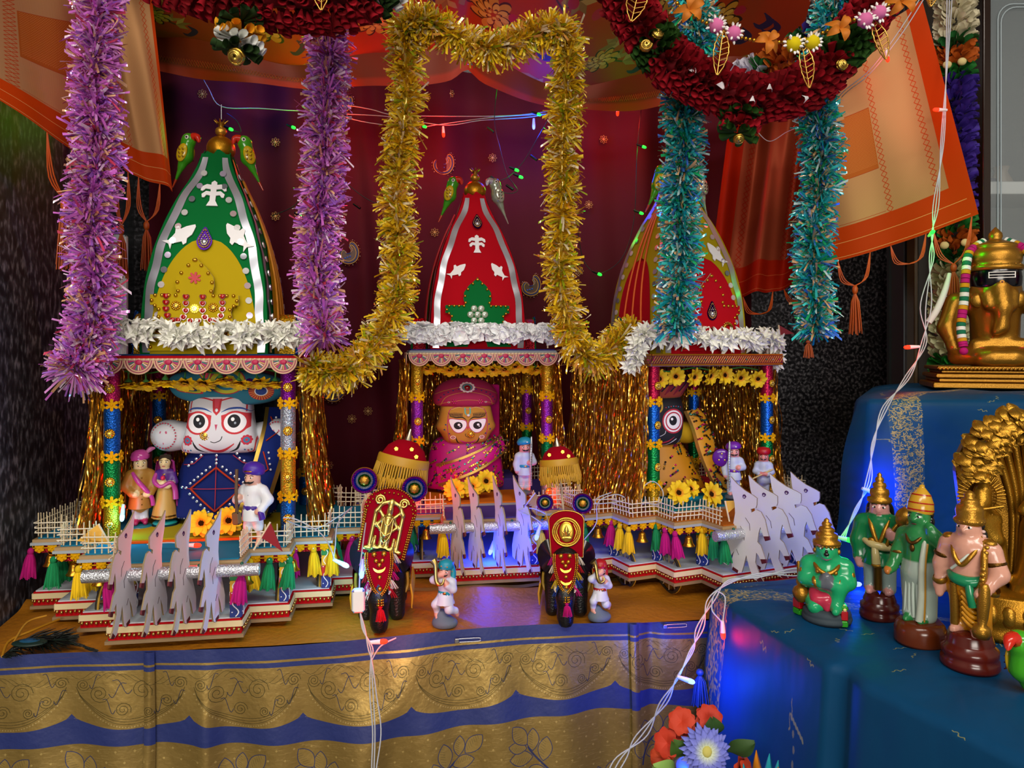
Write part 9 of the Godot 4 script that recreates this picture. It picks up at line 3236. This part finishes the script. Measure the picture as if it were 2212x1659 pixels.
func trinkets() -> void:
	var y := T + 0.06
	for e in [[1725, 1326, "left", 0.3], [1822, 1352, "right", -0.2]]:
		var o := thing("toy_spool", "small green and red wooden toy spool %s of the kneeling figurine's base" % e[2], "toy", on(e[0], e[1], y) , e[3], "toy spools by the kneeling figurine")
		for i in 3:
			var m := MB.new()
			box(m, Vector3(0, [0.0035, 0.0125, 0.0205][i], 0), Vector3(0.0075, [0.007, 0.011, 0.005][i], 0.012), hx(["2a8a1c", "a0101a", "2a8a1c"][i]), Basis(), 0.0012)
			part(o, "wooden_block", m, M.gloss)
		dots(o, "yellow_dot", M.gloss, "0,19,6.2 1.8,1.8,0.8 d8c87c; 0,23,2 2,0.8,2 d8c87c")
	parrot("large painted wooden parrot with red beak at the right edge below the peach figurine", on(2196, 1500, y) + Vector3(0.004, 0.004, 0), -1.15, 0.80)
	var o := thing("peacock_feather", "dark peacock feather lying at the left end of the ochre cloth", "feather")
	var q := on(105, 1385, T + 0.012)
	var tip := on(5, 1418, T + 0.012)
	var end := on(208, 1408, T + 0.010)
	wire(o, "quill", M.wood, "0,0,0 1,0,0", 0.1, "b8862c", 2)
	o.get_child(0).free()
	var m := MB.new()
	tube(m, spline([on(128, 1338, T + 0.014), on(70, 1362, T + 0.016), on(20, 1385, T + 0.014), tip], 14), 0.0016, 6, hx("b07a1c"))
	tube(m, spline([on(100, 1330, T + 0.02), on(58, 1345, T + 0.02), on(28, 1390, T + 0.016)], 10), 0.0013, 6, hx("c08a2c"))
	part(o, "quill", m, M.paint)
	m = MB.new()
	var r := RandomNumberGenerator.new()
	r.seed = 2
	var sp := spline([tip, on(50, 1385, T + 0.014), q, on(150, 1388, T + 0.012), end], 60)
	for i in 380:
		var k := r.randi_range(0, 57)
		var w := (0.030 * sin(PI * minf(1, k / 44.0)) + 0.003)
		var d := Vector3(r.randf_range(0.2, 1.0), r.randf_range(-0.15, 0.2), r.randf_range(-0.9, 0.9)).normalized()
		tube(m, [sp[k], sp[k] + d * w * 0.6, sp[k] + d * w + Vector3(0.004, -0.001, 0)], [0.0010, 0.0008, 0.0002], 4, [hx("0d1410"), hx("14201a"), hx("1c1a10")][r.randi() % 3], false)
	tag(part(o, "barbs", m, M.silk), "", "", "", "stuff")
	m = MB.new()
	for e in [[0.020, "0f2a22", 0.0], [0.013, "1c4a6a", 0.001], [0.008, "123a5a", 0.002]]:
		ball(m, on(64, 1388, T + 0.018) + Vector3(0, e[2], 0), Vector3(e[0], 0.003, e[0] * 0.6), hx(e[1]), 14)
	part(o, "feather_eye", m, M.silk)
	var fp := at(1512, 1655, 0.76)
	var st := thing("flower_stand", "slim wooden pedestal under the flower pot before the satin stand", "stand", Vector3(fp.x, 0, fp.z))
	turned(st, "pedestal", M.wood, "0,0 60,0 60,15 20,40 16,300 20,%d 70,%d 70,%d 0,%d" % [fp.y * 1000 - 120, fp.y * 1000 - 90, fp.y * 1000 - 75, fp.y * 1000 - 75], "5a3a22")
	o = thing("flower_pot", "green leafy pot of orange silk flowers round one blue daisy", "flowers", Vector3(fp.x, fp.y - 0.075, fp.z))
	turned(o, "pot", M.gloss, "0,0 22,0 30,20 34,55 28,72 24,74 0,70", "6a8a4a")
	for e in [[-62, -50, 0.032, "b8300f"], [-36, -92, 0.030, "b8340f"], [14, -98, 0.030, "b02c0f"], [76, 6, 0.030, "b0340f"], [62, 40, 0.028, "a8300f"], [-74, -20, 0.026, "b03a10"]]:
		var c := at(1512 + e[0], 1655 + e[1], 0.745) - o.position
		m = MB.new()
		var fn := Vector3(e[0] * 0.012, -e[1] * 0.006 + 0.2, 0.9).normalized()
		var bs := frame(fn, Vector3(0.3, 1, 0))
		for ring in 2:
			for i in 7:
				var a := TAU * (i + ring * 0.5) / 7
				sheet(m, 4, 5, func(s: float, t: float) -> Vector3:
					var x := s * 2 - 1
					return c + bs * (Basis(Vector3.UP, a) * Vector3(x * 0.0068 * sin(PI * clampf(t * 0.85 + 0.1, 0, 1)), 0.004 + 0.005 * ring + 0.006 * sin(t * 2.0) - 0.004 * t, t * e[2] * 0.46)), hx(e[3]))
		part(o, "orange_flower", m, M.petal)
	var c := at(1522, 1620, 0.722) - o.position
	m = MB.new()
	var bs := frame(Vector3(0.05, 0.3, 0.95).normalized(), Vector3(0.3, 1, 0))
	for ring in 3:
		for i in 15:
			var a := TAU * (i + ring * 0.37) / 15
			var from := m.v.size()
			sheet(m, 3, 8, func(s: float, t: float) -> Vector3:
				var x := s * 2 - 1
				return c + bs * (Basis(Vector3.UP, a) * Vector3(x * 0.0042 * sin(PI * clampf(t * 0.86 + 0.1, 0, 1)), 0.003 * ring + 0.003 * sin(t * 3) + 0.001 * x * x, t * (0.0255 - 0.003 * ring))), hx("7478c8"))
			for j in range(from, m.v.size()):
				m.c[j] = hx("c8d4a8").lerp(hx("6a70c4"), clampf(m.uv[j].y * 2.0 - 0.3, 0, 1))
	part(o, "blue_daisy", m, M.petal)
	m = MB.new()
	ball(m, c + bs * Vector3(0, 0.008, 0), Vector3(0.0055, 0.003, 0.005), hx("b8b060"), 9, bs)
	part(o, "daisy_heart", m, M.felt)
	for e in [[-30, -20, 0.6, "3a5a1c"], [30, -60, 0.2, "2a4a1c"], [-52, 10, 1.1, "7aa04a"], [-20, 24, 1.6, "8aac5a"], [40, 50, -0.6, "4a6a2c"], [60, -30, -0.9, "2c4a1c"], [-80, 50, 1.4, "9ab88a"]]:
		m = MB.new()
		var p := at(1512 + e[0], 1655 + e[1], 0.738) - o.position
		var lb := Basis(Vector3.BACK, e[2]) * Basis(Vector3.RIGHT, 0.5)
		sheet(m, 6, 8, func(s: float, t: float) -> Vector3: return p + lb * Vector3((s * 2 - 1) * 0.011 * sin(PI * clampf(t * 0.93 + 0.04, 0, 1)), t * 0.032, 0.004 * sin(t * 3) - 0.003 * absf(s * 2 - 1)), hx(e[3]))
		part(o, "leaf", m, M.petal)
	var gm := StandardMaterial3D.new()
	var cp := at(1640, 1668, 0.74)
	o = thing("crystal_lotus", "amber and teal crystal lotus with pointed petals at the bottom edge", "ornament", cp - Vector3(0, 0.04, 0))
	for i in 9:
		m = MB.new()
		var a := TAU * i / 9
		var d := Vector3(cos(a), 0, sin(a))
		tube(m, [d * 0.004, d * 0.012 + Vector3(0, 0.02, 0), d * 0.017 + Vector3(0, 0.035, 0), d * 0.019 + Vector3(0, 0.052, 0)], [0.003, 0.006, 0.005, 0.0004], 5, hx("c87a1c") if i % 2 else hx("2a9aa8"))
		part(o, "crystal_petal", m, M.gem)
	turned(o, "crystal_base", M.gem, "0,-60 30,-60 30,-50 8,-30 10,-4 0,2", "b86a1c")
	st = thing("ornament_stand", "slim wooden pedestal under the crystal lotus", "stand", Vector3(cp.x, 0, cp.z))
	turned(st, "pedestal", M.wood, "0,0 40,0 40,15 12,40 12,%d 34,%d 34,%d 0,%d" % [cp.y * 1000 - 130, cp.y * 1000 - 112, cp.y * 1000 - 101, cp.y * 1000 - 101], "5a3a22")

# ---------- strings of coloured lights ----------

func bulb(o: Node3D, p: Vector3, dir: Vector3, col: Color, e: float, white := true, glow := 2.4) -> void:
	dir = dir.normalized()
	var m := MB.new()
	tube(m, [p - dir * 0.016, p - dir * 0.005, p - dir * 0.002], [0.0020, 0.0028, 0.0030], 8, hx("d8dce0") if white else hx("0a0c0e"))
	var so := part(o, "bulb_socket", m, M.plastic)
	m = MB.new()
	var b := frame(dir, Vector3(0.2, 0.4, 1))
	lathe(m, [Vector2(0.0027, -0.003), Vector2(0.0031, 0.001), Vector2(0.0026, 0.0045), Vector2(0.0012, 0.0062), Vector2(0, 0.0066)], 12, Color.WHITE, Transform3D(b, p))
	var gm := StandardMaterial3D.new()
	gm.albedo_color = col.lerp(Color.WHITE, 0.15)
	gm.emission_enabled = true
	gm.emission = Color(1, 0.16, 0.03) if col.r > 0.9 else col.lerp(Color.WHITE, 0.12 if col.g > 0.9 else 0.5)
	gm.emission_energy_multiplier = glow
	part(so, "led_bulb", m, gm)
	if e > 0.0:
		var l := OmniLight3D.new()
		l.name = "bulb_light"
		l.light_color = col
		l.light_energy = e
		l.light_size = 0.002
		l.omni_range = 3.0
		l.omni_attenuation = 2.0
		l.shadow_enabled = true
		l.position = p + dir * 0.002
		o.add_child(l, true)

func strand(o: Node3D, pts: Array, hex: String, n: int, r := 0.00085) -> void:
	var m := MB.new()
	tube(m, spline(pts.map(func(q): return at(q[0], q[1], q[2])), n), r, 6, hx(hex))
	part(o, "wire", m, M.plastic)

func lights_strings() -> void:
	var RED := Color(1, 0.05, 0.02)
	var BLU := Color(0.03, 0.18, 1)
	var GRN := Color(0.02, 1, 0.12)
	var CYA := Color(0.3, 0.85, 1)
	var W := "b4b8c0"
	var o := thing("string_lights", "white wire string lights along the maroon backdrop above the towers", "lights")
	strand(o, [[428, 150, 1.44], [450, 190, 1.44], [478, 230, 1.44], [560, 234, 1.44], [660, 239, 1.46], [740, 228, 1.47], [800, 236, 1.47], [850, 248, 1.48], [960, 251, 1.50], [1100, 250, 1.51], [1190, 240, 1.51]], W, 50)
	strand(o, [[600, 168, 1.45], [660, 195, 1.45], [740, 250, 1.47], [830, 270, 1.48], [905, 274, 1.49], [955, 268, 1.50], [1060, 254, 1.50], [1180, 246, 1.51]], W, 40, 0.0008)
	strand(o, [[735, 246, 1.47], [840, 252, 1.48], [958, 270, 1.49], [1040, 260, 1.50], [1150, 252, 1.51], [1220, 236, 1.51]], W, 40, 0.0008)
	bulb(o, at(738, 250, 1.46), Vector3(0, -1, 0.1), RED, 0.016, true)
	bulb(o, at(958, 290, 1.49), Vector3(0.05, -1, 0), RED, 0.02, true)
	bulb(o, at(1153, 273, 1.50), Vector3(0, -1, 0), BLU, 0.026)
	bulb(o, at(517, 152, 1.45), Vector3(0, -1, 0.1), BLU, 0.013)
	bulb(o, at(1334, 244, 1.53), Vector3(0, -1, -0.1), RED, 0.03)
	var m := MB.new()
	rod(m, at(478, 226, 1.435), at(478, 258, 1.435), 0.0009, hx("c8ccd2"), 6)
	part(o, "hook_pin", m, M.gold)
	o = thing("string_lights", "black wire green lights looping over the maroon backdrop", "lights")
	strand(o, [[1075, 175, 1.50], [1068, 260, 1.50], [1080, 320, 1.50], [1095, 375, 1.50], [1110, 398, 1.49], [1118, 412, 1.49], [1100, 418, 1.49], [1076, 410, 1.49], [1078, 392, 1.49], [1098, 382, 1.49], [1130, 350, 1.50], [1160, 300, 1.50], [1182, 262, 1.50]], "0a0d10", 60)
	strand(o, [[1386, 225, 1.54], [1376, 330, 1.54], [1370, 470, 1.54], [1345, 555, 1.54], [1296, 590, 1.53], [1262, 565, 1.53], [1248, 500, 1.52]], "0a0d10", 44)
	strand(o, [[672, 300, 1.46], [668, 380, 1.46], [640, 440, 1.46], [588, 466, 1.46]], "0a0d10", 24)
	strand(o, [[748, 395, 1.47], [778, 420, 1.47], [810, 438, 1.47], [850, 446, 1.48]], "0a0d10", 20)
	strand(o, [[490, 245, 1.43], [512, 262, 1.43], [520, 285, 1.43], [498, 280, 1.42]], "0a0d10", 16)
	for b in [[498, 279, 1.40, 1], [633, 275, 1.45, 1], [650, 466, 1.45, 0], [1090, 191, 1.49, 1], [1163, 247, 1.49, 0], [916, 273, 1.48, 0], [1247, 270, 1.50, 0], [1115, 367, 1.49, 0], [1124, 382, 1.48, 1], [1390, 317, 1.53, 1], [1384, 460, 1.53, 0], [1294, 592, 1.52, 1], [1439, 364, 1.50, 0]]:
		bulb(o, at(b[0], b[1], b[2]), Vector3(0.8, -0.4, 0.3), GRN, 0.0045 * b[3], false, 2.2)
	for b in [[1052, 276], [1094, 400], [1146, 336], [1060, 382], [764, 440]]:
		m = MB.new()
		rod(m, at(b[0], b[1], 1.49), at(b[0] + 14, b[1] + 10, 1.485), 0.0026, hx("0a0c0e"), 8)
		part(o, "unlit_bulb", m, M.plastic)
	o = thing("string_lights", "white wire lights hanging down past the orange sari and cabinet to the satin steps", "lights")
	for k in 3:
		var x := k * 6.0 - 6
		strand(o, [[2052 + x, -30, 1.16], [2046 + x * 0.4, 120, 1.15], [2036 - x * 0.6, 300, 1.14], [2022 + x, 440, 1.13], [2014 - x * 0.3, 505, 1.12], [2012 + x * 0.8, 560, 1.12], [2000 - x * 2.0, 660, 1.10], [1996 + x * 0.9, 740, 1.08], [1960 - x, 815, 1.02], [1912 + x, 880, 0.965], [1886 - x * 0.5, 960, 0.95], [1876 + x, 1040, 0.94], [1850 - x * 0.6, 1100, 0.93], [1818 + x, 1166, 0.92]], W, 90)
	bulb(o, at(2024, 237, 1.13), Vector3(-1, 0, 0.1), RED, 0.0012)
	bulb(o, at(2014, 502, 1.11), Vector3(-0.2, 0.2, 1), GRN, 0.004, true, 2.4)
	bulb(o, at(1962, 750, 1.07), Vector3(-1, -0.05, 0), RED, 0.003)
	bulb(o, at(1888, 1064, 0.93), Vector3(1, -0.35, 0), BLU, 0.02, true)
	bulb(o, at(1832, 1166, 0.90), Vector3(1, -0.2, 0.2), GRN, 0.0015)
	bulb(o, on(1850, 1262, T + 0.068), Vector3(1, 0, 0), BLU, 0.006)
	o = thing("string_lights", "white wire lights slanting from the cabinet top behind the bead chain", "lights")
	for k in 2:
		strand(o, [[1998 + k * 8, -20, 1.14], [1940 + k * 10, 70, 1.15], [1880, 150 + k * 8, 1.17], [1820 + k * 8, 200, 1.22], [1794, 240, 1.30]], W, 30)
	strand(o, [[1625, 270, 1.42], [1660, 305, 1.42], [1700, 285, 1.40], [1740, 268, 1.36], [1790, 240, 1.32]], W, 30, 0.0008)
	bulb(o, at(1917, 126, 1.14), Vector3(0.1, -1, 0.1), RED, 0.0016)
	bulb(o, at(1742, 300, 1.36), Vector3(0.2, -1, 0), RED, 0.002)
	o = thing("string_lights", "white wire lights crossing the satin stand's corner and falling in front", "lights")
	var zs := [0.0, 4.0, -4.0]
	for k in 3:
		var x: float = zs[k]
		strand(o, [[1778, 1238 + x * 2, 0.915], [1720, 1236 - x * 2, 0.915], [1640, 1243 + x, 0.915], [1572, 1258 - x, 0.905], [1536 + x * 2, 1296, 0.895], [1512 - x * 2, 1356, 0.885], [1494 + x, 1405, 0.88], [1462 - x * 0.5, 1466, 0.87], [1432 + x * 2, 1520, 0.865], [1385 - x * 3, 1590, 0.86], [1340 + x * 3, 1640, 0.855], [1310 + x, 1700, 0.85]], W, 70)
	strand(o, [[1540, 1290, 0.89], [1538, 1318, 0.88], [1556, 1340, 0.875], [1560, 1352, 0.874]], W, 16)
	strand(o, [[1548, 1276, 0.89], [1566, 1290, 0.882], [1563, 1330, 0.876], [1560, 1352, 0.874]], W, 16)
	bulb(o, at(1562, 1370, 0.872), Vector3(0.05, -1, 0), RED, 0.004)
	bulb(o, at(1490, 1471, 0.865), Vector3(1, -0.35, 0.0), BLU.lerp(CYA, 0.15), 0.015, true)
	o = thing("string_lights", "white wire lights with a small control box hanging before the larger elephant", "lights")
	for k in 3:
		var x := k * 5.0 - 5
		strand(o, [[778, 1322, 0.86], [786 + x * 0.5, 1360, 0.858], [800 - x, 1400, 0.856], [802 + x * 0.3, 1430, 0.855], [806 + x * 1.4, 1500, 0.853], [810 + x * (2.6 if k == 2 else 1.0), 1580, 0.852], [808 + x, 1660, 0.85], [806, 1720, 0.85]], W, 44)
	strand(o, [[802, 1428, 0.856], [822, 1396, 0.857], [856, 1378, 0.858]], W, 12)
	strand(o, [[776, 1272, 0.862], [778, 1230, 0.864], [782, 1190, 0.868], [790, 1130, 0.93]], W, 12, 0.0009)
	var bx := MB.new()
	box(bx, at(774, 1297, 0.86), Vector3(0.0155, 0.028, 0.010), hx("e8e6e4"), Basis(Vector3.UP, 0.2), 0.003)
	part(o, "control_box", bx, M.plastic)
	bulb(o, at(826, 1386, 0.857), Vector3(1, 0.1, 0.1), RED, 0.004)
	bulb(o, at(781, 1238, 0.865), Vector3(0, -1, 0.2), BLU.lerp(CYA, 0.3), 0.003)
	o = thing("string_lights", "white wire lights tangled over the fences and decks of the chariots", "lights")
	strand(o, [[612, 1118, 0.96], [640, 1122, 0.97], [690, 1150, 0.96], [712, 1180, 0.94], [722, 1208, 0.93]], W, 24)
	strand(o, [[620, 1125, 0.97], [680, 1142, 1.0], [740, 1110, 1.02], [760, 1096, 1.04], [730, 1130, 0.98], [724, 1180, 0.95], [720, 1206, 0.93]], W, 34)
	bulb(o, at(744, 1220, 0.93), Vector3(1, -0.4, 0.2), CYA, 0.006)
	strand(o, [[318, 1176, 0.93], [370, 1172, 0.93], [410, 1178, 0.925]], W, 12)
	bulb(o, at(424, 1178, 0.925), Vector3(1, 0, 0.05), RED, 0.003)
	bulb(o, at(264, 1116, 0.97), Vector3(0, -1, 0.2), CYA, 0.0025)
	bulb(o, at(262, 1098, 1.0), Vector3(0.5, 0.3, 0), RED, 0.0012)
	bulb(o, at(905, 1076, 1.14), Vector3(0.3, 1, 0.3), RED, 0.006)
	bulb(o, at(1198, 1076, 1.2), Vector3(-1, 0, 0.3), RED, 0.003)
	strand(o, [[1180, 1110, 1.08], [1150, 1098, 1.08], [1120, 1102, 1.08], [1150, 1116, 1.06], [1178, 1136, 1.06]], W, 24)
	bulb(o, at(1160, 1158, 1.06), Vector3(-0.3, -1, 0), BLU, 0.014)
	bulb(o, at(1060, 1190, 1.12), Vector3(-0.3, -1, 0), BLU, 0.010)
	strand(o, [[1262, 1166, 1.08], [1288, 1130, 1.08], [1292, 1085, 1.08], [1330, 1068, 1.10], [1350, 1080, 1.1], [1292, 1088, 1.07], [1290, 1076, 1.08], [1320, 1064, 1.1]], W, 40)
	strand(o, [[1378, 1085, 1.1], [1390, 1052, 1.1], [1412, 1040, 1.1], [1432, 1062, 1.1], [1424, 1088, 1.09], [1390, 1086, 1.09]], W, 30)
	bulb(o, at(1405, 1078, 1.115), Vector3(0.4, 0.3, 0.2), BLU, 0.012, true, 2.2)
	bulb(o, at(1562, 1090, 1.17), Vector3(0.4, -0.3, 0.2), RED, 0.008)
	bulb(o, at(1475, 1078, 1.2), Vector3(0.4, 0.3, 0.2), CYA, 0.004)
